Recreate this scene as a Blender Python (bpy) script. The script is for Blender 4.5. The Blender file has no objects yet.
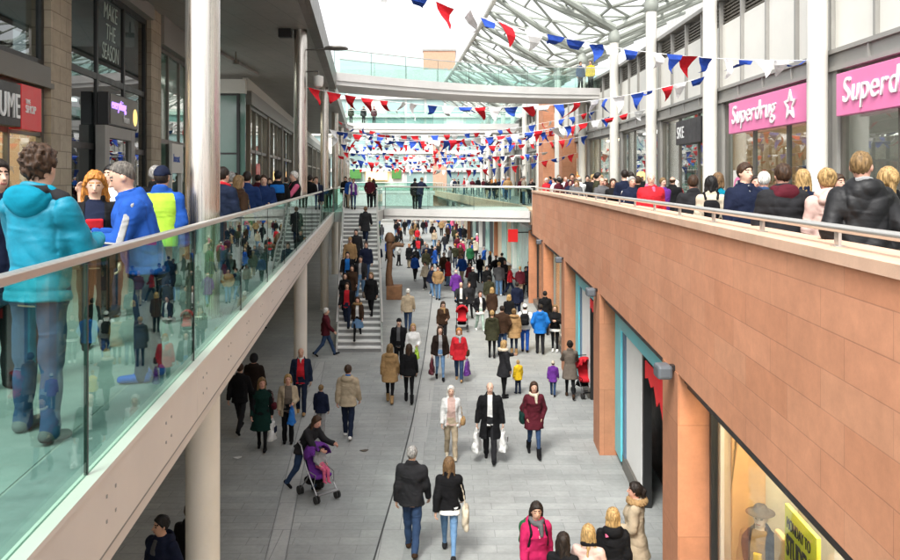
EXPOSURE = 1.45
import bpy, bmesh, math, random
import numpy as np
from mathutils import Vector, Matrix
R = math.radians
sc = bpy.context.scene
col = sc.collection
rnd = random.Random(7)

# ------------------------------------------------------------------ camera plan helpers
CZ = 6.3            # eye height above the lower street
DECK = 4.7          # upper walkway level
L3 = 11.5           # third level
def Xat(px, Y): return (px - 450.0) / 800.0 * Y
def Yfeet(py, z=0.0): return 800.0 * (CZ - z) / (py - 180.0)
def XL(Y): return -1.427 - 0.1087 * Y                      # left walkway edge
def XR(Y):                                                 # right parapet, bowed
    if Y < 41: return 2.42 + 0.068 * Y - 0.0007 * Y * Y
    return XR(40.99) + 0.5 - 0.095 * (Y - 46) if Y > 46 else XR(40.99) + 0.1 * (Y - 41)
def XC(Y): return 8.4 if Y < 42 else 8.4 - 0.06 * (Y - 42)  # right column line

# ------------------------------------------------------------------ tags
def tag(o, label=None, cat=None, group=None, kind=None):
    if label: o['label'] = label
    if cat: o['category'] = cat
    if group: o['group'] = group
    if kind: o['kind'] = kind
    return o
def thing(name, label, cat, loc=(0, 0, 0), group=None, rz=0.0):
    o = bpy.data.objects.new(name, None); col.objects.link(o)
    o.location = loc; o.rotation_euler = (0, 0, rz)
    o.empty_display_size = 0.2
    return tag(o, label, cat, group)
def attach(o, parent):
    o.parent = parent
    p = parent; M = Matrix.Identity(4)
    chain = []
    while p is not None:
        chain.append(p); p = p.parent
    for p in reversed(chain):
        M = M @ p.matrix_parent_inverse @ p.matrix_basis
    o.matrix_parent_inverse = M.inverted()
    return o

# ------------------------------------------------------------------ mesh builder
class MB:
    def __init__(self): self.v = []; self.f = []; self.uv = []; self.c = []; self.cur = None; self.m = []; self.mat = 0
    def face(self, pts, uv=None):
        b = len(self.v); self.v.extend([tuple(p) for p in pts])
        self.f.append(list(range(b, b + len(pts)))); self.uv.append(uv); self.c.append(self.cur); self.m.append(self.mat)
    def raw(self, vs, fs):
        b = len(self.v); self.v.extend([tuple(p) for p in vs])
        for f in fs: self.f.append([b + i for i in f]); self.uv.append(None); self.c.append(self.cur); self.m.append(self.mat)
    def box(self, x0, x1, y0, y1, z0, z1, T=None):
        P = [(x, y, z) for z in (z0, z1) for y in (y0, y1) for x in (x0, x1)]
        if T: P = [T(*p) for p in P]
        self.raw(P, [(0, 2, 3, 1), (4, 5, 7, 6), (0, 1, 5, 4), (2, 6, 7, 3), (0, 4, 6, 2), (1, 3, 7, 5)])
    def prism(self, poly, z0, z1):
        n = len(poly)
        vs = [(p[0], p[1], z0) for p in poly] + [(p[0], p[1], z1) for p in poly]
        self.raw(vs, [tuple(range(n - 1, -1, -1)), tuple(range(n, 2 * n))] + [(i, (i + 1) % n, n + (i + 1) % n, n + i) for i in range(n)])
    def tube(self, pts, r, n=8, r2=None, caps=True):
        pts = [Vector(p) for p in pts]; k = len(pts); rings = []
        for i, p in enumerate(pts):
            d = (pts[min(i + 1, k - 1)] - pts[max(i - 1, 0)]).normalized()
            a = Vector((0, 0, 1)) if abs(d.z) < 0.9 else Vector((1, 0, 0))
            u = d.cross(a).normalized(); w = d.cross(u)
            rr = r if r2 is None else r + (r2 - r) * i / (k - 1)
            if isinstance(r, (list, tuple)): rr = r[i]
            rings.append([p + (u * math.cos(2 * math.pi * j / n) + w * math.sin(2 * math.pi * j / n)) * rr for j in range(n)])
        vs = [v for rg in rings for v in rg]
        fs = [(i * n + j, i * n + (j + 1) % n, (i + 1) * n + (j + 1) % n, (i + 1) * n + j) for i in range(k - 1) for j in range(n)]
        if caps: fs += [tuple(range(n - 1, -1, -1)), tuple(range((k - 1) * n, k * n))]
        self.raw(vs, fs)
    def lathe(self, x, y, prof, n=24):
        vs = [(x + r * math.cos(2 * math.pi * j / n), y + r * math.sin(2 * math.pi * j / n), z) for (r, z) in prof for j in range(n)]
        k = len(prof)
        fs = [(i * n + j, i * n + (j + 1) % n, (i + 1) * n + (j + 1) % n, (i + 1) * n + j) for i in range(k - 1) for j in range(n)]
        fs += [tuple(range(n - 1, -1, -1)), tuple(range((k - 1) * n, k * n))]
        self.raw(vs, fs)
    def build(self, name, mats, parent=None, smooth=False, bevel=0.0, origin=True, recalc=True):
        me = bpy.data.meshes.new(name)
        me.from_pydata(self.v, [], self.f)
        if any(u is not None for u in self.uv):
            l = me.uv_layers.new(name='UVMap')
            for p, u in zip(me.polygons, self.uv):
                if u is None: continue
                for li, q in zip(p.loop_indices, u): l.data[li].uv = q
        if any(c is not None for c in self.c):
            at = me.color_attributes.new('Col', 'FLOAT_COLOR', 'CORNER')
            for p, c in zip(me.polygons, self.c):
                for li in p.loop_indices: at.data[li].color = (*(c or (0.5, 0.5, 0.5)), 1)
        for mt in (mats if isinstance(mats, (list, tuple)) else [mats]): me.materials.append(mt)
        if any(self.m): me.polygons.foreach_set('material_index', self.m)
        if recalc:
            bm = bmesh.new(); bm.from_mesh(me)
            if bevel or smooth: bmesh.ops.remove_doubles(bm, verts=bm.verts, dist=1e-5)
            bmesh.ops.recalc_face_normals(bm, faces=bm.faces); bm.to_mesh(me); bm.free()
        if smooth:
            me.polygons.foreach_set('use_smooth', [True] * len(me.polygons))
            me.set_sharp_from_angle(angle=R(38))
        o = bpy.data.objects.new(name, me); col.objects.link(o)
        if parent is not None: attach(o, parent)
        elif origin and len(me.vertices):
            co = np.empty(len(me.vertices) * 3); me.vertices.foreach_get('co', co); co = co.reshape(-1, 3)
            mn, mx = co.min(0), co.max(0)
            c = Vector(((mn[0] + mx[0]) / 2, (mn[1] + mx[1]) / 2, mn[2]))
            me.transform(Matrix.Translation(-c)); o.location = c
        if bevel:
            b = o.modifiers.new('edge_rounding', 'BEVEL'); b.width = bevel; b.segments = 2; b.limit_method = 'ANGLE'; b.angle_limit = R(40)
        return o

# ------------------------------------------------------------------ materials
MC = {}
def newmat(name):
    m = bpy.data.materials.new(name); m.use_nodes = True
    nt = m.node_tree; b = nt.nodes['Principled BSDF']
    return m, nt, b
def N(nt, t, **kw):
    n = nt.nodes.new(t)
    for k, v in kw.items():
        if k.startswith('i_'):
            n.inputs[int(k[2:]) if k[2:].isdigit() else k[2:].replace('_', ' ')].default_value = v
        else: setattr(n, k, v)
    return n
def rgba(c): return (c[0], c[1], c[2], 1)
def mixc(nt, fac, a, b, mode='MIX'):
    m = nt.nodes.new('ShaderNodeMix'); m.data_type = 'RGBA'; m.blend_type = mode
    for k, s in ((0, fac), (6, a), (7, b)):
        if hasattr(s, 'is_linked') or hasattr(s, 'links'): nt.links.new(s, m.inputs[k])
        elif k == 0: m.inputs[0].default_value = s
        else: m.inputs[k].default_value = rgba(s)
    return m.outputs[2]
def ramp(nt, src, a, b, lo=0.0, hi=1.0):
    r = nt.nodes.new('ShaderNodeMapRange'); r.clamp = True
    nt.links.new(src, r.inputs[0]); r.inputs[1].default_value = a; r.inputs[2].default_value = b
    r.inputs[3].default_value = lo; r.inputs[4].default_value = hi
    return r.outputs[0]
def plain(name, c, rough=0.6, metal=0.0, var=0.12, scale=3.0, bump=0.0, bscale=60.0, spec=0.5, coords='Object'):
    key = (name, c, rough, metal)
    if key in MC: return MC[key]
    m, nt, b = newmat(name)
    tc = N(nt, 'ShaderNodeTexCoord')
    n1 = N(nt, 'ShaderNodeTexNoise', i_Scale=scale, i_Detail=5.0, i_Roughness=0.65); nt.links.new(tc.outputs[coords], n1.inputs['Vector'])
    f = ramp(nt, n1.outputs[0], 0.3, 0.7, 1 - var, 1 + var)
    mx = nt.nodes.new('ShaderNodeVectorMath'); mx.operation = 'SCALE'; mx.inputs[0].default_value = c; nt.links.new(f, mx.inputs['Scale'])
    nt.links.new(mx.outputs[0], b.inputs['Base Color'])
    b.inputs['Roughness'].default_value = rough; b.inputs['Metallic'].default_value = metal
    b.inputs['Specular IOR Level'].default_value = spec
    nt.links.new(ramp(nt, n1.outputs[0], 0.3, 0.7, max(0.03, rough - 0.08), min(1, rough + 0.08)), b.inputs['Roughness'])
    if bump:
        n2 = N(nt, 'ShaderNodeTexNoise', i_Scale=bscale, i_Detail=3.0); nt.links.new(tc.outputs[coords], n2.inputs['Vector'])
        bp = N(nt, 'ShaderNodeBump', i_Strength=bump, i_Distance=0.01); nt.links.new(n2.outputs[0], bp.inputs['Height']); nt.links.new(bp.outputs[0], b.inputs['Normal'])
    MC[key] = m; return m
def emis(name, c, s):
    m, nt, b = newmat(name)
    b.inputs['Base Color'].default_value = rgba(c); b.inputs['Emission Color'].default_value = rgba(c); b.inputs['Emission Strength'].default_value = s
    return m
def glass(name, tint=(0.93, 0.97, 0.95), ior=1.5, refl=(1, 1, 1), rough=0.0):
    m, nt, b = newmat(name); nt.nodes.remove(b)
    out = nt.nodes['Material Output']
    g = N(nt, 'ShaderNodeNewGeometry')
    mr = N(nt, 'ShaderNodeMapRange'); nt.links.new(g.outputs['Backfacing'], mr.inputs[0]); mr.inputs[3].default_value = ior; mr.inputs[4].default_value = 1 / ior
    fr = N(nt, 'ShaderNodeFresnel'); nt.links.new(mr.outputs[0], fr.inputs[0])
    tr = N(nt, 'ShaderNodeBsdfTransparent'); tr.inputs[0].default_value = rgba(tint)
    gl = N(nt, 'ShaderNodeBsdfGlossy'); gl.inputs[0].default_value = rgba(refl); gl.inputs['Roughness'].default_value = rough
    mx = N(nt, 'ShaderNodeMixShader'); nt.links.new(fr.outputs[0], mx.inputs[0]); nt.links.new(tr.outputs[0], mx.inputs[1]); nt.links.new(gl.outputs[0], mx.inputs[2])
    nt.links.new(mx.outputs[0], out.inputs[0])
    return m
def brickmat(name, c1, c2, mortar, bw, rh, ms, uv=True, rough=0.8, off=0.5, stain=0.25, bump=0.4, rot=0.0, warm=None, nsc=6.0, msm=0.1, spots=False):
    m, nt, b = newmat(name)
    tc = N(nt, 'ShaderNodeTexCoord'); mp = N(nt, 'ShaderNodeMapping'); mp.inputs['Rotation'].default_value[2] = rot
    nt.links.new(tc.outputs['UV' if uv else 'Object'], mp.inputs[0])
    br = N(nt, 'ShaderNodeTexBrick', offset=off); br.inputs['Scale'].default_value = 1.0
    br.inputs['Mortar Size'].default_value = ms; br.inputs['Mortar Smooth'].default_value = msm; br.inputs['Bias'].default_value = 0.0
    br.inputs['Brick Width'].default_value = bw; br.inputs['Row Height'].default_value = rh
    br.inputs['Color1'].default_value = rgba(c1); br.inputs['Color2'].default_value = rgba(c2); br.inputs['Mortar'].default_value = rgba(mortar)
    nt.links.new(mp.outputs[0], br.inputs['Vector'])
    n1 = N(nt, 'ShaderNodeTexNoise', i_Scale=0.55, i_Detail=7.0, i_Roughness=0.7); nt.links.new(tc.outputs['Object'], n1.inputs['Vector'])
    n2 = N(nt, 'ShaderNodeTexNoise', i_Scale=nsc, i_Detail=8.0, i_Roughness=0.75); nt.links.new(mp.outputs[0], n2.inputs['Vector'])
    c = br.outputs[0]
    if warm:
        # second random tint per slab from a coarser brick lattice of the same joints
        b2 = N(nt, 'ShaderNodeTexBrick', offset=off); b2.inputs['Scale'].default_value = 1.0
        for k in ('Brick Width', 'Row Height'): b2.inputs[k].default_value = br.inputs[k].default_value
        b2.inputs['Mortar Size'].default_value = 0.0
        b2.inputs['Color1'].default_value = (0, 0, 0, 1); b2.inputs['Color2'].default_value = (1, 1, 1, 1)
        mp2 = N(nt, 'ShaderNodeMapping'); mp2.inputs['Location'].default_value = (bw * 14, rh * 22, 0); nt.links.new(mp.outputs[0], mp2.inputs[0]); nt.links.new(mp2.outputs[0], b2.inputs['Vector'])
        sep = N(nt, 'ShaderNodeSeparateColor'); nt.links.new(b2.outputs[0], sep.inputs[0])
        c = mixc(nt, ramp(nt, sep.outputs[0], 0.45, 1.0, 0, 0.55), c, warm)
    if spots:
        vo = N(nt, 'ShaderNodeTexVoronoi', i_Scale=1.6); nt.links.new(tc.outputs['Object'], vo.inputs['Vector'])
        c = mixc(nt, ramp(nt, vo.outputs['Distance'], 0.02, 0.045, 0.42, 0.0), c, (0.07, 0.07, 0.07))
        mq_ = N(nt, 'ShaderNodeMapping'); mq_.inputs['Scale'].default_value = (.35, 1.6, 1); nt.links.new(tc.outputs['Object'], mq_.inputs[0])
        n3 = N(nt, 'ShaderNodeTexNoise', i_Scale=0.8, i_Detail=6.0, i_Roughness=0.7); nt.links.new(mq_.outputs[0], n3.inputs['Vector'])
        c = mixc(nt, ramp(nt, n3.outputs[0], 0.52, 0.72, 0.0, 0.45), c, (0.19, 0.20, 0.195))
    f1 = ramp(nt, n1.outputs[0], 0.3, 0.7, 1 - stain, 1 + stain * 0.5)
    f2 = ramp(nt, n2.outputs[0], 0.25, 0.75, 0.86, 1.14)
    mul = N(nt, 'ShaderNodeMath', operation='MULTIPLY'); nt.links.new(f1, mul.inputs[0]); nt.links.new(f2, mul.inputs[1])
    vm = nt.nodes.new('ShaderNodeVectorMath'); vm.operation = 'SCALE'; nt.links.new(c, vm.inputs[0]); nt.links.new(mul.outputs[0], vm.inputs['Scale'])
    nt.links.new(vm.outputs[0], b.inputs['Base Color'])
    nt.links.new(ramp(nt, n1.outputs[0], 0.3, 0.7, rough - 0.12, min(1, rough + 0.1)), b.inputs['Roughness'])
    bp = N(nt, 'ShaderNodeBump', i_Strength=bump, i_Distance=0.01)
    hs = N(nt, 'ShaderNodeMath', operation='MULTIPLY_ADD'); nt.links.new(n2.outputs[0], hs.inputs[0]); hs.inputs[1].default_value = 0.35
    inv = N(nt, 'ShaderNodeMath', operation='SUBTRACT'); inv.inputs[0].default_value = 1.0; nt.links.new(br.outputs['Fac'], inv.inputs[1]); nt.links.new(inv.outputs[0], hs.inputs[2])
    nt.links.new(hs.outputs[0], bp.inputs['Height']); nt.links.new(bp.outputs[0], b.inputs['Normal'])
    return m
def fabric(c, rough=0.85, shiny=False):
    key = ('fab', tuple(round(x, 3) for x in c), shiny)
    if key in MC: return MC[key]
    m, nt, b = newmat('fabric')
    tc = N(nt, 'ShaderNodeTexCoord')
    n1 = N(nt, 'ShaderNodeTexNoise', i_Scale=7.0, i_Detail=5.0, i_Roughness=0.6); nt.links.new(tc.outputs['Object'], n1.inputs['Vector'])
    n2 = N(nt, 'ShaderNodeTexNoise', i_Scale=34.0, i_Detail=4.0, i_Distortion=0.6); nt.links.new(tc.outputs['Object'], n2.inputs['Vector'])
    f = ramp(nt, n1.outputs[0], 0.3, 0.7, 0.8, 1.2)
    vm = nt.nodes.new('ShaderNodeVectorMath'); vm.operation = 'SCALE'; vm.inputs[0].default_value = c; nt.links.new(f, vm.inputs['Scale'])
    nt.links.new(vm.outputs[0], b.inputs['Base Color'])
    b.inputs['Roughness'].default_value = 0.55 if shiny else rough
    b.inputs['Specular IOR Level'].default_value = 0.35 if shiny else 0.18
    bp = N(nt, 'ShaderNodeBump', i_Strength=0.3, i_Distance=0.006); nt.links.new(n2.outputs[0], bp.inputs['Height'])
    mp = N(nt, 'ShaderNodeMapping'); mp.inputs['Scale'].default_value = (1, 1, 1.9); mp.inputs['Rotation'].default_value = (.35, .25, .2); nt.links.new(tc.outputs['Object'], mp.inputs[0])
    n3 = N(nt, 'ShaderNodeTexNoise', noise_type='RIDGED_MULTIFRACTAL', i_Scale=4.5, i_Detail=2.5, i_Roughness=0.45, i_Distortion=0.9); nt.links.new(mp.outputs[0], n3.inputs['Vector'])
    b2 = N(nt, 'ShaderNodeBump', i_Strength=0.65, i_Distance=0.022); nt.links.new(n3.outputs[0], b2.inputs['Height']); nt.links.new(bp.outputs[0], b2.inputs['Normal']); nt.links.new(b2.outputs[0], b.inputs['Normal'])
    MC[key] = m; return m
def hairmat(c):
    key = ('hair', tuple(round(x, 3) for x in c))
    if key in MC: return MC[key]
    m, nt, b = newmat('hair')
    tc = N(nt, 'ShaderNodeTexCoord'); mp = N(nt, 'ShaderNodeMapping'); mp.inputs['Scale'].default_value = (75, 75, 11); nt.links.new(tc.outputs['Object'], mp.inputs[0])
    n1 = N(nt, 'ShaderNodeTexNoise', i_Scale=1.0, i_Detail=3.0); nt.links.new(mp.outputs[0], n1.inputs['Vector'])
    f = ramp(nt, n1.outputs[0], 0.3, 0.7, 0.4, 1.55)
    vm = nt.nodes.new('ShaderNodeVectorMath'); vm.operation = 'SCALE'; vm.inputs[0].default_value = c; nt.links.new(f, vm.inputs['Scale'])
    nt.links.new(vm.outputs[0], b.inputs['Base Color']); b.inputs['Roughness'].default_value = 0.55; b.inputs['Specular IOR Level'].default_value = .28
    bp = N(nt, 'ShaderNodeBump', i_Strength=0.6, i_Distance=0.01); nt.links.new(n1.outputs[0], bp.inputs['Height']); nt.links.new(bp.outputs[0], b.inputs['Normal'])
    MC[key] = m; return m
def colattr(name, rough=0.6):
    m, nt, b = newmat(name)
    a = N(nt, 'ShaderNodeVertexColor', layer_name='Col'); nt.links.new(a.outputs[0], b.inputs['Base Color']); b.inputs['Roughness'].default_value = rough
    return m

def brushed(name, c, rough=0.33):
    m, nt, b = newmat(name)
    tc = N(nt, 'ShaderNodeTexCoord'); mp = N(nt, 'ShaderNodeMapping'); mp.inputs['Scale'].default_value = (90, 90, 1.2); nt.links.new(tc.outputs['Object'], mp.inputs[0])
    n1 = N(nt, 'ShaderNodeTexNoise', i_Scale=1.0, i_Detail=3.0); nt.links.new(mp.outputs[0], n1.inputs['Vector'])
    f = ramp(nt, n1.outputs[0], 0.3, 0.7, 0.85, 1.12)
    vm = nt.nodes.new('ShaderNodeVectorMath'); vm.operation = 'SCALE'; vm.inputs[0].default_value = c; nt.links.new(f, vm.inputs['Scale'])
    nt.links.new(vm.outputs[0], b.inputs['Base Color']); b.inputs['Metallic'].default_value = 0.97
    nt.links.new(ramp(nt, n1.outputs[0], 0.3, 0.7, rough - 0.06, rough + 0.1), b.inputs['Roughness'])
    return m

M = {}
M['steel'] = brushed('brushed_steel', (0.68, 0.635, 0.58), 0.27)
M['rail'] = plain('rail_steel', (0.66, 0.64, 0.60), 0.34, 0.8, var=0.02, scale=0.3)
M['cream_paint'] = plain('cream_column_paint', (0.69, 0.64, 0.565), 0.55, var=0.06, scale=1.5, bump=0.08, bscale=40)
M['white_col'] = plain('white_column_paint', (0.68, 0.66, 0.60), 0.5, var=0.06, scale=1.2)
M['fascia'] = plain('pale_fascia_paint', (0.60, 0.54, 0.49), 0.5, var=0.07, scale=0.9, bump=0.05)
M['bridge'] = plain('bridge_fascia_grey', (0.56, 0.545, 0.52), 0.55, var=0.08, scale=0.8)
M['soffit'] = brickmat('metal_ceiling_panels', (0.29, 0.28, 0.255), (0.32, 0.305, 0.28), (0.12, 0.12, 0.11), 3.0, 0.75, 0.008, uv=False, rough=0.42, bump=0.15, stain=0.1, rot=R(90 + 6.2))
M['concrete'] = plain('soffit_concrete', (0.24, 0.235, 0.22), 0.8, var=0.15, scale=1.0, bump=0.2)
M['deckfloor'] = brickmat('deck_paving', (0.165, 0.18, 0.172), (0.20, 0.212, 0.202), (0.2, 0.2, 0.19), 0.6, 0.3, 0.006, uv=False, rough=0.7, rot=R(6.2))
M['gutter'] = plain('deck_gutter', (0.16, 0.17, 0.17), 0.6, var=0.2, scale=8)
M['darkmetal'] = plain('dark_bronze_metal', (0.018, 0.018, 0.018), 0.4, var=0.15, scale=4)
M['greymetal'] = plain('warm_grey_metal', (0.15, 0.138, 0.12), 0.42, 0.4, var=0.12, scale=2)
M['midmetal'] = plain('grey_cladding', (0.28, 0.272, 0.25), 0.5, var=0.1, scale=1.5)
M['whitepanel'] = plain('white_wall_panel', (0.69, 0.675, 0.62), 0.55, var=0.05, scale=0.8, bump=0.04)
M['louvre'] = plain('bronze_louvre', (0.11, 0.098, 0.078), 0.6, var=0.2, scale=1.5)
M['limestone'] = brickmat('limestone_blocks', (0.40, 0.335, 0.245), (0.50, 0.43, 0.33), (0.24, 0.2, 0.15), 0.62, 0.31, 0.008, rough=0.85, stain=0.3, bump=0.6)
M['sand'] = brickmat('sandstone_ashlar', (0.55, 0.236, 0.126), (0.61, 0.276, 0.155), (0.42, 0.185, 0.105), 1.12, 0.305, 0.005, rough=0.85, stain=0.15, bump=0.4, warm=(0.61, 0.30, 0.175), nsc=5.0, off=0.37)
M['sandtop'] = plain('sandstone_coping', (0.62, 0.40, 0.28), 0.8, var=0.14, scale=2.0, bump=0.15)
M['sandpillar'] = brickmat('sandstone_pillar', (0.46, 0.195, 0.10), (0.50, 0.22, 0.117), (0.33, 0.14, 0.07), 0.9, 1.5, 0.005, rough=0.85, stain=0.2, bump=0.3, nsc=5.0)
M['paving'] = brickmat('granite_paving', (0.285, 0.297, 0.288), (0.33, 0.34, 0.328), (0.215, 0.22, 0.215), 0.80, 0.30, 0.007, uv=False, rough=0.62, stain=0.30, bump=0.25, warm=(0.262, 0.277, 0.268), nsc=9.0, off=0.41, spots=True)
M['paveband'] = brickmat('granite_band', (0.32, 0.33, 0.32), (0.37, 0.375, 0.36), (0.22, 0.22, 0.22), 0.6, 1.2, 0.008, uv=False, rough=0.62, stain=0.2, bump=0.2, nsc=9.0)
M['drain'] = plain('slot_drain', (0.03, 0.03, 0.03), 0.6)
M['balu'] = glass('balustrade_glass', (0.70, 0.92, 0.85), 1.33, (.62, .66, .65))
M['balu_far'] = glass('bridge_glass', (0.85, 0.94, 0.915), 1.5)
M['shopglass'] = glass('shop_window_glass', (0.86, 0.90, 0.88), 1.52)
M['clearglass'] = glass('clear_display_glass', (0.94, 0.96, 0.95), 1.22)
M['darkglass'] = glass('tinted_window_glass', (0.35, 0.40, 0.40), 1.7)
M['greenglass'] = plain('green_tinted_glass_panel', (0.14, 0.25, 0.21), 0.08, var=0.12, scale=0.6, spec=0.8)
M['tealpanel'] = plain('pale_teal_glass_cladding', (0.36, 0.62, 0.55), 0.15, var=0.1, scale=0.4)
M['lamp_warm'] = emis('shop_lamp_warm', (1.0, 0.80, 0.55), 5.0)
M['lamp_white'] = emis('shop_lamp_white', (1.0, 0.95, 0.86), 4.5)
M['goods'] = colattr('shelf_goods')
M['black'] = plain('black_plastic', (0.015, 0.015, 0.017), 0.45)
M['rubber'] = plain('black_rubber', (0.02, 0.02, 0.02), 0.7)
M['pinksign'] = plain('pink_sign_face', (0.80, 0.20, 0.42), 0.45, var=0.04)
M['whiteletter'] = plain('white_lettering', (0.82, 0.82, 0.80), 0.4, var=0.03)
M['canopy'] = plain('canopy_steel_paint', (0.30, 0.32, 0.285), 0.5, var=0.1, scale=0.7)
M['wood'] = plain('dark_weathered_wood', (0.15, 0.075, 0.035), 0.7, var=0.35, scale=5, bump=0.4, bscale=20)

def text(body, parent, mat, origin, ex, ez, size, extrude=0.01, xs=1.0, shear=0.0, name='lettering', offset=0.0, align='LEFT', spacing=1.0):
    cu = bpy.data.curves.new(name, 'FONT'); cu.body = body; cu.size = size; cu.extrude = extrude; cu.shear = shear; cu.offset = offset
    cu.align_x = align; cu.space_character = spacing; cu.materials.append(mat)
    o = bpy.data.objects.new(name, cu); col.objects.link(o)
    ex = Vector(ex).normalized(); ez = Vector(ez); n = ex.cross(ez)
    m = Matrix(((ex.x * xs, ez.x, n.x, origin[0]), (ex.y * xs, ez.y, n.y, origin[1]), (ex.z * xs, ez.z, n.z, origin[2]), (0, 0, 0, 1)))
    dg = bpy.context.evaluated_depsgraph_get()
    me = bpy.data.meshes.new_from_object(o.evaluated_get(dg)); me.name = name
    bpy.data.objects.remove(o); bpy.data.curves.remove(cu)
    me.transform(m)
    o = bpy.data.objects.new(name, me); col.objects.link(o); attach(o, parent)
    return o
# ================================================================== SETTING
def strip_pts(f0, f1, ys): return [(f0(y), y) for y in ys] + [(f1(y), y) for y in reversed(ys)]

# --- the lower street
mb = MB(); mb.face([(-400, -400, 0), (400, -400, 0), (400, 600, 0), (-400, 600, 0)])
tag(mb.build('ground', plain('far_ground', (0.30, 0.30, 0.29), 0.8), origin=False), kind='structure')
mb = MB(); mb.face([(-30, -8, .004), (26, -8, .004), (26, 150, .004), (-30, 150, .004)])
tag(mb.build('pavement', M['paving'], origin=False), kind='structure')
def ribbon(name, pts, w, z, mat):
    mb = MB()
    for i in range(len(pts) - 1):
        a, b = Vector((*pts[i], 0)), Vector((*pts[i + 1], 0))
        def nrm(k):
            p, q = Vector((*pts[max(k - 1, 0)], 0)), Vector((*pts[min(k + 1, len(pts) - 1)], 0)); d = (q - p).normalized(); return Vector((d.y, -d.x, 0))
        na, nb = nrm(i) * w / 2, nrm(i + 1) * w / 2
        mb.face([(a.x - na.x, a.y, z), (a.x + na.x, a.y, z), (b.x + nb.x, b.y, z), (b.x - nb.x, b.y, z)])
    return tag(mb.build(name, mat, origin=False), kind='structure')
dr = [(-1.9, 0), (-1.55, 7), (-1.26, 13.3), (-1.08, 17.5), (-.98, 21), (-.92, 28), (-.93, 36), (-1.0, 50), (-2.6, 70), (-5.0, 100), (-8, 130)]
ribbon('path', [(x + .24, y) for x, y in dr], .44, .008, M['paveband'])
ribbon('road_drain_channel', dr, .028, .012, M['drain'])
lb = [(-1.5, 0), (-2.2, 7), (-2.9, 13.3), (-3.2, 15.9), (-3.75, 21), (-4.5, 27.7)]
ribbon('path', lb, .30, .008, M['paveband'])
ribbon('road_drain_channel', [(x - .17, y) for x, y in lb], .014, .012, plain('band_joint', (.15, .15, .15), .7))
ribbon('road_drain_channel', [(x + .17, y) for x, y in lb], .014, .012, plain('band_joint', (.15, .15, .15), .7))

# --- left upper walkway slab and edge
Y0, Y1 = -4.0, 126.0
mb = MB(); mb.prism([(XL(Y0) - .02, Y0), (XL(Y1) - .02, Y1), (XL(Y1) - 7.4, Y1), (XL(Y0) - 7.4, Y0)], DECK - .5, DECK - .004)
deckL = tag(mb.build('walkway', M['concrete'], origin=False), kind='structure')
mb = MB(); mb.face([(XL(Y0) - .42, Y0, DECK), (XL(Y1) - .42, Y1, DECK), (XL(Y1) - 7.4, Y1, DECK), (XL(Y0) - 7.4, Y0, DECK)])
tag(mb.build('pavement', M['deckfloor'], origin=False), kind='structure')
mb = MB(); mb.face([(XL(Y0) - .03, Y0, DECK), (XL(Y1) - .03, Y1, DECK), (XL(Y1) - .40, Y1, DECK), (XL(Y0) - .40, Y0, DECK)])
tag(mb.build('path_gutter', M['gutter'], origin=False), kind='structure')

def edge_beam(name, label, pts, ztop, mat, parent_group=None):
    """pale fascia along a walkway edge: deep face, thin top cap and a set-back lower flange with bolts"""
    t = thing(name, label, 'edge beam', (pts[0][0], pts[0][1], ztop - .7))
    a, b = Vector((*pts[0], 0)), Vector((*pts[1], 0)); d = (b - a); L = d.length; d.normalize(); n = Vector((d.y, -d.x, 0))
    T = lambda u, o, z: tuple(a + d * u + n * o + Vector((0, 0, z)))
    mb = MB()
    k = max(1, int(L / 5.4)); w = L / k
    for i in range(k): mb.box(i * w + .006, (i + 1) * w - .006, -.06, .0, ztop - .46, ztop - .012, T)
    mb.build('face_panel', mat, t, bevel=0.006)
    mb = MB(); mb.box(0, L, -.08, .025, ztop - .012, ztop + .02, T); mb.build('top_cap', mat, t)
    mb = MB(); mb.box(0, L, -.30, -.062, ztop - .64, ztop - .42, T); mb.build('lower_flange', mat, t)
    mb = MB()
    for i in range(int(L / 1.35)):
        for du in (0, .16):
            for zz in (.16, .30):
                u = .4 + i * 1.35 + du
                if u < 60: mb.box(u - .009, u + .009, -.002, .005, ztop - zz - .009, ztop - zz + .009, T)
    mb.build('bolt', M['midmetal'], t)
    return t
edge_beam('edge_beam', 'long pale painted edge beam under the glass balustrade of the left walkway', [(XL(-4), -4), (XL(39.6), 39.6)], DECK, M['fascia'])
edge_beam('edge_beam', 'pale edge beam of the left walkway running on beyond the footbridge and stairs', [(XL(46.2), 46.2), (XL(124), 124)], DECK, M['fascia'])

def balustrade(label, pts, z, panel=2.7, h=1.2, gmat='balu', group=None, back=0.05, railr=.03, th=.012):
    t = thing('glass_balustrade', label, 'balustrade', (pts[0][0], pts[0][1], z), group)
    for i in range(len(pts) - 1):
        a, b = Vector((*pts[i], 0)), Vector((*pts[i + 1], 0)); d = b - a; L = d.length; d.normalize(); n = Vector((d.y, -d.x, 0))
        T = lambda u, o, zz, a=a, d=d, n=n: tuple(a + d * u + n * o + Vector((0, 0, zz)))
        k = max(1, round(L / panel)); w = L / k
        for j in range(k):
            mb = MB(); mb.box(j * w + .008, (j + 1) * w - .008, -back - th, -back, z + .02, z + h - .035, T); mb.build('glass_panel', M[gmat], t)
            if gmat != 'balu' or j % 1 == 0:
                mb = MB(); mb.box(j * w - .007, j * w + .007, -back - th - .004, -back + .004, z + .02, z + h - .05, T); mb.build('joint_seal', M['darkmetal'], t)
        mb = MB(); mb.box(-.02, L + .02, -back - th / 2 - railr, -back - th / 2 + railr, z + h - .035, z + h + .012, T); mb.build('handrail', M['rail'], t, bevel=.008)
    return t
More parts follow.
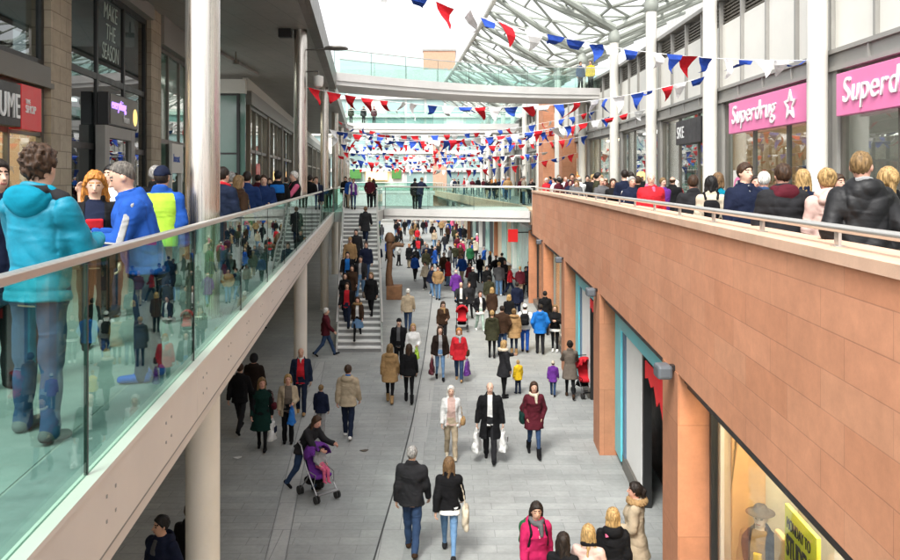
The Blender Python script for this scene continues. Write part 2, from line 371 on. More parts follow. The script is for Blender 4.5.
# panel joints of the near balustrade fall where the photograph shows them
jo = [4.29 + 2.7 * k for k in range(-3, 14)]
balustrade('clear green tinted glass balustrade with steel handrail along the left walkway', [(XL(jo[0]), jo[0]), (XL(39.4), 39.4)], DECK, 2.72)
balustrade('glass balustrade of the left walkway beyond the footbridge', [(XL(46.6), 46.6), (XL(122), 122)], DECK, 3.0, gmat='balu_far')

# --- columns along the left walkway
def left_column(Y, label, r=.19, top=10.8):
    x = -1.877 - .1087 * Y
    t = thing('column', label, 'column', (x, Y, 0), 'columns along the left walkway')
    mb = MB(); mb.lathe(x, Y, [(r + .02, 0.004), (r + .02, .05), (r, .06), (r, DECK - .64)], 32); mb.build('lower_shaft', M['cream_paint'], t, smooth=True)
    mb = MB(); mb.lathe(x, Y, [(r + .03, DECK), (r + .03, DECK + .03), (r, DECK + .035), (r, top)], 40); mb.build('upper_shaft', M['steel'], t, smooth=True)
    return t
cl = ['brushed steel column nearest the camera, cream below the left walkway', 'column rising by the middle of the left glass balustrade, cream below the deck',
      'slimmer looking column beside the left edge of the staircase top', 'first left column past the footbridge', 'second left column past the footbridge', 'third left column past the footbridge', 'fourth left column past the footbridge, close to the far building']
for i, Y in enumerate((9.37, 24.0, 38.9, 53.7, 68.5, 83.3, 98.0)): left_column(Y, cl[i], .195 if i < 3 else .22)
# lamp arm and loudspeaker on the second column, camera on third
def col_x(Y): return -1.877 - .1087 * Y
t = thing('disc_lamp', 'grey disc lamp on an arm, on the second left column under the ceiling edge', 'lamp', (col_x(24), 24, 10.15))
mb = MB(); mb.tube([(col_x(24), 24, 10.2), (col_x(24) + 1.2, 23.8, 10.2)], .025); mb.build('arm', M['greymetal'], t)
mb = MB(); mb.lathe(col_x(24) + 1.1, 23.8, [(.05, 10.28), (.34, 10.24), (.36, 10.2), (.1, 10.16)], 24); mb.build('lamp_shade', M['greymetal'], t, smooth=True)
mb = MB(); mb.box(col_x(24) - .62, col_x(24) - .24, 23.75, 24.0, 11.5 - .95, 11.5 - .62)
tag(mb.build('loudspeaker', M['black'], bevel=.01), 'small black loudspeaker fixed near the top of the second left column', 'loudspeaker')
t = thing('security_camera', 'pale dome security camera on an arm from the second left column', 'camera', (col_x(24) + .5, 24, 9.1))
mb = MB(); mb.tube([(col_x(24) + .15, 24, 9.55), (col_x(24) + .55, 23.95, 9.55), (col_x(24) + .55, 23.95, 9.4)], .022); mb.build('arm', M['greymetal'], t)
mb = MB(); mb.lathe(col_x(24) + .55, 23.95, [(.03, 9.05), (.12, 9.1), (.15, 9.2), (.15, 9.4), (.05, 9.43)], 20); mb.build('dome', M['whitepanel'], t, smooth=True)
t = thing('strip_light', 'long pale light fitting under the left ceiling by the recess', 'light fitting', (-8.3, 30, 10.6))
mb = MB(); mb.box(-8.2, -8.0, 27.5, 33.5, 10.68, 10.795); mb.build('housing', M['midmetal'], t, bevel=.01)
for k in range(3):
    mb = MB(); xx, yy = (-6.9 - .3 * k, 18 + 5 * k); mb.lathe(xx, yy, [(.02, 10.35), (.12, 10.36), (.13, 10.48), (.03, 10.5), (.02, 10.795)], 16)
    tag(mb.build('spotlight', M['greymetal'], smooth=True), ['small spotlight under the left ceiling nearest the first column', 'middle small spotlight under the left ceiling', 'small spotlight under the left ceiling nearest the green glass wall'][k], 'spotlight', 'spotlights under the left ceiling')

# --- third level slab over the left walkway = its ceiling
mb = MB(); mb.prism([(XL(10) + .0, 10), (XL(78), 78), (XL(78) - 9, 78), (XL(10) - 9, 10)], 10.8, L3)  # unseen near end cut short to set how much light reaches the walkway
tag(mb.build('ceiling', M['soffit'], origin=False), kind='structure')
t = thing('ceiling_edge_trim', 'grey folded metal trim along the outer edge of the left ceiling', 'trim', (XL(0), 0, 10.7))
a, b = Vector((XL(14), 14, 0)), Vector((XL(39), 39, 0)); d = (b - a).normalized(); n = Vector((d.y, -d.x, 0))
T = lambda u, o, z: tuple(a + d * u + n * o + Vector((0, 0, z)))
mb = MB(); mb.box(0, 25.1, .003, .12, 10.72, L3 + .05, T); mb.box(0, 25.1, -.18, .0, 10.72, 10.796, T); mb.build('edge_profile', M['greymetal'], t)

# --- right upper walkway
ysR = [i * 1.0 - 4 for i in range(45)]
ysR = [y for y in ysR if y <= 40] + [40.9]
ysF = [41.0, 44, 47, 50, 56, 64, 72, 80, 90, 100, 110, 122]
def XRo(y): return XR(y) + 12
mb = MB()
allY = ysR + ysF
for i in range(len(allY) - 1):
    a, b = allY[i], allY[i + 1]
    mb.face([(XR(a) + .42, a, DECK), (XR(b) + .42, b, DECK), (14, b, DECK), (14, a, DECK)])
tag(mb.build('pavement', M['deckfloor'], origin=False, recalc=False), kind='structure')
mb = MB()
for i in range(len(allY) - 1):
    a, b = allY[i], allY[i + 1]
    mb.prism([(XR(a) + .40, a), (XR(b) + .40, b), (14, b), (14, a)], 3.7, DECK - .004)
tag(mb.build('walkway', M['concrete'], origin=False), kind='structure')
# bowed sandstone parapet with coursed ashlar
t = thing('sandstone_parapet', 'bowed orange sandstone parapet wall of the right upper walkway', 'wall', (3, 10, 3.69))
mb = MB(); s = 0; prof = [(0.0, 3.69), (0.0, 5.70)]
fine = [y * .5 - 4 for y in range(0, 87)]
for i in range(len(fine) - 1):
    a, b = fine[i], fine[i + 1]; l = math.hypot(b - a, XR(b) - XR(a))
    pa, pb = XR(a), XR(b)
    mb.face([(pb, b, 3.69), (pa, a, 3.69), (pa, a, 5.70), (pb, b, 5.70)], [(s + l, 3.69), (s, 3.69), (s, 5.70), (s + l, 5.70)])
    mb.face([(pb + .4, b, 3.69), (pa + .4, a, 3.69), (pa, a, 3.69), (pb, b, 3.69)], [(s + l, 0), (s, 0), (s, .4), (s + l, .4)])
    mb.face([(pa + .4, a, 3.69), (pb + .4, b, 3.69), (pb + .4, b, 5.7), (pa + .4, a, 5.7)], [(s, 0), (s + l, 0), (s + l, 2), (s, 2)])
    s += l
ye = fine[-1]; xe = XR(ye)
mb.face([(xe, ye, 3.69), (xe + .4, ye, 3.69), (xe + .4, ye, 5.7), (xe, ye, 5.7)], [(0, 0), (.4, 0), (.4, 2), (0, 2)])
mb.build('ashlar_face', M['sand'], t, recalc=False)
mb = MB()
for i in range(len(fine) - 1):
    a, b = fine[i], fine[i + 1]
    mb.box(0, 1, 0, 1, 0, 1, lambda u, v, w, a=a, b=b: (XR(a + (b - a) * u) - .035 + v * .50, a + (b - a) * u, 5.70 + .09 * w))
mb.build('coping', M['sandtop'], t)
# its steel rail
t = thing('handrail', 'brushed steel handrail on short posts above the sandstone parapet', 'handrail', (3, 10, 5.79))
mb = MB(); pts = [(XR(y) + .17, y, 5.93) for y in fine[4:]]; mb.tube(pts, .033, 10); mb.build('rail', M['rail'], t, smooth=True)
y = 0.9
while y < 39:
    mb = MB(); x = XR(y) + .17; mb.box(x - .012, x + .012, y - .035, y + .035, 5.79, 5.915); mb.box(x - .04, x + .04, y - .05, y + .05, 5.79, 5.797); mb.build('post', M['rail'], t); y += 1.75
# right far edge beyond the footbridge
t = thing('edge_beam', 'pale edge beam of the far right walkway beyond the footbridge', 'edge beam', (4.5, 50, 4))
mb = MB()
for i in range(len(ysF) - 1):
    a, b = ysF[i], ysF[i + 1]
    mb.box(0, 1, 0, 1, 0, 1, lambda u, v, w, a=a, b=b: (XR(a + (b - a) * u) + v * .38, a + (b - a) * u, 4.0 + w * .75))
mb.build('face_panel', M['sandtop'], t)
t = thing('handrail', 'steel handrail on the far right walkway beyond the footbridge', 'handrail', (4.5, 50, DECK))
mb = MB(); mb.tube([(XR(y) + .2, y, 5.8) for y in ysF[1:]], .04, 8); mb.build('rail', M['rail'], t)
for y in range(46, 120, 4):
    mb = MB(); mb.box(XR(y) + .17, XR(y) + .23, y - .04, y + .04, 4.75, 5.79); mb.build('post', M['rail'], t)

# --- local frame for shopfronts: u along, n into the shop
def frame(A, B, into):
    a, b = Vector((A[0], A[1], 0)), Vector((B[0], B[1], 0)); d = b - a; L = d.length; d.normalize()
    n = Vector((d.y, -d.x, 0))
    if n.dot(Vector((into[0], into[1], 0))) < 0: n = -n
    return (lambda u, o, z: tuple(a + d * u + n * o + Vector((0, 0, z)))), L, d, n

GC = [(.6, .05, .06), (.7, .65, .6), (.05, .12, .4), (.7, .5, .08), (.1, .3, .15), (.03, .03, .035), (.65, .25, .35), (.5, .35, .2), (.75, .75, .72), (.2, .45, .5)]
def goods_mb(T, u0, u1, o0, o1, zs, r, cols=GC, dens=.8, smin=.08, smax=.26, zmax=.34):
    mb = MB()
    for z in zs:
        u = u0
        while u < u1:
            w = r.uniform(smin, smax)
            if r.random() < dens and u + w < u1:
                c = r.choice(cols); f = r.uniform(.7, 1.15); mb.cur = tuple(min(.85, k * f) for k in c)
                mb.box(u, u + w * .9, o0, o0 + (o1 - o0) * r.uniform(.4, 1), z + .005, z + r.uniform(.1, zmax), T)
            u += w
    return mb
def interior(t, T, L, z0, z1, depth, wallmat, lampmat, r, shelves=True, lamps=2, floor='deckfloor', cols=GC, lampw=.35, o_in=.06):
    mb = MB(); th = .05
    mb.box(0, L, depth, depth + th, z0, z1, T); mb.box(-.03, .02, o_in, depth - .002, z0, z1, T); mb.box(L - .02, L + .03, o_in, depth - .002, z0, z1, T)
    mb.box(.021, L - .021, o_in, depth - .002, z1 - .05, z1, T)
    mb.build('interior_wall', wallmat, t)
    mb = MB(); mb.box(.02, L - .02, o_in, depth - .002, z0 + .002, z0 + .03, T); mb.build('interior_floor', M[floor], t)
    for k in range(lamps):
        mb = MB(); o = depth * (k + .6) / (lamps + .2); mb.box(L * .08, L * .92, o - lampw / 2, o + lampw / 2, z1 - .12, z1 - .055, T); mb.build('ceiling_light', lampmat, t)
    if shelves:
        zs = [z0 + .25 + .45 * k for k in range(int(min(z1 - z0 - .6, 2.6) / .45))]
        mb = MB()
        for z in zs: mb.box(.15, L - .15, depth - .42, depth - .01, z - .03, z, T)
        mb.build('shelf', M['whitepanel'], t)
        g = goods_mb(T, .2, L - .2, depth - .40, depth - .05, zs, r, cols).build('goods', M['goods'], t); g['kind'] = 'stuff'
        # low display fixtures nearer the glass
        zs2 = [z0 + .05, z0 + .5, z0 + .95]
        g = goods_mb(T, .4, L - .4, 1.1, 1.5, zs2, r, cols, .75).build('display_goods', M['goods'], t); g['kind'] = 'stuff'
def window(t, T, u0, u1, z0, z1, o, nm=2, nt=(), gm='shopglass', fm='greymetal', fw=.06, fd=.10, th=.012):
    f = MB()
    f.box(u0, u0 + fw, o - fd / 2, o + fd / 2, z0, z1, T); f.box(u1 - fw, u1, o - fd / 2, o + fd / 2, z0, z1, T)
    f.box(u0 + fw, u1 - fw, o - fd / 2, o + fd / 2, z1 - fw, z1, T); f.box(u0 + fw, u1 - fw, o - fd / 2, o + fd / 2, z0, z0 + fw, T)
    us = [u0 + (u1 - u0) * k / nm for k in range(1, nm)]
    for u in us: f.box(u - fw / 2.4, u + fw / 2.4, o - fd / 2.5, o + fd / 2.5, z0 + fw, z1 - fw, T)
    for z in nt: f.box(u0 + fw, u1 - fw, o - fd / 3, o + fd / 3, z - fw / 2, z + fw / 2, T)
    w = f.build('window', M[fm], t)
    p = MB(); p.box(u0 + fw * .5, u1 - fw * .5, o - th / 2, o + th / 2, z0 + fw * .5, z1 - fw * .5, T); p.build('pane', M[gm], w)
    return w

# ================================================================== LEFT UPPER SHOPS (facade offset 4.2 m from the walkway edge)
def FL(Y): return (XL(Y) - 4.2, Y)
def pier(A, B, z0, z1, label, d=.12):
    T, L, dd, n = frame(FL(A), FL(B), (-1, 0))
    mb = MB()
    def q(u0, o0, u1, o1):
        mb.face([T(u0, o0, z0), T(u1, o1, z0), T(u1, o1, z1), T(u0, o0, z1)], [(u0 + o0, z0), (u1 + o1, z0), (u1 + o1, z1), (u0 + o0, z1)])
    q(0, -d, L, -d); q(0, .3, 0, -d); q(L, -d, L, .3); q(L, .3, 0, .3)
    return tag(mb.build('stone_pier', M['limestone']), label, 'stone pier', 'limestone piers between the left shops')
pier(7.4, 8.6, DECK, 10.8, 'limestone pier of the left shops nearest the camera')
pier(14.1, 15.1, DECK, 10.8, 'limestone pier between the red and black shop sign and the dark lettered window')
pier(20.8, 21.8, DECK, 10.8, 'limestone pier between the dark lettered window and the green glass shopfront')
pier(26.0, 27.0, DECK, 10.8, 'limestone pier at the far end of the left shop row before the recess')
def left_shop(a, b, label, wall, lamp, r, upper=True, darkup=True):
    T, L, d, n = frame(FL(a), FL(b), (-1, 0))
    t = thing('shop', label, 'shop front', T(L / 2, 0, DECK))
    window(t, T, .0, L, DECK, 7.92, .05, 4, (7.1,), fm='greymetal', fw=.09)
    mb = MB(); mb.box(0, L, -.12, .25, 7.925, 8.28, T); mb.box(0, L, -.18, -.12, 7.90, 7.99, T); mb.build('header_beam', M['greymetal'], t)
    window(t, T, 0, L, 8.285, 10.45, .05, 3, (), gm='darkglass', fm='darkmetal', fw=.12)
    mb = MB(); mb.box(0, L, -.2, .2, 10.453, 10.797, T); mb.build('lintel', M['midmetal'], t)
    interior(t, T, L, DECK, 7.9, 3.5, wall, lamp, r)
    mb = MB(); mb.box(0, L, 3.4, 3.5, 8.0, 10.4, T); mb.build('upper_interior', M['darkmetal'], t)
    return t, T, L, d, n
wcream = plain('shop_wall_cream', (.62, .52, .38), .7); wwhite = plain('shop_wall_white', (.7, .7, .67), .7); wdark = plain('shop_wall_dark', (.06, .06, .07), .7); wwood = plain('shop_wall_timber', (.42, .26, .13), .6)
r = random.Random(11)
t, T, L, d, n = left_shop(8.6, 14.1, 'perfume shop front with warm lit shelves at the left edge', wcream, M['lamp_warm'], r)
# sign: black with white capitals, red end block
s = thing('shop_sign', 'black and red PERFUME shop sign above the left shop window', 'sign', T(L - 2.5, -.2, 7.1))
sg = lambda u0, u1: (u0, u1)
uY = lambda Y: (Y - 8.6) / (14.1 - 8.6) * L
mb = MB(); mb.box(uY(9.4), uY(12.415), -.30, -.121, 7.12, 7.78, T); mb.build('black_panel', M['darkmetal'], s, bevel=.006)
redm = plain('red_sign_face', (.72, .03, .035), .35, var=.04)
mb = MB(); mb.box(uY(12.42), uY(13.19), -.31, -.121, 7.09, 7.80, T); mb.build('red_panel', redm, s, bevel=.006)
text('PERFUME', s, M['whiteletter'], T(uY(12.36), -.31, 7.25), tuple(d), (0, 0, 1), .54, .012, .62, align='RIGHT', spacing=1.12)
text('SHOP', s, M['whiteletter'], T(uY(12.55), -.32, 7.36), tuple(d), (0, 0, 1), .18, .008, .85)
text('THE', s, M['whiteletter'], T(uY(12.55), -.32, 7.50), tuple(d), (0, 0, 1), .11, .008, .85)

T, L, d, n = frame(FL(15.1), FL(20.8), (-1, 0))
t = thing('shop', 'tall dark glazed shop front lettered MAKE THE SEASON', 'shop front', T(L / 2, 0, DECK))
window(t, T, 0, L, DECK, 10.45, .05, 3, (7.0, 8.5), gm='darkglass', fm='darkmetal', fw=.13)
mb = MB(); mb.box(0, L, -.2, .2, 10.453, 10.797, T); mb.build('lintel', M['midmetal'], t)
interior(t, T, L, DECK, 8.4, 3.5, wdark, M['lamp_white'], r, lamps=1)
mb = MB(); mb.box(0, L, 3.3, 3.4, 8.42, 10.4, T); mb.build('upper_interior', M['darkmetal'], t)
uY = lambda Y: (Y - 15.1) / (20.8 - 15.1) * L
lett = plain('window_vinyl', (.55, .66, .60), .5)
s = thing('window_lettering', 'pale hand drawn MAKE THE SEASON lettering on the dark upper window', 'lettering', T(uY(18.3), 0, 9.0))
for k, w in enumerate(('MAKE', 'THE', 'SEASON')):
    text(w, s, lett, T(uY(17.95), .036, 9.86 - .45 * k), tuple(d), (0, 0, 1), .52, .004, .62 if k == 2 else .72, shear=.12, align='CENTER', offset=-.006)
s = thing('shop_portal', 'projecting grey entrance portal with dark sign box and navy lower door', 'shop entrance', T(uY(17.85), -.2, DECK))
mb = MB(); mb.box(uY(16.9), uY(19.07), -.24, -.01, 7.47, 8.17, T); mb.build('sign_box', M['darkmetal'], s, bevel=.01)
mb = MB(); mb.box(uY(17.0), uY(19.05), -.255, -.241, 7.5, 8.14, T); mb.build('sign_face', M['greymetal'], s)
purp = emis('purple_letter', (.35, .2, .85), .9); gold = emis('gold_emblem', (.9, .65, .2), .5)
text('everything', s, purp, T(uY(17.05), -.262, 7.84), tuple(d), (0, 0, 1), .30, .01, .82)
text('from', s, M['whiteletter'], T(uY(17.9), -.262, 7.58), tuple(d), (0, 0, 1), .27, .01, .8)
mb = MB(); c = T(uY(18.78), -.268, 7.76); mb.raw([(c[0], c[1] + .13 * math.cos(2 * math.pi * k / 20), c[2] + .2 * math.sin(2 * math.pi * k / 20)) for k in range(20)], [tuple(range(20))]); mb.build('gold_emblem', gold, s)
mb = MB()
mb.box(uY(16.75), uY(17.05), -.22, -.02, DECK, 7.46, T); mb.box(uY(18.65), uY(18.95), -.22, -.02, DECK, 7.46, T); mb.box(uY(17.05), uY(18.65), -.22, -.02, 7.2, 7.46, T); mb.build('door_frame', M['midmetal'], s, bevel=.01)
mb = MB(); mb.box(uY(17.06), uY(18.64), -.15, -.12, 6.5, 7.19, T); mb.build('transom_glass', M['darkglass'], s)
mb = MB(); mb.box(uY(17.06), uY(18.64), -.16, -.10, DECK + .01, 6.49, T); mb.build('door', plain('navy_door', (.012, .02, .10), .5), s)

T, L, d, n = frame(FL(21.8), FL(26.0), (-1, 0))
t = thing('shop', 'green tinted glass shop front with small white sign beside the steel column', 'shop front', T(L / 2, 0, DECK))
window(t, T, 0, L, DECK, 10.0, .05, 3, (7.4,), gm='shopglass', fm='greymetal', fw=.12)
mb = MB(); mb.box(0, L, -.2, .2, 10.003, 10.797, T); mb.build('lintel', M['midmetal'], t)
interior(t, T, L, DECK, 9.9, 3.0, M['greenglass'], M['lamp_white'], r, lamps=1, lampw=.2)
s = thing('shop_sign', 'small white panel sign with blue lettering low on the green shop front', 'sign', T(1.4, -.2, 6.4))
mb = MB(); mb.box(1.0, 2.4, -.18, -.10, 6.5, 7.35, T); mb.build('panel', M['whitepanel'], s)
text('boost', s, plain('blue_letter', (.05, .12, .45), .5), T(1.15, -.19, 6.82), tuple(d), (0, 0, 1), .34, .006)
mb = MB(); mb.box(1.0, 1.12, -.16, -.05, DECK, 6.5, T); mb.box(2.28, 2.4, -.16, -.05, DECK, 6.5, T); mb.build('leg', M['whitepanel'], s)

# recess wall facing the camera, then the second row of shops
xr = XL(35) - 3.65
t = thing('glass_wall', 'green glass wall facing along the left walkway behind the first column', 'glass wall', (-10, 35, DECK))
mb = MB(); mb.box(-13.0, xr + .1, 34.3, 34.38, DECK, 10.0); mb.build('glass_face', M['greenglass'], t)
mb = MB()
for x in (-12.9, -11.6, -10.2, xr - .25): mb.box(x, x + .12, 34.23, 34.298, DECK, 10.0)
for z in (7.4, 9.92): mb.box(-13, xr - .13, 34.24, 34.29, z, z + .07)
mb.build('mullion', M['darkmetal'], t)
mb = MB(); mb.box(-13, xr + .15, 34.1, 34.4, 10.003, 10.60); mb.build('header_band', M['whitepanel'], t)
mb = MB(); mb.box(-10.0, -9.3, 34.2, 34.228, 6.05, 6.32); mb.build('red_notice', plain('dark_red_notice', (.18, .02, .03), .5), t)
def FL2(Y): return (XL(Y) - 3.65, Y)
yy = 35.0; k = 0
lab2 = ['first', 'second', 'third', 'fourth', 'fifth', 'sixth', 'seventh', 'eighth', 'ninth', 'tenth', 'eleventh', 'twelfth']
while yy < 122:
    w = 7.3; T, L, d, n = frame(FL2(yy), FL2(yy + w), (-1, 0))
    t = thing('shop', f'{lab2[k]} dark framed left shop front past the green glass wall', 'shop front', T(L / 2, 0, DECK), 'left shop fronts past the green glass wall')
    window(t, T, .35, L - .35, DECK, 9.6, .05, 3, (7.6,), gm='shopglass', fm='greymetal', fw=.14, fd=.24)
    mb = MB(); mb.box(0, .345, -.12, .2, DECK, 9.6, T); mb.box(L - .345, L, -.12, .2, DECK, 9.6, T); mb.build('pier', M['greymetal'] if k % 2 else M['limestone'], t)
    mb = MB(); mb.box(0, L, -.2, .2, 9.603, 10.2, T); mb.build('header_band', M['midmetal'], t)
    mb = MB(); mb.box(0, L, -.02, .2, 10.203, 10.79, T); mb.build('upper_band', M['whitepanel'], t)
    interior(t, T, L, DECK, 9.5, 3.0, [wcream, wwhite, wdark][k % 3], M['lamp_white'], r, lamps=1, shelves=k < 5, lampw=.5)
    if k == 0:
        mb = MB(); c = T(3.0, -.06, 6.9)
        for du in (0, .75):
            mb.lathe(0, 0, [(.001, -.02), (.34, -.02), (.34, .02), (.001, .02)], 20)
        mb.v = [(T(2.6 + (.75 if i >= 80 else 0) + p[0], -.10 + p[2] * .5, 6.75 + p[1])) for i, p in enumerate(mb.v)]
        tag(mb.build('hanging_sign', redm), 'pair of red round stickers on the first left shop front past the green glass wall', 'sticker')
    yy += w; k += 1

# lower shops under the left walkway (in its shade)
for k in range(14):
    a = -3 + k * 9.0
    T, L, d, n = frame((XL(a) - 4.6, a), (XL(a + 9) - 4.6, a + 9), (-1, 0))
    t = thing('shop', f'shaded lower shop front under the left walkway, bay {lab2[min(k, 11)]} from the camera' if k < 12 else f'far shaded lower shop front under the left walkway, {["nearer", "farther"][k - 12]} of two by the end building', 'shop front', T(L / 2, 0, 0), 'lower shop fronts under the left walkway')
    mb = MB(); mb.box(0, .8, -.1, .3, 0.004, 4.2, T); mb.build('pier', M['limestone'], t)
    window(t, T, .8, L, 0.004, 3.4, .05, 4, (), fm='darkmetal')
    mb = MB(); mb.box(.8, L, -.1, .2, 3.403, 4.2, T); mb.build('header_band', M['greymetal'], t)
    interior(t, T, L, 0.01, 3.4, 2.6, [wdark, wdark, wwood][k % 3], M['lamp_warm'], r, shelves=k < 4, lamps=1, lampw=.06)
# ================================================================== RIGHT UPPER SHOPS
CYS = [3.2, 10.75, 18.3, 25.85, 33.4, 40.95, 48.5, 56.05, 63.6, 71.2, 78.8, 86.4, 94.0, 101.6, 109.2]
ordn = ['nearest', 'second', 'third', 'fourth', 'fifth', 'sixth', 'seventh', 'eighth', 'ninth', 'tenth', 'eleventh', 'twelfth', 'thirteenth', 'fourteenth', 'fifteenth']
collab = ['white column of the right upper shops just beside the camera', 'white column by the right edge of the large pink sign', 'white column between the two pink signs', 'white column on the left side of the smaller pink sign',
          'white column carrying a roof canopy fork, second from the pink signs', 'white column under the canopy fork where the upper footbridge meets the right side']
for i, Y in enumerate(CYS):
    x = XC(Y); top = 13.3
    t = thing('column', collab[i] if i < 6 else f'{ordn[i - 6]} white column of the right shops beyond the upper footbridge', 'column', (x, Y, DECK), 'white columns along the right upper shops')
    mb = MB(); mb.lathe(x, Y, [(.25, DECK + .003), (.25, DECK + .06), (.225, DECK + .07), (.225, top)], 28); mb.build('shaft', M['white_col'], t, smooth=True)
    mb = MB(); mb.lathe(x, Y, [(.23, top + .002), (.30, top + .12), (.30, top + .35), (.17, top + .75), (.17, top + .95)], 24); mb.build('head', M['canopy'], t, smooth=True)

wgrey = plain('shop_wall_grey', (.26, .255, .24), .7)
signp = {}
for i in range(len(CYS) - 1):
    Ya, Yb = CYS[i], CYS[i + 1]
    T, L, d, n = frame((XC(Ya) + .42, Ya), (XC(Yb) + .42, Yb), (1, 0))
    labs = {0: 'upper right shop front beside the camera', 1: 'chemist shop front under the large pink sign', 2: 'chemist shop front under the smaller pink sign with star', 3: 'shop front with timber screen and black sign box left of the pink sign', 4: 'dark upper shop front with colourful stock, second left of the pink signs'}
    t = thing('shop', labs.get(i, f'{ordn[max(i - 5, 0)]} upper right shop front beyond the timber screened one'), 'shop front', T(L / 2, 0, DECK), 'upper right shop fronts')
    fm = 'greymetal'
    window(t, T, .28, L - .28, DECK, 8.76, .05, 3, (), fm=fm, fw=.10, fd=.14)
    for p0, p1 in ((-.02, .278), (L - .278, L)):
        mb = MB(); mb.box(p0, p1, -.10, .22, DECK, 8.76, T); mb.build('side_pier', M['midmetal'], t)
    mb = MB(); mb.box(-.1, L - .102, -.16, .3, 8.763, 8.86, T); mb.box(-.1, L - .102, -.08, .3, 8.863, 9.16, T); mb.box(-.1, L - .102, -.16, .3, 9.163, 9.26, T)
    for k in range(4): mb.box(L * k / 4 + .2, L * k / 4 + .26, -.13, -.081, 8.865, 9.16, T)
    mb.build('header_beam', M['midmetal'], t)
    for k in range(4):
        mb = MB(); mb.box(L * k / 4 + .05, L * (k + 1) / 4 - .05, -.03, .25, 9.263, 11.28, T); mb.build('wall_panel', M['whitepanel'], t, bevel=.01)
        mb = MB(); mb.box(L * k / 4 - .048, L * k / 4 + .048, -.12, .2, 9.265, 12.06, T); mb.build('vertical_fin', M['midmetal'], t)
    mb = MB(); mb.box(0, L, .06, .25, 11.285, 12.0, T)
    for k in range(6): mb.box(0, L, .0, .055, 11.32 + .11 * k, 11.37 + .11 * k, T)
    mb.build('louvre_band', M['louvre'], t)
    mb = MB(); mb.box(-.02, L - .02, -.2, 6, 12.065, 12.2, T); mb.build('roof_edge', M['midmetal'], t)
    wl = [wgrey, wgrey, wgrey, wwood, wdark, wcream, wgrey, wcream][i % 8]
    interior(t, T, L, DECK, 8.7, 4.0, wl, M['lamp_white'] if i < 5 else M['lamp_warm'], r, lamps=2 if i < 6 else 1, shelves=i < 9, floor='gutter')
    if i < 6:
        for k in range(5):
            rk = thing('display_rack', f'{["nearest", "second", "middle", "fourth", "farthest"][k]} stock gondola inside the {["shop beside the camera", "large pink sign shop", "smaller pink sign shop", "timber screened shop", "shop left of the timber screen", "shop by the upper footbridge end"][i]}', 'display rack', T(.9 + 1.35 * k, 2.0, DECK), 'stock gondolas in the right upper shops')
            mb = MB(); mb.box(.6 + 1.35 * k, .64 + 1.35 * k, 1.9, 3.4, DECK + .03, DECK + 2.2, T)
            for z in range(5): mb.box(.35 + 1.35 * k, .9 + 1.35 * k, 1.9, 3.4, DECK + .2 + .45 * z, DECK + .23 + .45 * z, T)
            mb.build('frame', M['midmetal'], rk)
            T9 = lambda u, o, z, k=k: T(.38 + 1.35 * k + o, 1.95 + u, z)
            g = goods_mb(T9, 0, 1.4, 0, .5, [DECK + .235 + .45 * z for z in range(5)], r, GC, .9, .1, .3).build('goods', M['goods'], rk); g['kind'] = 'stuff'
    signp[i] = (t, T, L, d)
star = [((.5 if k % 2 == 0 else .24) * math.sin(math.pi * k / 5), (.5 if k % 2 == 0 else .24) * math.cos(math.pi * k / 5)) for k in range(10)]
for i, lab in ((2, 'smaller pink Superdrug sign with a raised white star'), (1, 'large pink Superdrug sign at the right edge')):
    t0, T, L, d = signp[i]
    s = thing('shop_sign', lab, 'sign', T(L / 2, -.2, 7.7))
    u0, u1 = .75, 6.15 if i == 2 else 6.9
    mb = MB(); mb.box(u0, u1, -.30, -.12, 7.70, 8.63, T); mb.build('sign_face', M['pinksign'], s, bevel=.012)
    a = T(u1 - .3, -.30, 7.98)
    text('Superdrug', s, M['whiteletter'], a, tuple(-d), (0, 0, 1), .76, .035, .96, shear=.16, offset=.0, spacing=1.06)
    u = u0 + .95 if i == 2 else u0 + .6
    mb = MB(); zc = 8.17
    ring = []
    for (a0, b0), (a1, b1) in zip(star, star[1:] + star[:1]):
        for q in ((a0, b0), (a1, b1)): pass
    o = .36
    n_ = len(star); sc_ = (.98, .62)
    vs = []
    for f in sc_:
        for oo in (-.34, -.302): vs += [T(u + p[0] * f * .74, oo, zc + p[1] * f * .82) for p in star]
    fs = []
    for k in range(n_):
        k2 = (k + 1) % n_
        fs += [(k, k2, 20 + k2, 20 + k), (k, k2, 10 + k2, 10 + k), (20 + k, 20 + k2, 30 + k2, 30 + k), (10 + k, 10 + k2, 30 + k2, 30 + k)]
    mb.raw(vs, fs); mb.build('star_emblem', M['whiteletter'], s)
# round crimson sticker + poster in chemist window
t0, T, L, d = signp[2]
mb = MB(); c = T(1.55, -.035, 6.1); mb.raw([(c[0], c[1] + .27 * math.cos(2 * math.pi * k / 24), c[2] + .27 * math.sin(2 * math.pi * k / 24)) for k in range(24)] + [(c[0] + .02, c[1] + .27 * math.cos(2 * math.pi * k / 24), c[2] + .27 * math.sin(2 * math.pi * k / 24)) for k in range(24)],
       [tuple(range(24)), tuple(range(47, 23, -1))] + [(k, (k + 1) % 24, 24 + (k + 1) % 24, 24 + k) for k in range(24)])
tag(mb.build('window_sticker', plain('crimson_sticker', (.5, .02, .12), .5)), 'round crimson sticker on the window under the smaller pink sign', 'sticker')
mb = MB(); mb.box(5.6, 6.5, -.04, -.02, 5.0, 6.6, T); po = mb.build('poster', M['whitepanel']); tag(po, 'white poster with pink ring low in the window under the smaller pink sign', 'poster')
mb = MB(); c = T(6.1, -.05, 6.05); mb.v = []
for k in range(24):
    a0, a1 = 2 * math.pi * k / 24, 2 * math.pi * (k + 1) / 24
    mb.face([(c[0], c[1] + q * math.cos(a), c[2] + q * math.sin(a)) for q, a in ((.34, a0), (.34, a1), (.24, a1), (.24, a0))])
mb.build('pink_ring', M['pinksign'], po)
t0, T, L, d = signp[1]
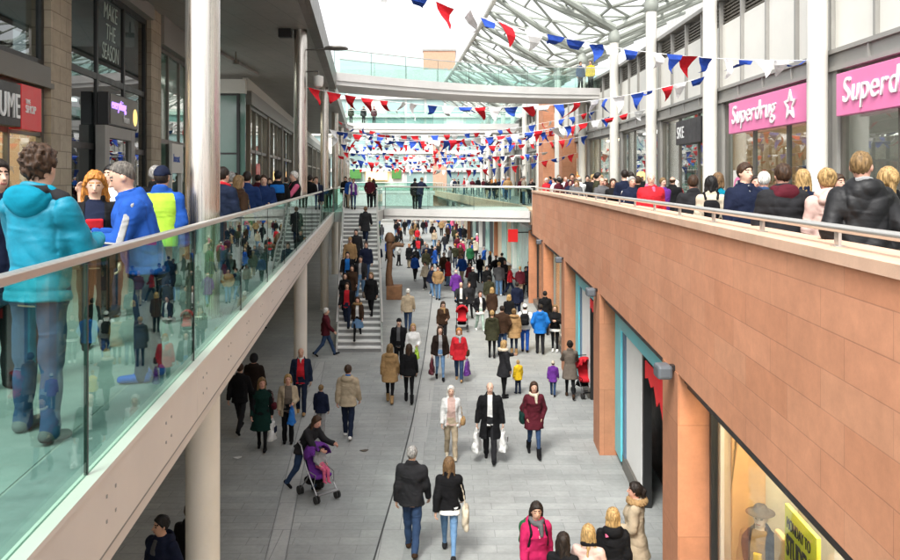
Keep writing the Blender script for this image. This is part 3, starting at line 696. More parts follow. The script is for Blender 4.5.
mb = MB(); mb.box(.3, 1.2, -.04, -.02, 5.0, 6.5, T); tag(mb.build('poster', M['whitepanel']), 'tall white poster in the chemist window at the right edge, nearest the camera', 'poster')
mb = MB(); mb.box(3.2, 4.2, -.04, -.02, 5.0, 6.4, T); tag(mb.build('poster', M['whitepanel']), 'wider white poster low in the chemist window under the large pink sign', 'poster')
# timber screen + black sign box, stock rack
t0, T, L, d = signp[3]
s = thing('shop_sign', 'black box sign with white capitals at the timber screened upper shop', 'sign', T(2.6, 0, 7.6))
mb = MB(); mb.box(1.6, 4.6, -.22, -.03, 7.62, 8.5, T); mb.build('sign_box', M['black'], s, bevel=.01)
text('SKE', s, M['whiteletter'], T(4.45, -.225, 7.85), tuple(-d), (0, 0, 1), .62, .01, .9)
mb = MB(); mb.box(2.4, 3.5, .25, .6, DECK + .03, 8.6, T); tag(mb.build('timber_screen', plain('honey_timber', (.50, .32, .16), .6, var=.2, scale=2), bevel=.01), 'honey coloured timber screen inside the upper shop window left of the pink sign', 'screen')
s = thing('display_rack', 'tall rack of small round boxes in the window beside the timber screen', 'display rack', T(5, .6, DECK))
mb = MB(); mb.box(4.3, 5.6, .85, .9, DECK + .03, 7.0, T)
for k in range(5): mb.box(4.3, 5.6, .4, .85, DECK + .3 + .42 * k, DECK + .33 + .42 * k, T)
mb.build('frame', M['whitepanel'], s)
g = goods_mb(T, 4.35, 5.55, .45, .8, [DECK + .335 + .42 * k for k in range(5)], r, [(.5, .3, .15), (.3, .1, .06), (.7, .7, .66), (.05, .2, .12)]).build('goods', M['goods'], s); g['kind'] = 'stuff'
# flank tower of sandstone at the right upper level further on, and pale office block beyond the roof
mb = MB(); x0 = 7.52
for (p, q) in (((x0 - .6, 59.5), (x0 + 1.7, 59.5)), ((x0 - .6, 62.5), (x0 - .6, 59.5)), ((x0 + 1.7, 59.5), (x0 + 1.7, 62.5)), ((x0 + 1.7, 62.5), (x0 - .6, 62.5))):
    l = math.hypot(p[0] - q[0], p[1] - q[1]); mb.face([(*p, DECK), (*q, DECK), (*q, 12.9), (*p, 12.9)], [(0, 0), (l, 0), (l, 8.2), (0, 8.2)])
mb.face([(x0 - .6, 59.5, 12.9), (x0 + 1.7, 59.5, 12.9), (x0 + 1.7, 62.5, 12.9), (x0 - .6, 62.5, 12.9)])
tag(mb.build('stone_tower', M['sand']), 'orange sandstone tower block among the far right white columns', 'building')
mb = MB()
for (p, q) in (((7.28, 52.0), (8.25, 52.0)), ((7.28, 53.4), (7.28, 52.0))):
    l = math.hypot(p[0] - q[0], p[1] - q[1]); mb.face([(*p, DECK), (*q, DECK), (*q, 9.2), (*p, 9.2)], [(0, 0), (l, 0), (l, 4.5), (0, 4.5)])
mb.face([(7.28, 52.0, 9.2), (8.25, 52.0, 9.2), (8.25, 53.4, 9.2), (7.28, 53.4, 9.2)])
tag(mb.build('stone_pier', M['sand']), 'smaller orange sandstone pier in front of the far sandstone tower block', 'stone pier')
def block(name, label, x0, x1, y0, y1, z1, mat, rows, cols, wm, faces=('front', 'left'), zb=0.0):
    t = thing(name, label, 'building', ((x0 + x1) / 2, (y0 + y1) / 2, zb))
    mb = MB(); mb.box(x0, x1, y0, y1, zb, z1); mb.build('wall', mat, t)
    mb = MB(); mb.box(x0 - .15, x1 + .15, y0 - .15, y1 + .15, z1 + .003, z1 + .3); mb.build('roof', M['midmetal'], t)
    for face in faces:
        if face == 'front': T = lambda u, o, z: (x0 + u, y0 - o, z); L = x1 - x0
        else: T = lambda u, o, z: (x0 - o, y0 + u, z); L = y1 - y0
        for rr in rows:
            w = L / cols
            for c in range(cols):
                mb = MB(); mb.box(w * c + w * .18, w * c + w * .82, .003, .05, rr, rr + 1.7, T); f = mb.build('window', M['midmetal'], t)
                mb = MB(); mb.box(w * c + w * .24, w * c + w * .76, .053, .06, rr + .1, rr + 1.6, T); mb.build('pane', wm, f)
    return t
pw = plain('office_window', (.22, .27, .30), .15, var=.2)
block('office_building', 'pale office block with grey windows rising behind the right roof edge', 16.5, 28, 52, 64, 19.5, plain('pale_render', (.62, .62, .60), .7), (13, 15.6), 4, pw)
block('office_building', 'terracotta coloured building high behind the upper footbridge glass', -5.0, 1.0, 150, 160, 30.5, plain('terracotta_render', (.50, .27, .18), .8), (22, 25.5), 5, pw, ('front',))
block('office_building', 'pinkish stone building with pale windows right of the far glass front', -2.5, -.5, 118, 124, 12.0, plain('pink_stone', (.50, .29, .20), .8), (8.5,), 2, pw, ('front', 'left'))

# end of the street: white and glass front with green panels
t = thing('department_store', 'white and glass far building closing the street, with green panels', 'building', (-9, 128, 0))
mb = MB(); mb.box(-26, 12, 128.3, 140, 0, 24.0); mb.build('wall', plain('pale_store_wall', (.5, .52, .5), .6), t)
eg = plain('store_pale_glass', (.26, .37, .36), .12, var=.18, scale=.25); egreen = plain('green_store_panel', (.06, .20, .04), .5)
for k in range(6):
    z = 4.7 + 2.9 * k
    mb = MB(); mb.box(-26, 12, 127.9, 128.29, z, z + .55); mb.build('floor_band', M['whitepanel'], t)
    for c in range(12):
        x = -26 + c * 3.15
        mb = MB(); mb.box(x + .2, x + 2.95, 128.2, 128.29, z + .6, z + 2.85); w = mb.build('window', eg if (c * 7 + k * 3) % 5 else M['whitepanel'], t)
for x0, x1 in ((-16.0, -14.2), (-9.3, -7.8)):
    mb = MB(); mb.box(x0, x1, 127.75, 127.88, 6.5, 8.0); mb.build('green_panel', egreen, t)
mb = MB(); mb.box(-13.4, -10.0, 127.6, 127.88, 6.3, 7.6); mb.build('shop_interior_glow', emis('lit_shop_orange', (1.0, .55, .2), 1.3), t)
mb = MB(); mb.box(-13.9, -9.6, 127.5, 127.85, 7.65, 8.2); mb.build('sign_board', M['whitepanel'], t)

# ================================================================== RIGHT LOWER SHOPS UNDER THE PARAPET
PY = [(-4.35, -3.4), (3.2, 4.15), (10.75, 11.7), (18.3, 19.3), (25.85, 26.8), (33.4, 34.35), (40.9, 41.9)]
plab = ['behind the camera', 'just beside the camera', 'nearest large one, left of the yellow poster window', 'between the two turquoise framed shops', 'between the further turquoise shop and the cream lit shop', 'fourth along, past the cream lit shop', 'last one at the footbridge']
for (a, b), lb_ in zip(PY, plab):
    x0, x1 = XR(a), XR(b); mb = MB(); Z = 3.688
    P = [(x0 - .01, a), (x1 - .01, b), (x1 + .62, b), (x0 + .62, a)]
    cum = 0
    for k in range(4):
        p, q = P[k], P[(k + 1) % 4]; l = math.hypot(p[0] - q[0], p[1] - q[1])
        mb.face([(*p, .004), (*q, .004), (*q, Z), (*p, Z)], [(cum, 0), (cum + l, 0), (cum + l, Z), (cum, Z)]); cum += l
    mb.face([(*p, Z) for p in P])
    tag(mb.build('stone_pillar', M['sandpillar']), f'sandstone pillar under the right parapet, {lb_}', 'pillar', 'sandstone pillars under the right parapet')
cyan = plain('turquoise_frame_paint', (.14, .60, .68), .4, var=.12, scale=1.2)
tanp = plain('orange_tan_panel', (.60, .37, .16), .6)
palew = plain('pale_display_wall', (.62, .57, .44), .7)
blab = ['lower shop window beside the camera', 'lower window with warm display, hatted mannequin and yellow poster', 'turquoise framed lower shop with dark shutter door, nearest', 'further turquoise framed lower shop beside the floral coat woman', 'cream lit lower shop window past the turquoise ones', 'dark lower shop window at the footbridge']
bays = []
for i in range(6):
    a, b = PY[i][1], PY[i + 1][0]
    T, L, d, n = frame((XR(a) + .12, a), (XR(b) + .12, b), (1, 0))
    t = thing('shop', blab[i], 'shop front', T(L / 2, 0, 0)); bays.append((t, T, L, d))
    mb = MB(); mb.box(.002, L - .002, 0, .3, 3.50, 3.686, T); mb.box(.002, L - .002, -.04, .0, 3.58, 3.684, T); mb.build('head_channel', M['darkmetal'], t)
    if i in (0, 1, 4, 5):
        window(t, T, .01, L - .01, .25, 3.49, .34, 3 if i != 1 else 1, (), fm='darkmetal' if i != 4 else 'midmetal', fw=.07, gm='clearglass' if i == 1 else 'shopglass')
        mb = MB(); mb.box(.01, L - .01, .1, .3, .004, .245, T); mb.build('plinth', M['greymetal'], t)
        interior(t, T, L, .02, 3.49, 1.45 if i == 1 else 2.2, [wwood, palew, 0, 0, wcream, wdark][i], M['lamp_warm'], r, lamps=2, shelves=i in (5,), o_in=.40)
    else:
        # turquoise band and jambs, white panel, dark shutter
        mb = MB(); mb.box(.01, L - .01, .22, .42, 3.02, 3.49, T); mb.box(L - .8, L - .01, .22, .42, .14, 3.018, T); mb.box(.01, .35, .22, .42, .14, 3.018, T); mb.build('turquoise_frame', cyan, t, bevel=.008)
        mb = MB(); mb.box(L - 2.75, L - 1.06, .30, .48, .30, 3.0, T); mb.build('white_panel', plain('white_gloss_panel', (.82, .82, .80), .6, var=.03), t)
        mb = MB(); mb.box(L - 1.055, L - .805, .26, .48, .14, 3.0, T); mb.build('panel_edge', plain('blue_grey_edge', (.10, .16, .24), .5), t)
        mb = MB(); mb.box(L - 2.8, L - .81, .25, .5, .005, .297, T); mb.build('plinth', M['greymetal'], t)
        mb = MB(); mb.box(.36, L - 2.95, .85, .9, .005, 3.0, T)
        for k in range(36): mb.box(.36, L - 2.95, .82, .848, .04 + .08 * k, .085 + .08 * k, T)
        mb.build('shutter_door', M['black'], t)
        mb = MB(); mb.box(L - 2.94, L - 2.81, .3, .46, .005, 3.0, T); mb.build('door_frame', M['darkmetal'], t)
        mb = MB(); mb.box(.36, L - 2.95, .425, 2, 3.005, 3.018, T); mb.box(.2, L - .2, .92, 1.0, 0.01, 3.0, T); mb.build('lobby', M['darkmetal'], t)
        mb = MB()
        w1 = 2.95
        poly = [(0, 0), (1, 0), (1, -.55), (.82, -.42), (.66, -.62), (.5, -.46), (.34, -.95), (.18, -.7), (0, -1.15)]
        if i == 3: poly = [(p[0], p[1] * .8) for p in poly]
        mb.raw([T(w1 - p[0] * 1.5, .19, 3.0 + p[1] * .6) for p in [(1 - q[0], q[1]) for q in poly]] + [T(w1 - p[0] * 1.5, .21, 3.0 + p[1] * .6) for p in [(1 - q[0], q[1]) for q in poly]],
               [tuple(range(9)), tuple(range(17, 8, -1))] + [(k, (k + 1) % 9, 9 + (k + 1) % 9, 9 + k) for k in range(9)])
        tag(mb.build('fabric_banner', plain('scarlet_banner', (.78, .02, .025), .85)), 'jagged red banner hanging below the nearer turquoise frame' if i == 2 else 'jagged red banner hanging below the further turquoise frame', 'banner')
# nearest window display: tan panels, poster
t, T, L, d = bays[1]
mb = MB(); mb.box(L - .10, L - .04, .56, 1.0, .3, 3.4, T); mb.build('tan_display_panel', tanp, t, bevel=.01)
mb = MB(); mb.box(L - .13, L - .082, .40, .452, .25, 3.48, T); mb.build('white_jamb', M['whitepanel'], t)
mb = MB(); mb.box(.5, 1.1, .9, .95, .3, 3.4, T); mb.build('tan_display_panel', tanp, t)
mb = MB(); mb.box(3.05, 3.4, .6, .64, .3, 3.1, T); mb.build('white_display_panel', M['whitepanel'], t, bevel=.01)
s = thing('palm_leaf', 'dry green palm leaf hanging on the orange panel of the nearest lower window', 'palm leaf', T(L - .3, .7, 2.6))
mb = MB()
for k in range(9):
    z = 3.3 - .1 * k
    mb.face([T(L - .55 + .02 * k, .50, z), T(L - .62 + .05 * k, .50, z - .32), T(L - .5 + .02 * k, .49, z - .08)]); mb.face([T(L - .53 + .02 * k, .50, z), T(L - .36 + .015 * k, .50, z - .32), T(L - .5 + .02 * k, .49, z - .08)])
mb.build('leaf_blade', plain('olive_leaf', (.10, .13, .04), .6), s)
s = thing('poster', 'yellow STUDENT 20% poster standing in the nearest lower window', 'poster', T(3.7, .55, .3))
ylw = plain('yellow_poster_face', (.62, .60, .03), .5, var=.05)
mb = MB(); mb.box(3.60, 4.45, .52, .56, .9, 2.84, T); mb.build('board', ylw, s)
mb = MB(); mb.box(4.46, 4.76, .50, .58, .9, 2.45, T); mb.build('side_block', tanp, s, bevel=.05)
bk = plain('black_ink', (.02, .02, .02), .5)
text('MONDAY TO', s, bk, T(4.38, .512, 2.62), tuple(-d), (0, 0, 1), .17, .003, .62)
text('STUDENT', s, bk, T(4.39, .512, 2.34), tuple(-d), (0, 0, 1), .31, .003, .55, offset=.008)
text('20%', s, bk, T(4.33, .512, 1.76), tuple(-d), (0, 0, 1), .66, .003, .66, offset=.015)
text('OFF', s, bk, T(4.33, .512, 1.2), tuple(-d), (0, 0, 1), .60, .003, .62, offset=.012)
# floodlight boxes on the wall over the pillars
for k, (Y, zz, lb_) in enumerate(((11.0, 3.67, 'grey box floodlight above the nearest large sandstone pillar'), (18.75, 3.67, 'grey box floodlight above the pillar between the turquoise shops'), (26.3, 3.67, 'grey box floodlight above the pillar by the cream lit shop'), (33.9, 3.67, 'farthest grey box floodlight under the right parapet'))):
    x = XR(Y); t = thing('floodlight', lb_, 'wall light', (x - .3, Y, zz), 'box floodlights under the right parapet')
    mb = MB(); mb.box(x - .26, x - .05, Y - .14, Y + .14, zz - .09, zz + .10); mb.build('housing', plain('slate_grey_housing', (.10, .115, .13), .45), t, bevel=.04)
    mb = MB(); mb.box(x - .049, x - .002, Y - .06, Y + .06, zz + .024, zz + .09); mb.build('bracket', M['darkmetal'], t)
# lower facade beyond the footbridge: pale teal glass
pts = [(4.75, 44), (4.75, 57), (3.9, 66), (3.0, 75), (2.1, 85), (1.0, 97), (-.5, 112)]
for i in range(6):
    T, L, d, n = frame(pts[i], pts[i + 1], (1, 0))
    t = thing('shop', f'{ordn[i]} pale teal glass lower front beyond the footbridge on the right', 'shop front', T(L / 2, 0, 0), 'teal glass lower fronts beyond the footbridge')
    k = 4; w = L / k
    for j in range(k):
        if j % 2 == 0 or i == 0: mb = MB(); mb.box(j * w + .02, (j + 1) * w - .02, 0, .1, .05, 4.6, T); mb.build('glass_cladding', M['tealpanel'], t)
    for j in range(k):
        if j % 2 and i: mb = MB(); mb.box(j * w + .02, (j + 1) * w - .02, .05, .1, .05, 3.4, T); mb.build('shop_window', [M['black'], wcream, wdark][i % 3], t)
    mb = MB(); mb.box(0, .35, -.25, .2, .004, 4.66, T); mb.build('pier', M['whitepanel'] if i % 2 else M['sandpillar'], t)
    mb = MB(); mb.box(.36, L, -.02, .2, 3.42, 3.9, T); mb.build('header_band', M['midmetal'], t)
t = thing('hanging_sign', 'plain red square projecting sign past the last sandstone pillar', 'sign', (3.6, 45.5, 2.8))
mb = MB(); mb.box(3.3, 3.85, 45.4, 45.5, 2.78, 3.5); mb.build('sign_face', emis('red_sign_added_glow', (.70, .025, .025), .38), t, bevel=.01)  # slight emission added so the red face does not render dark
mb = MB(); mb.box(3.86, 4.74, 45.43, 45.47, 3.3, 3.36); mb.build('bracket', M['darkmetal'], t)

# ================================================================== FOOTBRIDGES
def bridge(name, label, front, back, ztop, th, label_b, gmat, rails=(True, True), panel=2.4):
    t = thing(name, label, 'footbridge', (front[0][0], front[0][1], ztop - th))
    mb = MB(); poly = front + back[::-1]; mb.prism(poly, ztop - th, ztop - .004)
    mb.build('deck', M['bridge'], t)
    for which, line, sgn in ((0, front, 1), (1, back, -1)):
        mb = MB()
        for i in range(len(line) - 1):
            a, b = Vector((*line[i], 0)), Vector((*line[i + 1], 0)); d = (b - a); L = d.length; d.normalize(); n = Vector((d.y, -d.x, 0)) * sgn
            T = lambda u, o, z: tuple(a + d * u + n * o + Vector((0, 0, z)))
            mb.box(0, L, .003, .06, ztop - th * .62, ztop + .05, T)
        mb.build('edge_fascia', M['bridge'], t)
        balustrade(label_b[which], line if sgn == 1 else line[::-1], ztop + .03, panel, 1.2, gmat, back=.08)
    return t
f1 = [(-3.55, 43.3), (-1.2, 42.3), (1.2, 41.3), (4.02, 40.2)]
b1 = [(-6.5, 48.2), (-1.2, 47.6), (1.2, 47.0), (5.0, 46.2)]
t = bridge('footbridge', 'lower footbridge with green glass sides crossing the street at the stair head', f1, b1, DECK, .52, ['front green glass balustrade of the lower footbridge', 'rear green glass balustrade of the lower footbridge'], 'balu_far')
mb = MB(); mb.prism([(XL(40.0) + .0, 40.0), (-3.62, 40.0), (-3.62, 43.3), (XL(46.0) + .0, 46.0)], DECK - .5, DECK - .003); mb.build('stair_landing', M['bridge'], t)
balustrade('short glass balustrade beside the stair head', [(-3.62, 40.05), (-3.60, 43.2)], DECK, 1.6, gmat='balu_far')
balustrade('narrow glass return between the left walkway and the stair head', [(XL(39.5) + .02, 39.5), (-5.28, 40.0)], DECK, 1.0)
def arc(x0, y0, x1, y1, bow, n=9): return [(x0 + (x1 - x0) * k / n, y0 + (y1 - y0) * k / n + bow * math.sin(math.pi * k / n)) for k in range(n + 1)]
fa = arc(-5.6, 39.0, 9.4, 45.8, 1.8); ba = arc(-5.9, 42.6, 9.4, 49.3, 1.8)
bridge('footbridge', 'curved upper footbridge with glass sides high over the street, nearer', fa, ba, L3, .56, ['front glass balustrade of the nearer upper footbridge', 'rear glass balustrade of the nearer upper footbridge'], 'balu_far', panel=1.9)
fb = arc(-9.6, 73.5, 6.4, 74.5, .8, 6); bb = arc(-9.8, 76.5, 6.4, 77.5, .8, 6)
bridge('footbridge', 'straight upper footbridge farther along the street', fb, bb, L3, .8, ['front glass balustrade of the farther upper footbridge', 'rear glass balustrade of the farther upper footbridge'], 'balu_far', panel=2.6)
# far link at walkway level near the end
fe = [(-14.4, 117), (-1.0, 117)]; be = [(-14.6, 121), (-1.0, 121)]
bridge('footbridge', 'farthest walkway level footbridge before the white end building', fe, be, DECK, .6, ['front glass balustrade of the farthest footbridge', 'rear glass balustrade of the farthest footbridge'], 'balu_far', panel=3.0)

# ================================================================== STAIRS
def SX(y): return -4.12 - .1087 * (y - 29.3)       # left side of the flight
SW = 1.60
t = thing('staircase', 'straight stone staircase from the street up to the footbridge', 'staircase', (-3.6, 34.6, 0))
nst = 28; rise = DECK / nst; tread = .335; land_at = 15; land = 1.3
ys = []; y = 29.3
for k in range(nst):
    ys.append(y); y += tread if k != land_at else land
ytop = y
def stair_z(Y):
    k = sum(1 for q in ys if q <= Y); return k * rise
scale_y = (40.0 - 29.3) / (ytop - 29.3)
ys = [29.3 + (q - 29.3) * scale_y for q in ys] + [40.0]
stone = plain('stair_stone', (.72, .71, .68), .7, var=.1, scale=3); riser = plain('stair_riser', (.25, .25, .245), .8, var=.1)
for k in range(nst):
    mb = MB()
    z = (k + 1) * rise; a, b = ys[k], ys[k + 1]
    q = lambda y, s: SX(y) + s * SW
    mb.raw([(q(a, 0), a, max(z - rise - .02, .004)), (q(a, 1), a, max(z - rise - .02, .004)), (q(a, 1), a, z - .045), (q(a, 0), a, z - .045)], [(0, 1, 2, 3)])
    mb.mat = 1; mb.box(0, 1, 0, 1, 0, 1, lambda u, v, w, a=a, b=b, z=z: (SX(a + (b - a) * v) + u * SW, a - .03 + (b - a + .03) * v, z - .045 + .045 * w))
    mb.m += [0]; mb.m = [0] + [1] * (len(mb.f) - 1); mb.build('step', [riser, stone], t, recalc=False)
for s in (-.03, SW + .03):
    mb = MB()
    for k in range(nst):
        a, b = ys[k], ys[k + 1]; z = (k + 1) * rise
        x0, x1 = SX(a) + s - .03, SX(b) + s - .03
        mb.raw([(x0, a, max(z - .55, .004)), (x0 + .06, a, max(z - .55, .004)), (x0 + .06, a, z + .10), (x0, a, z + .10), (x1, b, max(z - .4, .004)), (x1 + .06, b, max(z - .4, .004)), (x1 + .06, b, z + .26 if b - a < .5 else z + .10), (x1, b, z + .26 if b - a < .5 else z + .10)], [(0, 1, 2, 3), (4, 7, 6, 5), (0, 4, 5, 1), (3, 2, 6, 7), (0, 3, 7, 4), (1, 5, 6, 2)])
    mb.build('stringer', M['bridge'], t)
    mb = MB(); pr = [(SX(ys[k]) + s, ys[k], (k + 1) * rise + .92) for k in range(nst)] + [(SX(40) + s, 40, DECK + 1.05)]
    mb.tube(pr, .035, 8); mb.build('handrail', M['rail'], t)
    for k in range(0, nst - 3, 4):
        mb = MB(); a, b = ys[k], ys[k + 4]
        mb.raw([(SX(a) + s, a + .04, (k + 1) * rise + .12), (SX(b) + s, b - .04, (k + 5) * rise + .08), (SX(b) + s, b - .04, (k + 5) * rise + .86), (SX(a) + s, a + .04, (k + 1) * rise + .86),
                (SX(a) + s + .012, a + .04, (k + 1) * rise + .12), (SX(b) + s + .012, b - .04, (k + 5) * rise + .08), (SX(b) + s + .012, b - .04, (k + 5) * rise + .86), (SX(a) + s + .012, a + .04, (k + 1) * rise + .86)],
               [(0, 1, 2, 3), (7, 6, 5, 4), (0, 4, 5, 1), (1, 5, 6, 2), (2, 6, 7, 3), (3, 7, 4, 0)])
        mb.build('glass_panel', M['balu_far'], t)
mb = MB(); mb.prism([(SX(38.4), 38.4), (SX(38.4) + SW, 38.4), (SX(39.9) + SW, 39.9), (SX(39.9), 39.9)], .004, DECK - .9); mb.build('support_wall', M['concrete'], t)

# brown wooden post sculpture beside the stair
t = thing('wooden_post', 'dark brown wooden post with side arm and lantern head beside the stairs', 'sculpture', (-3.02, 42.4, 0))
mb = MB(); mb.box(-3.35, -2.55, 42.0, 42.8, .004, .72); mb.build('crate', plain('crate_wood', (.23, .11, .05), .75, var=.3, scale=4), t, bevel=.03)
mb = MB(); mb.tube([(-3.2, 42.4, .70), (-3.25, 42.4, 1.3), (-3.18, 42.4, 2.1), (-3.22, 42.4, 2.9), (-3.2, 42.4, 3.45)], [.22, .17, .15, .18, .10], 10); mb.build('trunk', M['wood'], t, smooth=True)
mb = MB(); mb.tube([(-3.2, 42.4, 2.62), (-2.9, 42.35, 2.88), (-2.45, 42.3, 2.85)], [.15, .13, .10], 8); mb.build('arm', M['wood'], t, smooth=True)
mb = MB(); mb.lathe(-3.2, 42.4, [(.1, 3.0), (.25, 3.05), (.27, 3.22), (.2, 3.42), (.10, 3.52)], 14); mb.build('lantern_head', M['wood'], t, smooth=True)

# ================================================================== ROOF CANOPY (diagrid on forked column heads)
def XE(Y): return 2.67 - .0625 * (Y - 47.5) - .0003 * (Y - 47.5) ** 2
def canz(x, Y):
    d = XC(Y) - x
    return 14.1 + (.50 * d if d > 0 else .40 * -d)
t = thing('roof_canopy', 'white grey steel diagrid roof canopy over the right shops', 'roof canopy', (8, 60, 13.5))
Yg = [26 + 2.5167 * k for k in range(34)]
def cp(i, j):
    Y = Yg[i]; xe = XE(Y); xr_ = XC(Y) + 7.0; x = xe + (xr_ - xe) * j / 8
    return Vector((x, Y, canz(x, Y) + .25))
mb = MB()
for i in range(len(Yg) - 1):
    for j in range(8):
        if (i + j) % 2 == 0: mb.tube([cp(i, j), cp(i + 1, j + 1)], .08, 5, caps=False)
        else: mb.tube([cp(i, j + 1), cp(i + 1, j)], .08, 5, caps=False)
        mb.tube([cp(i, j), cp(i, j + 1)], .065, 5, caps=False)
for j in range(1, 9):
    for i in range(len(Yg) - 1):
        if (i + j) % 2 == 0: mb.tube([cp(i, j), cp(i + 1, j)], .08, 5, caps=False)
mb.build('diagrid', M['canopy'], t)
mb = MB(); mb.tube([cp(i, 0) for i in range(len(Yg))], .16, 8); mb.build('edge_tube', M['white_col'], t)
for k, Y in enumerate(CYS[3:12]):
    h = Vector((XC(Y), Y, 14.05))
    for dy, dx in ((0.6, 0), ):
        mb = MB()
        for (yy, jx) in ((Y - 1.6, 'e'), (Y + 2.2, 'e')):
            x = XE(yy) + .05; mb.tube([h, ((h.x + x) / 2, (h.y + yy) / 2, canz((h.x + x) / 2, Y) - .05), (x, yy, canz(x, yy) + .1)], [.24, .20, .13], 8)
        for yy in (Y - 2.5, Y + 2.5):
            x = h.x + 6.9; mb.tube([h, (x, yy, canz(x, yy) + .1)], .18, 8)
        mb.build('fork_arm', M['canopy'], t, smooth=True)

# ================================================================== BUNTING
fr, fw, fb_ = fabric((.62, .02, .03)), fabric((.78, .78, .77)), fabric((.025, .07, .36))
def bunting(label, A, B, sag, n, size=.52, seed=0, skew=0.0):
    rr = random.Random(seed); A, B = Vector(A), Vector(B)
    t = thing('bunting_string', label, 'bunting', tuple(A), 'bunting strings across the street')
    f = lambda s: A.lerp(B, s) + Vector((0, 0, -4 * sag * (s + skew * s * (1 - s)) * (1 - s)))
    mb = MB(); mb.tube([f(k / 24) for k in range(25)], .009, 4, caps=False); mb.build('cord', fw, t)
    seqc = [0, 1, 2]; k0 = rr.randrange(3)
    for k in range(n):
        s = (k + .5 + rr.uniform(-.18, .18)) / n
        p = f(s); q = f(min(1, s + .02)); d = (q - p).normalized()
        w = size * rr.uniform(.8, 1.05); h = size * rr.uniform(1.0, 1.3)
        tw, sw, lift = rr.gauss(0, .6), rr.gauss(0, .42), max(0, rr.gauss(.35, .5))
        mat = (fr, fw, fb_)[(k + k0) % 3] if rr.random() < .75 else rr.choice((fr, fw, fb_))
        side = Vector((d.x * math.cos(tw) - d.y * math.sin(tw), d.x * math.sin(tw) + d.y * math.cos(tw), d.z))
        out = Vector((-side.y, side.x, 0)).normalized()
        m2 = MB(); rows = 4; top = []
        for r_ in range(rows + 1):
            v = r_ / rows; ww = w * (1 - v) / 2 + .004
            dn = Vector((0, 0, -1)) * h * v * math.cos(min(1.3, lift * v * 1.5)) + out * (h * (sw * v + lift * v * v) + .05 * math.sin(5 * v + k)) + d * (.10 * math.sin(3 * v + k * 2) * v)
            top.append((p + dn - side * ww, p + dn + side * ww + out * .05 * math.sin(4 * v + k)))
        vs = [x for pr in top for x in pr]; vs2 = [v_ + out * .006 for v_ in vs]
        N_ = len(vs); fs = []
        for r_ in range(rows): a = 2 * r_; fs += [(a, a + 1, a + 3, a + 2), (N_ + a, N_ + a + 2, N_ + a + 3, N_ + a + 1), (a, a + 2, N_ + a + 2, N_ + a), (a + 1, N_ + a + 1, N_ + a + 3, a + 3)]
        m2.raw(vs + vs2, fs); m2.build('flag', mat, t, recalc=False)
    return t
bunting('nearest bunting string, falling from the left ceiling edge past the first pink sign', (XL(15.6) + .1, 15.6, 10.95), (8.18, 18.2, 9.02), .62, 25, .41, 1, .35)
bunting('second bunting string, from the steel column to the column left of the pink signs', (col_x(24) + .2, 24, 9.08), (8.18, 25.9, 9.62), .78, 25, .43, 5)
bunting('third bunting string, from the column at the stair head across the street', (col_x(38.9) + .2, 38.75, 8.35), (8.18, 33.5, 9.25), .62, 25, .43, 9)
bunting('fourth bunting string, just behind the lower footbridge front', (col_x(38.9) + .2, 38.9, 8.75), (8.18, 41.0, 9.55), .85, 26, .44, 13)
kk = 0
onames = ["first", "second", "third", "fourth", "fifth", "sixth", "seventh", "eighth", "ninth", "tenth", "eleventh", "twelfth", "thirteenth", "fourteenth", "fifteenth", "sixteenth"]
for Y in (43.5, 46, 49, 52, 55, 58.5, 62, 66, 70, 75, 80, 85, 90, 96, 102, 108):
    yl = Y - 1; n = 25 if Y < 80 else 22
    za, zb = 8.9 + 1.1 * math.sin(kk * 2.4), 9.0 + 1.1 * math.cos(kk * 1.7)
    bunting(f'{onames[kk]} bunting string in the dense far cluster between the two sides', (col_x(yl) + .3, yl, za), (XC(Y) - .25, Y, zb), .7 + .3 * math.sin(kk), n, .43, 20 + kk); kk += 1

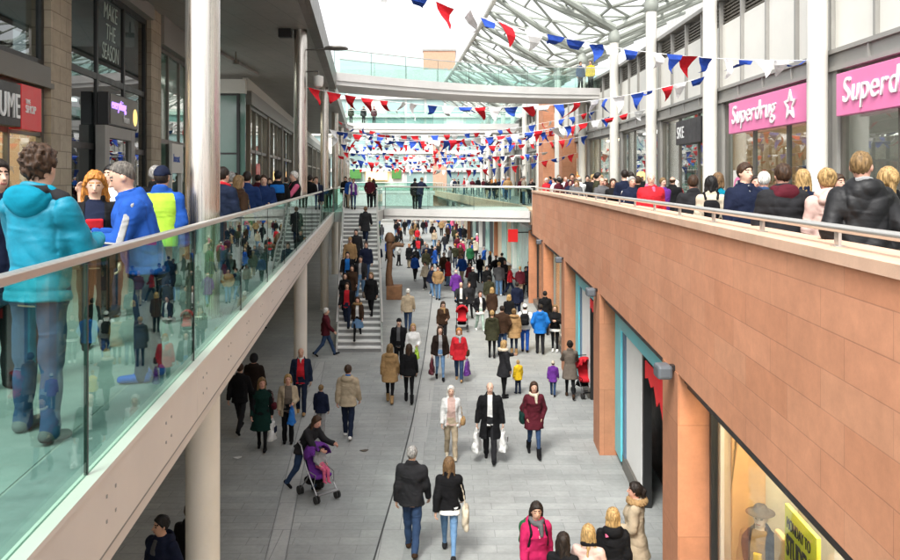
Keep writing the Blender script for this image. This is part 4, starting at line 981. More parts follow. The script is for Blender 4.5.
# ================================================================== PEOPLE
def nets(F, o, h):
    nx, ny, nz = F.shape; s = F < 0
    sl = [(dx, dy, dz) for dz in (0, 1) for dy in (0, 1) for dx in (0, 1)]
    cs = [s[a:nx - 1 + a, b:ny - 1 + b, c:nz - 1 + c] for a, b, c in sl]
    cnt = sum(c.astype(np.int8) for c in cs); mixed = (cnt > 0) & (cnt < 8)
    ids = np.argwhere(mixed)
    if len(ids) == 0: return np.zeros((0, 3)), np.zeros((0, 4), int)
    idx = -np.ones(mixed.shape, np.int64); idx[mixed] = np.arange(len(ids))
    fv = np.stack([F[ids[:, 0] + a, ids[:, 1] + b, ids[:, 2] + c] for a, b, c in sl], 1)
    P = np.array(sl, float); acc = np.zeros((len(ids), 3)); n = np.zeros(len(ids))
    for i in range(8):
        for ax in range(3):
            if sl[i][ax] == 0:
                j = sl.index(tuple(1 if k == ax else sl[i][k] for k in range(3)))
                fa, fb = fv[:, i], fv[:, j]; cr = (fa < 0) != (fb < 0)
                t = np.where(cr, fa / np.where(cr, fa - fb, 1), 0)
                acc += np.where(cr[:, None], P[i] + (P[j] - P[i]) * t[:, None], 0); n += cr
    V = np.array(o) + h * (ids + acc / n[:, None])
    Q = []
    def quads(ax):
        b, c = (ax + 1) % 3, (ax + 2) % 3
        sa = np.swapaxes(s, 0, ax) if False else s
        lo = [slice(None)] * 3; hi = [slice(None)] * 3; lo[ax] = slice(0, -1); hi[ax] = slice(1, None)
        A, B = s[tuple(lo)], s[tuple(hi)]
        for flip, mk in ((False, A & ~B), (True, ~A & B)):
            e = np.argwhere(mk)
            e = e[(e[:, b] > 0) & (e[:, c] > 0) & (e[:, b] < s.shape[b] - 1) & (e[:, c] < s.shape[c] - 1)]
            if len(e) == 0: continue
            def cell(db, dc):
                q = e.copy(); q[:, b] += db; q[:, c] += dc; return idx[q[:, 0], q[:, 1], q[:, 2]]
            f = np.stack([cell(-1, -1), cell(0, -1), cell(0, 0), cell(-1, 0)], 1)
            Q.append(f[:, ::-1] if flip else f)
    for ax in range(3): quads(ax)
    Fq = np.concatenate(Q); Fq = Fq[(Fq >= 0).all(1)]
    return V, Fq

def smin(a, b, k=.03):
    h = np.clip(.5 + .5 * (b - a) / k, 0, 1); return b + (a - b) * h - k * h * (1 - h)
class Grid:
    def __init__(self, mn, mx, vox):
        self.h = vox; self.o = np.array(mn, float) - 2 * vox
        n = np.ceil((np.array(mx) - self.o + 2 * vox) / vox).astype(int) + 1
        ax = [(self.o[k] + vox * np.arange(n[k])).astype(np.float32) for k in range(3)]
        self.X, self.Y, self.Z = ax[0][:, None, None], ax[1][None, :, None], ax[2][None, None, :]
        self.shape = tuple(n)
    def full(self, v=9.0): return np.full(self.shape, v, np.float32)
def caps(g, a, b, ra, rb=None, sx=1, sy=1, sz=1):
    rb = ra if rb is None else rb
    d = [b[i] - a[i] for i in range(3)]; L2 = sum(q * q for q in d) + 1e-9
    px, py, pz = g.X - a[0], g.Y - a[1], g.Z - a[2]
    t = np.clip((px * d[0] + py * d[1] + pz * d[2]) / L2, 0, 1)
    return np.sqrt(((px - t * d[0]) / sx) ** 2 + ((py - t * d[1]) / sy) ** 2 + ((pz - t * d[2]) / sz) ** 2) - (ra + (rb - ra) * t)
def ell(g, c, r, Rm=None):
    if Rm is None: x, y, z = g.X - c[0], g.Y - c[1], g.Z - c[2]
    else: x, y, z = headlocal(g, c, Rm)
    k = np.sqrt((x / r[0]) ** 2 + (y / r[1]) ** 2 + (z / r[2]) ** 2)
    return (k - 1) * min(r)
def headlocal(g, c, Rm):
    x, y, z = g.X - c[0], g.Y - c[1], g.Z - c[2]
    # inverse rotation
    return (Rm[0][0] * x + Rm[1][0] * y + Rm[2][0] * z, Rm[0][1] * x + Rm[1][1] * y + Rm[2][1] * z, Rm[0][2] * x + Rm[1][2] * y + Rm[2][2] * z)
def ell_l(L, c, r):
    x, y, z = L
    return (np.sqrt(((x - c[0]) / r[0]) ** 2 + ((y - c[1]) / r[1]) ** 2 + ((z - c[2]) / r[2]) ** 2) - 1) * min(r)
def stack(g, prof, lean=0.0, piv=.95, infl=0.0, ztop=None, zbot=None, pw=2.0):
    """elliptical sections by height, leaning forward about the pelvis"""
    y, z = g.Y, g.Z
    if lean:
        c, s = math.cos(lean), math.sin(lean); zz = g.Z - piv; yy = g.Y
        y = np.where(zz > 0, yy * c + zz * s, yy); z = np.where(zz > 0, zz * c - yy * s, zz) + piv
    y, z = np.broadcast_arrays(y, z)
    zs = [p[0] for p in prof]
    rx = np.interp(z, zs, [p[1] + infl for p in prof]); ry = np.interp(z, zs, [p[2] + infl for p in prof]); cy = np.interp(z, zs, [p[3] if len(p) > 3 else 0 for p in prof])
    if pw == 2.0: k = np.sqrt((g.X / rx) ** 2 + ((y - cy) / ry) ** 2)
    else: k = ((np.abs(g.X) / rx) ** pw + (np.abs(y - cy) / ry) ** pw) ** (1 / pw)
    f = (k - 1) * np.minimum(rx, ry)
    return np.maximum(f, np.maximum((zbot if zbot is not None else zs[0]) - z, z - (ztop if ztop is not None else zs[-1])))

MALE = [(.80, .165, .115, .005), (.88, .17, .12, .01), (.97, .165, .115, .0), (1.08, .158, .108, -.005), (1.2, .17, .115, -.008), (1.3, .185, .122, -.004), (1.38, .188, .112, .002), (1.435, .15, .088, .006), (1.475, .085, .07, .012), (1.52, .062, .062, .006)]
FEM = [(.80, .172, .12, .008), (.88, .178, .125, .012), (.97, .16, .112, .0), (1.08, .132, .096, -.002), (1.2, .145, .112, -.012), (1.29, .158, .126, -.018), (1.37, .160, .102, -.002), (1.43, .128, .08, .006), (1.475, .07, .062, .012), (1.52, .054, .055, .006)]
POSES = {  # (hip swing, knee flex) left/right ; arms (swing, out, elbow flex, inward)
    'walk': ((24, 4), (-17, 26), (-20, 9, 14, 0), (22, 9, 22, 0)),
    'walk2': ((-17, 26), (24, 4), (22, 9, 22, 0), (-20, 9, 14, 0)),
    'stroll': ((14, 3), (-10, 14), (-8, 10, 14, 0), (10, 10, 16, 0)),
    'stand': ((3, 0), (-3, 2), (2, 9, 12, 0), (0, 10, 12, 0)),
    'stand2': ((-2, 2), (5, 6), (4, 12, 30, .3), (0, 9, 10, 0)),
    'phone': ((2, 0), (-4, 2), (16, 10, 78, .45), (18, 12, 82, .5)),
    'look_phone': ((2, 0), (-4, 2), (0, 9, 12, 0), (24, 10, 70, .35)),
    'ear': ((3, 0), (-3, 2), (0, 9, 14, 0), (38, 22, 138, .1)),
    'pocket': ((4, 0), (-6, 5), (-12, 20, 40, .5), (-12, 20, 40, .5)),
    'pocketwalk': ((18, 3), (-13, 20), (-12, 20, 40, .5), (-12, 20, 40, .5)),
    'cross': ((3, 0), (-3, 2), (22, 12, 88, .9), (22, 12, 88, .9)),
    'push': ((18, 4), (-16, 22), (38, 10, 38, 0), (38, 10, 38, 0)),
    'bag': ((16, 3), (-12, 18), (2, 14, 8, 0), (2, 14, 8, 0)),
    'hold': ((3, 0), (-2, 2), (8, 12, 70, .5), (0, 10, 14, 0)),
    'lean': ((4, 0), (-6, 4), (42, 14, 44, .2), (42, 14, 44, .2)),
    'atrail': ((4, 0), (-6, 4), (24, 10, 74, .35), (22, 10, 78, .4)),
    'sit': ((78, 75), (82, 80), (18, 8, 40, .3), (18, 8, 40, .3)),
    'reach': ((3, 0), (-3, 2), (62, 12, 20, 0), (4, 9, 12, 0)),
}
def skeleton(pose, fem, lean=0.0):
    l, r_, al, ar = POSES[pose]; J = {}
    for s, (a, k), nm in ((1, l, 'L'), (-1, r_, 'R')):
        hip = np.array([s * (.088 if not fem else .085), 0, .90]); a, k = R(a), R(k)
        knee = hip + .435 * np.array([0, -math.sin(a), -math.cos(a)])
        ank = knee + .395 * np.array([s * .004, -math.sin(a - k), -math.cos(a - k)])
        if pose == 'atrail': knee = knee + np.array([s * .035, 0, 0]); ank = ank + np.array([s * .075, 0, 0])
        J['hip' + nm], J['knee' + nm], J['ank' + nm] = hip, knee, ank
        J['fp' + nm] = (a - k)
    if pose != 'sit':
        sole = min(J['ankL'][2] - .07 - max(0, -J['fpL']) * .0, J['ankR'][2] - .07)
    else: sole = min(J['ankL'][2], J['ankR'][2]) - .07
    dz = -sole; J['dz'] = dz
    for k in list(J):
        if isinstance(J[k], np.ndarray): J[k] = J[k] + np.array([0, 0, dz])
    sw = .158 if fem else .182
    c, s_ = math.cos(lean), math.sin(lean)
    def up(p):  # lean + drop
        z = p[2] - .95; return np.array([p[0], p[1] * c - z * s_, z * c + p[1] * s_ + .95 + dz])
    for s, (a, o, f, inw), nm in ((1, al, 'L'), (-1, ar, 'R')):
        sh = up(np.array([s * sw, .008, 1.392])); a, o, f = R(a) , R(o), R(f)
        u = np.array([s * math.sin(o), -math.sin(a) * math.cos(o), -math.cos(a) * math.cos(o)])
        w = a + f; oo = o * .5
        v = np.array([s * math.sin(oo) - s * inw, -math.sin(w), -math.cos(w) * math.cos(oo)]); v /= np.linalg.norm(v)
        el = sh + .285 * u; wr = el + .245 * v
        J['sh' + nm], J['el' + nm], J['wr' + nm], J['hd' + nm] = sh, el, wr, v
    J['neck'] = up(np.array([0, .012, 1.47])); J['head'] = up(np.array([0, -.012, 1.635])); J['up'] = up
    return J
def rotm(yaw, pitch, roll=0):
    cy, sy, cp, sp, cr, sr = math.cos(yaw), math.sin(yaw), math.cos(pitch), math.sin(pitch), math.cos(roll), math.sin(roll)
    Rz = np.array([[cy, -sy, 0], [sy, cy, 0], [0, 0, 1]]); Rx = np.array([[1, 0, 0], [0, cp, -sp], [0, sp, cp]]); Ry = np.array([[cr, 0, sr], [0, 1, 0], [-sr, 0, cr]])
    return Rz @ Rx @ Ry
def folds(g, ph, amp, J=None):
    w = g.X * 9 + ph; v = g.Y * 11 - ph * 1.7
    cz = lambda u: 1 - 2 * np.abs(np.sin(u))
    f = cz(g.Z * 11 + 1.5 * np.sin(w * .8) + 1.3 * np.sin(v) + g.X * 5) * .75 + cz(g.Z * 19 - 2.0 * np.sin(w * 1.3 + 1) + v * 1.1 - g.X * 9) * .5 * (.5 + .5 * np.sin(g.Z * 9 + w)) + np.sin(g.X * 26 + 2.5 * np.sin(g.Z * 7 + ph)) * np.sin(g.Z * 12 + v) * .4
    return f * amp

C = dict(navy=(.014, .022, .06), black=(.011, .011, .013), charcoal=(.032, .032, .036), midblue=(.016, .045, .16), grey=(.14, .14, .145), lgrey=(.32, .32, .32), white=(.72, .72, .70), cream=(.58, .50, .38), beige=(.42, .34, .235), tan=(.34, .21, .095), brown=(.075, .038, .02), dbrown=(.03, .018, .012),
         maroon=(.115, .013, .024), red=(.50, .018, .028), magenta=(.42, .014, .085), pink=(.62, .12, .22), palepink=(.58, .40, .35), teal=(.0, .20, .30), blue=(.014, .075, .34), bright=(.012, .15, .50), denim=(.045, .085, .18), ldenim=(.13, .24, .40), ddenim=(.018, .03, .07),
         olive=(.06, .06, .03), green=(.025, .16, .06), dgreen=(.006, .045, .035), lime=(.36, .58, .05), yellow=(.72, .47, .02), purple=(.13, .03, .24), mint=(.34, .44, .38), wood=(.4, .25, .12), taupe=(.19, .155, .125), orange=(.6, .2, .03))
C = {k: tuple(q * (.5 if max(v) < .1 else .62 if max(v) < .22 else .88) for q in v) for k, v in C.items()}
HC = dict(blonde=(.33, .21, .085), dblonde=(.17, .105, .045), ginger=(.40, .155, .03), brown=(.040, .020, .010), dark=(.016, .010, .007), salt=(.10, .088, .075), grey=(.26, .25, .235), white=(.62, .60, .55), black=(.008, .007, .007), lbrown=(.13, .075, .035))
SK = [(.55, .33, .235), (.60, .375, .275), (.50, .29, .20), (.57, .30, .22)]
eye_m = plain('eye', (.03, .022, .02), .3); lip_m = plain('lip', (.36, .12, .10), .5); brow_m = plain('brow', (.06, .035, .02), .8)
eye_soft = plain('eye_shade', (.15, .085, .06), .6)
shoe_sole = plain('shoe_sole', (.5, .5, .48), .7)
def skinmat(c):
    key = ('skin', c)
    if key not in MC:
        m = plain('skin', c, .5, var=.08, scale=14); MC[key] = m
    return MC[key]
def meshobj(name, V, F, mat, parent=None, mats=None, idx=None):
    me = bpy.data.meshes.new(name); me.from_pydata(V.tolist(), [], F.tolist())
    for m in (mats or [mat]): me.materials.append(m)
    me.polygons.foreach_set('use_smooth', np.ones(len(F), bool))
    if idx is not None: me.polygons.foreach_set('material_index', idx.astype(np.int32))
    me.update()
    o = bpy.data.objects.new(name, me); col.objects.link(o)
    if parent is not None: o.parent = parent
    return o
def tubes(V0, F0, chains):
    """append tapered finger tubes to a mesh"""
    V = [V0]; F = [F0]; b = len(V0)
    for pts, rad in chains:
        n = 6; pts = [np.array(p) for p in pts]
        for i, p in enumerate(pts):
            d = pts[min(i + 1, len(pts) - 1)] - pts[max(i - 1, 0)]; d = d / (np.linalg.norm(d) + 1e-9)
            a = np.array([1., 0, 0]) if abs(d[0]) < .8 else np.array([0, 1., 0]); u = np.cross(d, a); u /= np.linalg.norm(u); w = np.cross(d, u)
            V.append(np.array([p + rad[i] * (u * math.cos(2 * math.pi * k / n) + w * math.sin(2 * math.pi * k / n)) for k in range(n)]))
        f = [[b + i * n + k, b + i * n + (k + 1) % n, b + (i + 1) * n + (k + 1) % n, b + (i + 1) * n + k] for i in range(len(pts) - 1) for k in range(n)]
        e = b + (len(pts) - 1) * n; f += [[e, e + 1, e + 2, e + 3], [e, e + 3, e + 4, e + 5]]
        F.append(np.array(f)); b += len(pts) * n
    return np.concatenate(V), np.concatenate(F)

def person(loc, face, h, vox, pose='stand', fem=False, top=('jacket', 'navy', .84), legs=('trousers', 'denim'), hair=('short', 'brown'), shirt=None, shoes='black', skin=None, lean=0, yaw=0, pitch=0, extra=(), label=None, group=None, name='person', cat='person', seed=None, bulk=0.0, belly=0.0):
    rr = random.Random(seed if seed is not None else hash((round(loc[0], 2), round(loc[1], 2))) & 0xffff)
    sk = skin or SK[rr.randrange(4)]; ph = rr.uniform(0, 6)
    sc_ = h / 1.75; vox = vox / sc_
    J = skeleton(pose, fem, R(lean)); dz = J['dz']; prof = [(z + dz, rx + (bulk if z > .9 and z < 1.45 else bulk * .4), ry + bulk + (belly if 1.0 < z < 1.25 else 0), cy - (belly * .7 if 1.0 < z < 1.25 else 0)) for z, rx, ry, cy in (FEM if fem else MALE)]
    piv = .95 + dz; ln = R(lean)
    tt, tc, hem = top; lt, lc = legs; hs, hcol = hair
    Rm = rotm(R(yaw), R(pitch)); hc = J['head']
    hl = lambda p: hc + Rm @ np.array(p)
    allp = np.array([J[k] for k in J if isinstance(J[k], np.ndarray) and not k.startswith('hd')])
    mnA, mxA = allp.min(0), allp.max(0)
    fine = vox * sc_ < .0165
    # ---- body: head, neck, torso, arms, hands and legs in one continuous surface
    g = Grid((mnA[0] - .14, mnA[1] - .2, -.02), (mxA[0] + .14, mxA[1] + .18, 1.80 + dz), vox)
    hb = Grid((0, 0, 0), (1, 1, 1), 1)
    F = stack(g, [(z, rx * .9, ry * .9, cy) for z, rx, ry, cy in prof], ln, piv)
    for nm in 'LR':
        F = smin(F, caps(g, J['sh' + nm], J['el' + nm], .05, .04), .03); F = smin(F, caps(g, J['el' + nm], J['wr' + nm], .04, .027), .02)
        v = J['hd' + nm]; wr = J['wr' + nm]
        F = smin(F, caps(g, wr + v * .02, wr + v * .075, .032, .034, sx=.62 if True else 1), .015)
        F = smin(F, caps(g, J['hip' + nm], J['knee' + nm], .060, .040), .03); F = smin(F, caps(g, J['knee' + nm], J['ank' + nm], .038, max(.027, vox * 1.1)), .02)
    L = headlocal(g, hc, Rm)
    F = smin(F, caps(g, J['neck'], hc + np.array([0, .01, -.05]), .056, .052), .03)
    H = ell_l(L, (0, .012, .022), (.077, .095, .098)); H = smin(H, ell_l(L, (0, -.022, -.045), (.058, .066, .072)), .035)
    if fine:
        nz = [(0, -.085, .012), (0, -.108, -.022)]
        a, b = hl(nz[0]), hl(nz[1]); H = smin(H, caps(g, a, b, .009, .014), .012)
        for s in (1, -1):
            H = smin(H, ell_l(L, (s * .08, .012, -.008), (.012, .020, .032)), .008)
            H = np.maximum(H, -(np.sqrt((L[0] - s * .031) ** 2 + (L[1] + .098) ** 2 + (L[2] - .014) ** 2) - .018))
        H = smin(H, caps(g, hl((-.018, -.086, -.055)), hl((.018, -.086, -.055)), .008), .008)
    else:
        H = smin(H, caps(g, hl((0, -.09, .01)), hl((0, -.104, -.02)), .012), .015)
    F = smin(F, H, .022)
    V, Q = nets(F, g.o, g.h)
    cen = V[Q].mean(1); loc_h = (cen - hc) @ Rm
    mi = np.zeros(len(Q), np.int32)
    ex_, ez_ = max(.0125, vox * .62), max(.0065, vox * .52)
    for s in (1, -1):
        mi[(np.abs(loc_h[:, 0] - s * .033) < ex_) & (np.abs(loc_h[:, 2] - .013) < ez_) & (loc_h[:, 1] < -.045)] = 1
        if fine: mi[(np.abs(loc_h[:, 0] - s * .031) < .024) & (np.abs(loc_h[:, 2] - .037) < .008) & (loc_h[:, 1] < -.05)] = 3
    mi[(np.abs(loc_h[:, 0]) < max(.024, vox)) & (np.abs(loc_h[:, 2] + .056) < max(.009, vox * .5)) & (loc_h[:, 1] < -.05)] = 2
    # fingers rooted inside the palm
    if vox * sc_ < .03:
        ch = []
        for s, nm in ((1, 'L'), (-1, 'R')):
            v = J['hd' + nm]; wr = J['wr' + nm]; pal = np.array([-s, 0., 0.]); pal = pal - v * pal.dot(v)
            if np.linalg.norm(pal) < .1: pal = np.array([0, 0, -1.])
            pal /= np.linalg.norm(pal); side = np.cross(v, pal)
            if side[1] > 0: side = -side
            for k, (ln_, of) in enumerate(((.068, .024), (.078, .008), (.072, -.009), (.056, -.024))):
                p0 = wr + v * .07 + side * of; p1 = p0 + v * ln_ * .45 + pal * .006; p2 = p1 + v * ln_ * .30 + pal * .022; p3 = p2 + v * ln_ * .12 + pal * .024
                ch.append(((p0, p1, p2, p3), (.0105, .0098, .009, .006)))
            p0 = wr + v * .03 + side * .02; p1 = p0 + side * .026 + v * .024; p2 = p1 + v * .03 + side * .008 + pal * .012
            ch.append(((p0, p1, p2), (.013, .0115, .008)))
        n0 = len(Q); V, Q = tubes(V, Q, ch); mi = np.concatenate([mi, np.zeros(len(Q) - n0, np.int32)])
    root = meshobj(name, V, Q, None, None, [skinmat(sk), eye_m if fine else eye_soft, lip_m, fabric(HC.get(hcol, HC['brown'])) if hs != 'bald' else brow_m], mi)
    def part(nm, F, g, c, shiny=False, mat=None):
        V, Q = nets(F, g.o, g.h)
        if len(Q): return meshobj(nm, V, Q, mat or fabric(c, shiny=shiny), root)
    amp = .007 if vox * sc_ < .02 else .004
    # ---- legs
    if lt in ('trousers', 'jeans', 'tights', 'shorts', 'leggings'):
        gl = Grid((min(-.2, mnA[0] - .1), min(J['ankL'][1], J['ankR'][1], J['kneeL'][1], -.15) - .12, .0), (.2, max(J['ankL'][1], J['ankR'][1], .15) + .12, 1.06 + dz), vox)
        tight = lt in ('tights', 'leggings')
        F = stack(gl, prof, 0, piv, .012, ztop=1.04 + dz, zbot=.82 + dz)
        for nm in 'LR':
            r1, r2, r3, r4 = (.082, .055, .052, .036) if tight else (.092, .068, .066, .058 if lt == 'trousers' else .052)
            a_ = J['ank' + nm] + np.array([0, 0, .01 if tight else -.015])
            F = smin(F, smin(caps(gl, J['hip' + nm], J['knee' + nm], r1, r2), caps(gl, J['knee' + nm], a_, r3, r4), .02), .025)
        F = F + folds(gl, ph, amp * (.3 if tight else 1.0))
        part('tights' if tight else 'trousers', F, gl, C[lc])
    # ---- shoes
    for nm in 'LR':
        a = J['ank' + nm]; fp = J['fp' + nm]; gs = Grid(a + np.array([-.09, -.24, -.11]), a + np.array([.09, .13, .14 if shoes.endswith('boot') else .06]), min(vox, .02))
        p = max(-.9, min(.35, fp * .8)) if pose != 'sit' else 0
        dirv = np.array([0, -math.cos(p), math.sin(p)]); dn = np.array([0, -math.sin(p), -math.cos(p)])
        heel = a - dirv * .035 + dn * .032; toe = a + dirv * .150 + dn * .043
        F = smin(caps(gs, heel, toe, .040, .031, sx=1.12), caps(gs, a + dn * .0, a - dn * .02, .046), .03)
        if shoes.endswith('boot'): F = smin(F, caps(gs, a, a - dn * .20 + np.array([0, 0, 0]), .052, .062), .02)
        q = (gs.X - a[0]) * 0 + (gs.Y - a[1]) * dn[1] + (gs.Z - a[2]) * dn[2]
        F = np.maximum(F, q - .068)
        part('shoe', F, gs, C[shoes.replace('boot', '')] if shoes.replace('boot', '') in C else C['black'], mat=None)
    # ---- upper garments
    t_in = {'tshirt': .010, 'sweater': .018, 'jacket': .026, 'coat': .028, 'parka': .040, 'hoodie': .024, 'puffer': .045, 'vest': .040, 'dress': .012, 'cardigan': .02}[tt] + bulk * .3
    slv = tt not in ('vest',)
    long_ = hem < .78
    gj = Grid((mnA[0] - .15, mnA[1] - .14, hem + dz - .03), (mxA[0] + .15, max(mxA[1], .1) + .24, 1.60 + dz), vox)
    def torso(gr, infl, hem_, ztop):
        pr = [p for p in prof if p[0] > .86 + dz]
        base = prof[1]
        if hem_ < .86:
            fl = (.86 - hem_) * (.16 if tt != 'dress' else .26)
            pr = [(hem_ + dz, base[1] + fl, base[2] + fl + .015, base[3])] + [(.86 + dz, base[1] + .004, base[2] + .004, base[3])] + pr
        return stack(gr, pr, ln, piv, infl, ztop=ztop + dz, zbot=hem_ + dz, pw=2.3)
    F = torso(gj, t_in, hem, 1.505)
    if pose == 'sit': F = torso(gj, t_in, max(hem, .86), 1.505)
    if slv or True:
        cutw = 1.0
        for nm in 'LR':
            sh, el, wr = J['sh' + nm], J['el' + nm], J['wr' + nm]
            if tt == 'vest': continue
            if tt == 'tshirt': A = caps(gj, sh, sh + (el - sh) * .62, .062 + t_in * .5, .058)
            else:
                x = t_in * .75
                A = smin(caps(gj, sh, el, .058 + x, .048 + x), caps(gj, el, wr - J['hd' + nm] * .01, .047 + x, .037 + x), .02)
                A = np.maximum(A, (gj.X - wr[0]) * J['hd' + nm][0] + (gj.Y - wr[1]) * J['hd' + nm][1] + (gj.Z - wr[2]) * J['hd' + nm][2] - .012)
            F = smin(F, A, .03)
    up = J['up']
    if tt in ('jacket', 'coat', 'cardigan', 'parka', 'puffer', 'vest'):
        n_ = up(np.array([0, .015, 1.50])); cr = np.sqrt(((gj.X - n_[0]) / 1.0) ** 2 + ((gj.Y - n_[1]) / .95) ** 2)
        ring = np.sqrt((cr - .078) ** 2 + ((gj.Z - n_[2] + (gj.Y - n_[1]) * -.25) * .6) ** 2) - .020
        F = smin(F, ring, .02)
    if 'hood' in extra or tt == 'hoodie':
        hd = up(np.array([0, .105, 1.455])); Hd = ell(gj, hd, (.135, .075, .085)); Hd = smin(Hd, caps(gj, up(np.array([-.10, .04, 1.48])), up(np.array([.10, .04, 1.48])), .042), .04)
        hollow = ell(gj, up(np.array([0, .075, 1.535])), (.085, .065, .06))
        F = smin(F, Hd, .03); F = np.maximum(F, -hollow)
    if fine and tt not in ('tshirt', 'dress'):
        zl = gj.Z - dz
        F = F + .0075 * np.exp(-((np.abs(gj.X) - .168) / .009) ** 2) * (zl > 1.12) + .006 * np.exp(-((zl - hem - .06) / .009) ** 2) + .006 * np.exp(-(gj.X / .008) ** 2) * (gj.Y < 0) + .005 * np.exp(-((zl - 1.36 - .3 * np.abs(gj.X)) / .008) ** 2) * (gj.Y > 0)
        for nm in 'LR':
            wr, v = J['wr' + nm], J['hd' + nm]; q = (gj.X - wr[0]) * v[0] + (gj.Y - wr[1]) * v[1] + (gj.Z - wr[2]) * v[2]; F = F + .006 * np.exp(-((q + .045) / .008) ** 2) * (np.abs(gj.X) > .1)
    if 'puff' in extra or tt == 'puffer':
        F = F - .008 * np.abs(np.sin((gj.Z - dz) * 34)) + .004
    if 'furhood' in extra:
        pass
    F = F + folds(gj, ph + 2, amp * (1.15 if tt in ('jacket', 'coat', 'parka', 'hoodie', 'cardigan') else .8))
    if shirt and tt not in ('dress', 'tshirt', 'sweater', 'hoodie'):
        # open front: carve a strip that shows the shirt
        op = .055 if 'wide' not in extra else .095
        z_ = (gj.Z - dz)
        wd = np.interp(np.broadcast_to(z_, (1, 1, gj.shape[2])), [hem, 1.15, 1.45, 1.52], [op * 1.3, op, op * .9, op * 1.1])
        F = np.maximum(F, -np.maximum(np.abs(gj.X) - wd, gj.Y + .03))
    nm_ = {'tshirt': 'tshirt', 'sweater': 'sweater', 'dress': 'dress', 'hoodie': 'hoodie', 'vest': 'waistcoat', 'coat': 'coat', 'parka': 'coat', 'cardigan': 'cardigan'}.get(tt, 'jacket')
    part(nm_, F, gj, C[tc], shiny='shiny' in extra)
    def torso_part(nmx, colr, infl, hem_, arms=False, ztop=1.49):
        gg = Grid((mnA[0] - .12, mnA[1] - .12, hem_ + dz - .02), (mxA[0] + .12, max(mxA[1], .1) + .18, 1.58 + dz), vox)
        F = torso(gg, infl, hem_, ztop)
        if arms:
            for q in 'LR':
                F = smin(F, smin(caps(gg, J['sh' + q], J['el' + q], .056 + infl, .048 + infl), caps(gg, J['el' + q], J['wr' + q], .046 + infl, .038 + infl), .02), .03)
        part(nmx, F + folds(gg, ph, amp * .7), gg, C[colr])
    if shirt: torso_part('shirt', shirt, .008, max(hem, .84) if tt != 'vest' else .9, arms=tt == 'vest')
    for e in extra:
        if e.startswith('under:'): torso_part('undershirt', e[6:], t_in - .006, hem - .08, ztop=hem + .05)
        if e.startswith('skirt:'): 
            gg = Grid((-.35, -.3, .5 + dz), (.35, .35, 1.05 + dz), vox)
            part('skirt', stack(gg, [(.56 + dz, .25, .21, .01), (.86 + dz, .19, .14, .01), (1.03 + dz, .155, .115, 0)], 0, piv) + folds(gg, ph, amp), gg, C[e[6:]])
        if e.startswith('scarf:'):
            gg = Grid((-.2, -.25, 1.25 + dz), (.2, .25, 1.62 + dz), vox); n_ = up(np.array([0, .005, 1.50]))
            cr = np.sqrt((gg.X - n_[0]) ** 2 + ((gg.Y - n_[1])) ** 2); S = np.sqrt((cr - .082) ** 2 + (gg.Z - n_[2] - (gg.Y - n_[1]) * .3) ** 2) - .036
            S = smin(S, caps(gg, up(np.array([.03, -.12, 1.46])), up(np.array([.035, -.155, 1.32])), .034, .03), .03)
            part('scarf', S + folds(gg, ph, .008), gg, C[e[6:]])
        if e.startswith('fur:'):
            gg = Grid((-.26, -.22, 1.3 + dz), (.26, .3, 1.68 + dz), vox); n_ = up(np.array([0, .03, 1.49]))
            cr = np.sqrt(((gg.X - n_[0]) / 1.15) ** 2 + ((gg.Y - n_[1])) ** 2); S = np.sqrt((cr - .115) ** 2 + (gg.Z - n_[2]) ** 2) - .05
            S = S + .016 * np.sin(gg.X * 90 + gg.Z * 40) * np.sin(gg.Y * 80 + gg.Z * 60)
            part('fur_collar', S, gg, C[e[4:]])
        if e.startswith('lining:'):
            gg = Grid((-.22, -.02, 1.36 + dz), (.22, .26, 1.62 + dz), vox); S = ell(gg, up(np.array([0, .085, 1.492])), (.128, .085, .052))
            S = smin(S, caps(gg, up(np.array([-.17, .015, 1.447])), up(np.array([-.09, .03, 1.49])), .045, .04), .03)
            S = np.maximum(S, -ell(gg, up(np.array([0, .06, 1.56])), (.078, .065, .055)))
            part('hood_lining', S + folds(gg, ph, .006), gg, C[e[7:]])
        if e.startswith('sleeves:'):
            gg = Grid((mnA[0] - .14, mnA[1] - .14, .8 + dz), (mxA[0] + .14, max(mxA[1], .1) + .16, 1.56 + dz), vox); S = gg.full()
            for q in 'LR':
                A = smin(caps(gg, J['sh' + q], J['el' + q], .072, .062), caps(gg, J['el' + q], J['wr' + q], .060, .046), .02); S = np.minimum(S, A)
            part('sleeves', S + folds(gg, ph, amp), gg, C[e[8:]])
        if e.startswith('hoodpart:'):
            gg = Grid((-.24, -.05, 1.3 + dz), (.24, .3, 1.62 + dz), vox); S = ell(gg, up(np.array([0, .12, 1.44])), (.13, .075, .10)); S = smin(S, caps(gg, up(np.array([-.10, .035, 1.485])), up(np.array([.10, .035, 1.485])), .05), .04)
            part('hood', S + folds(gg, ph, .009), gg, C[e[9:]])
        if e.startswith('collar:'):
            gg = Grid((-.16, -.2, 1.36 + dz), (.16, .16, 1.58 + dz), vox); n_ = up(np.array([0, .008, 1.505])); cr = np.sqrt((gg.X - n_[0]) ** 2 + (gg.Y - n_[1]) ** 2)
            S = np.maximum(np.abs(cr - .072) - .012, np.abs(gg.Z - n_[2] - (gg.Y - n_[1]) * .3) - .03)
            S = smin(S, caps(gg, up(np.array([0, -.11, 1.46])), up(np.array([0, -.13, 1.38])), .028, .012), .02)
            part('collar', S, gg, C[e[7:]])
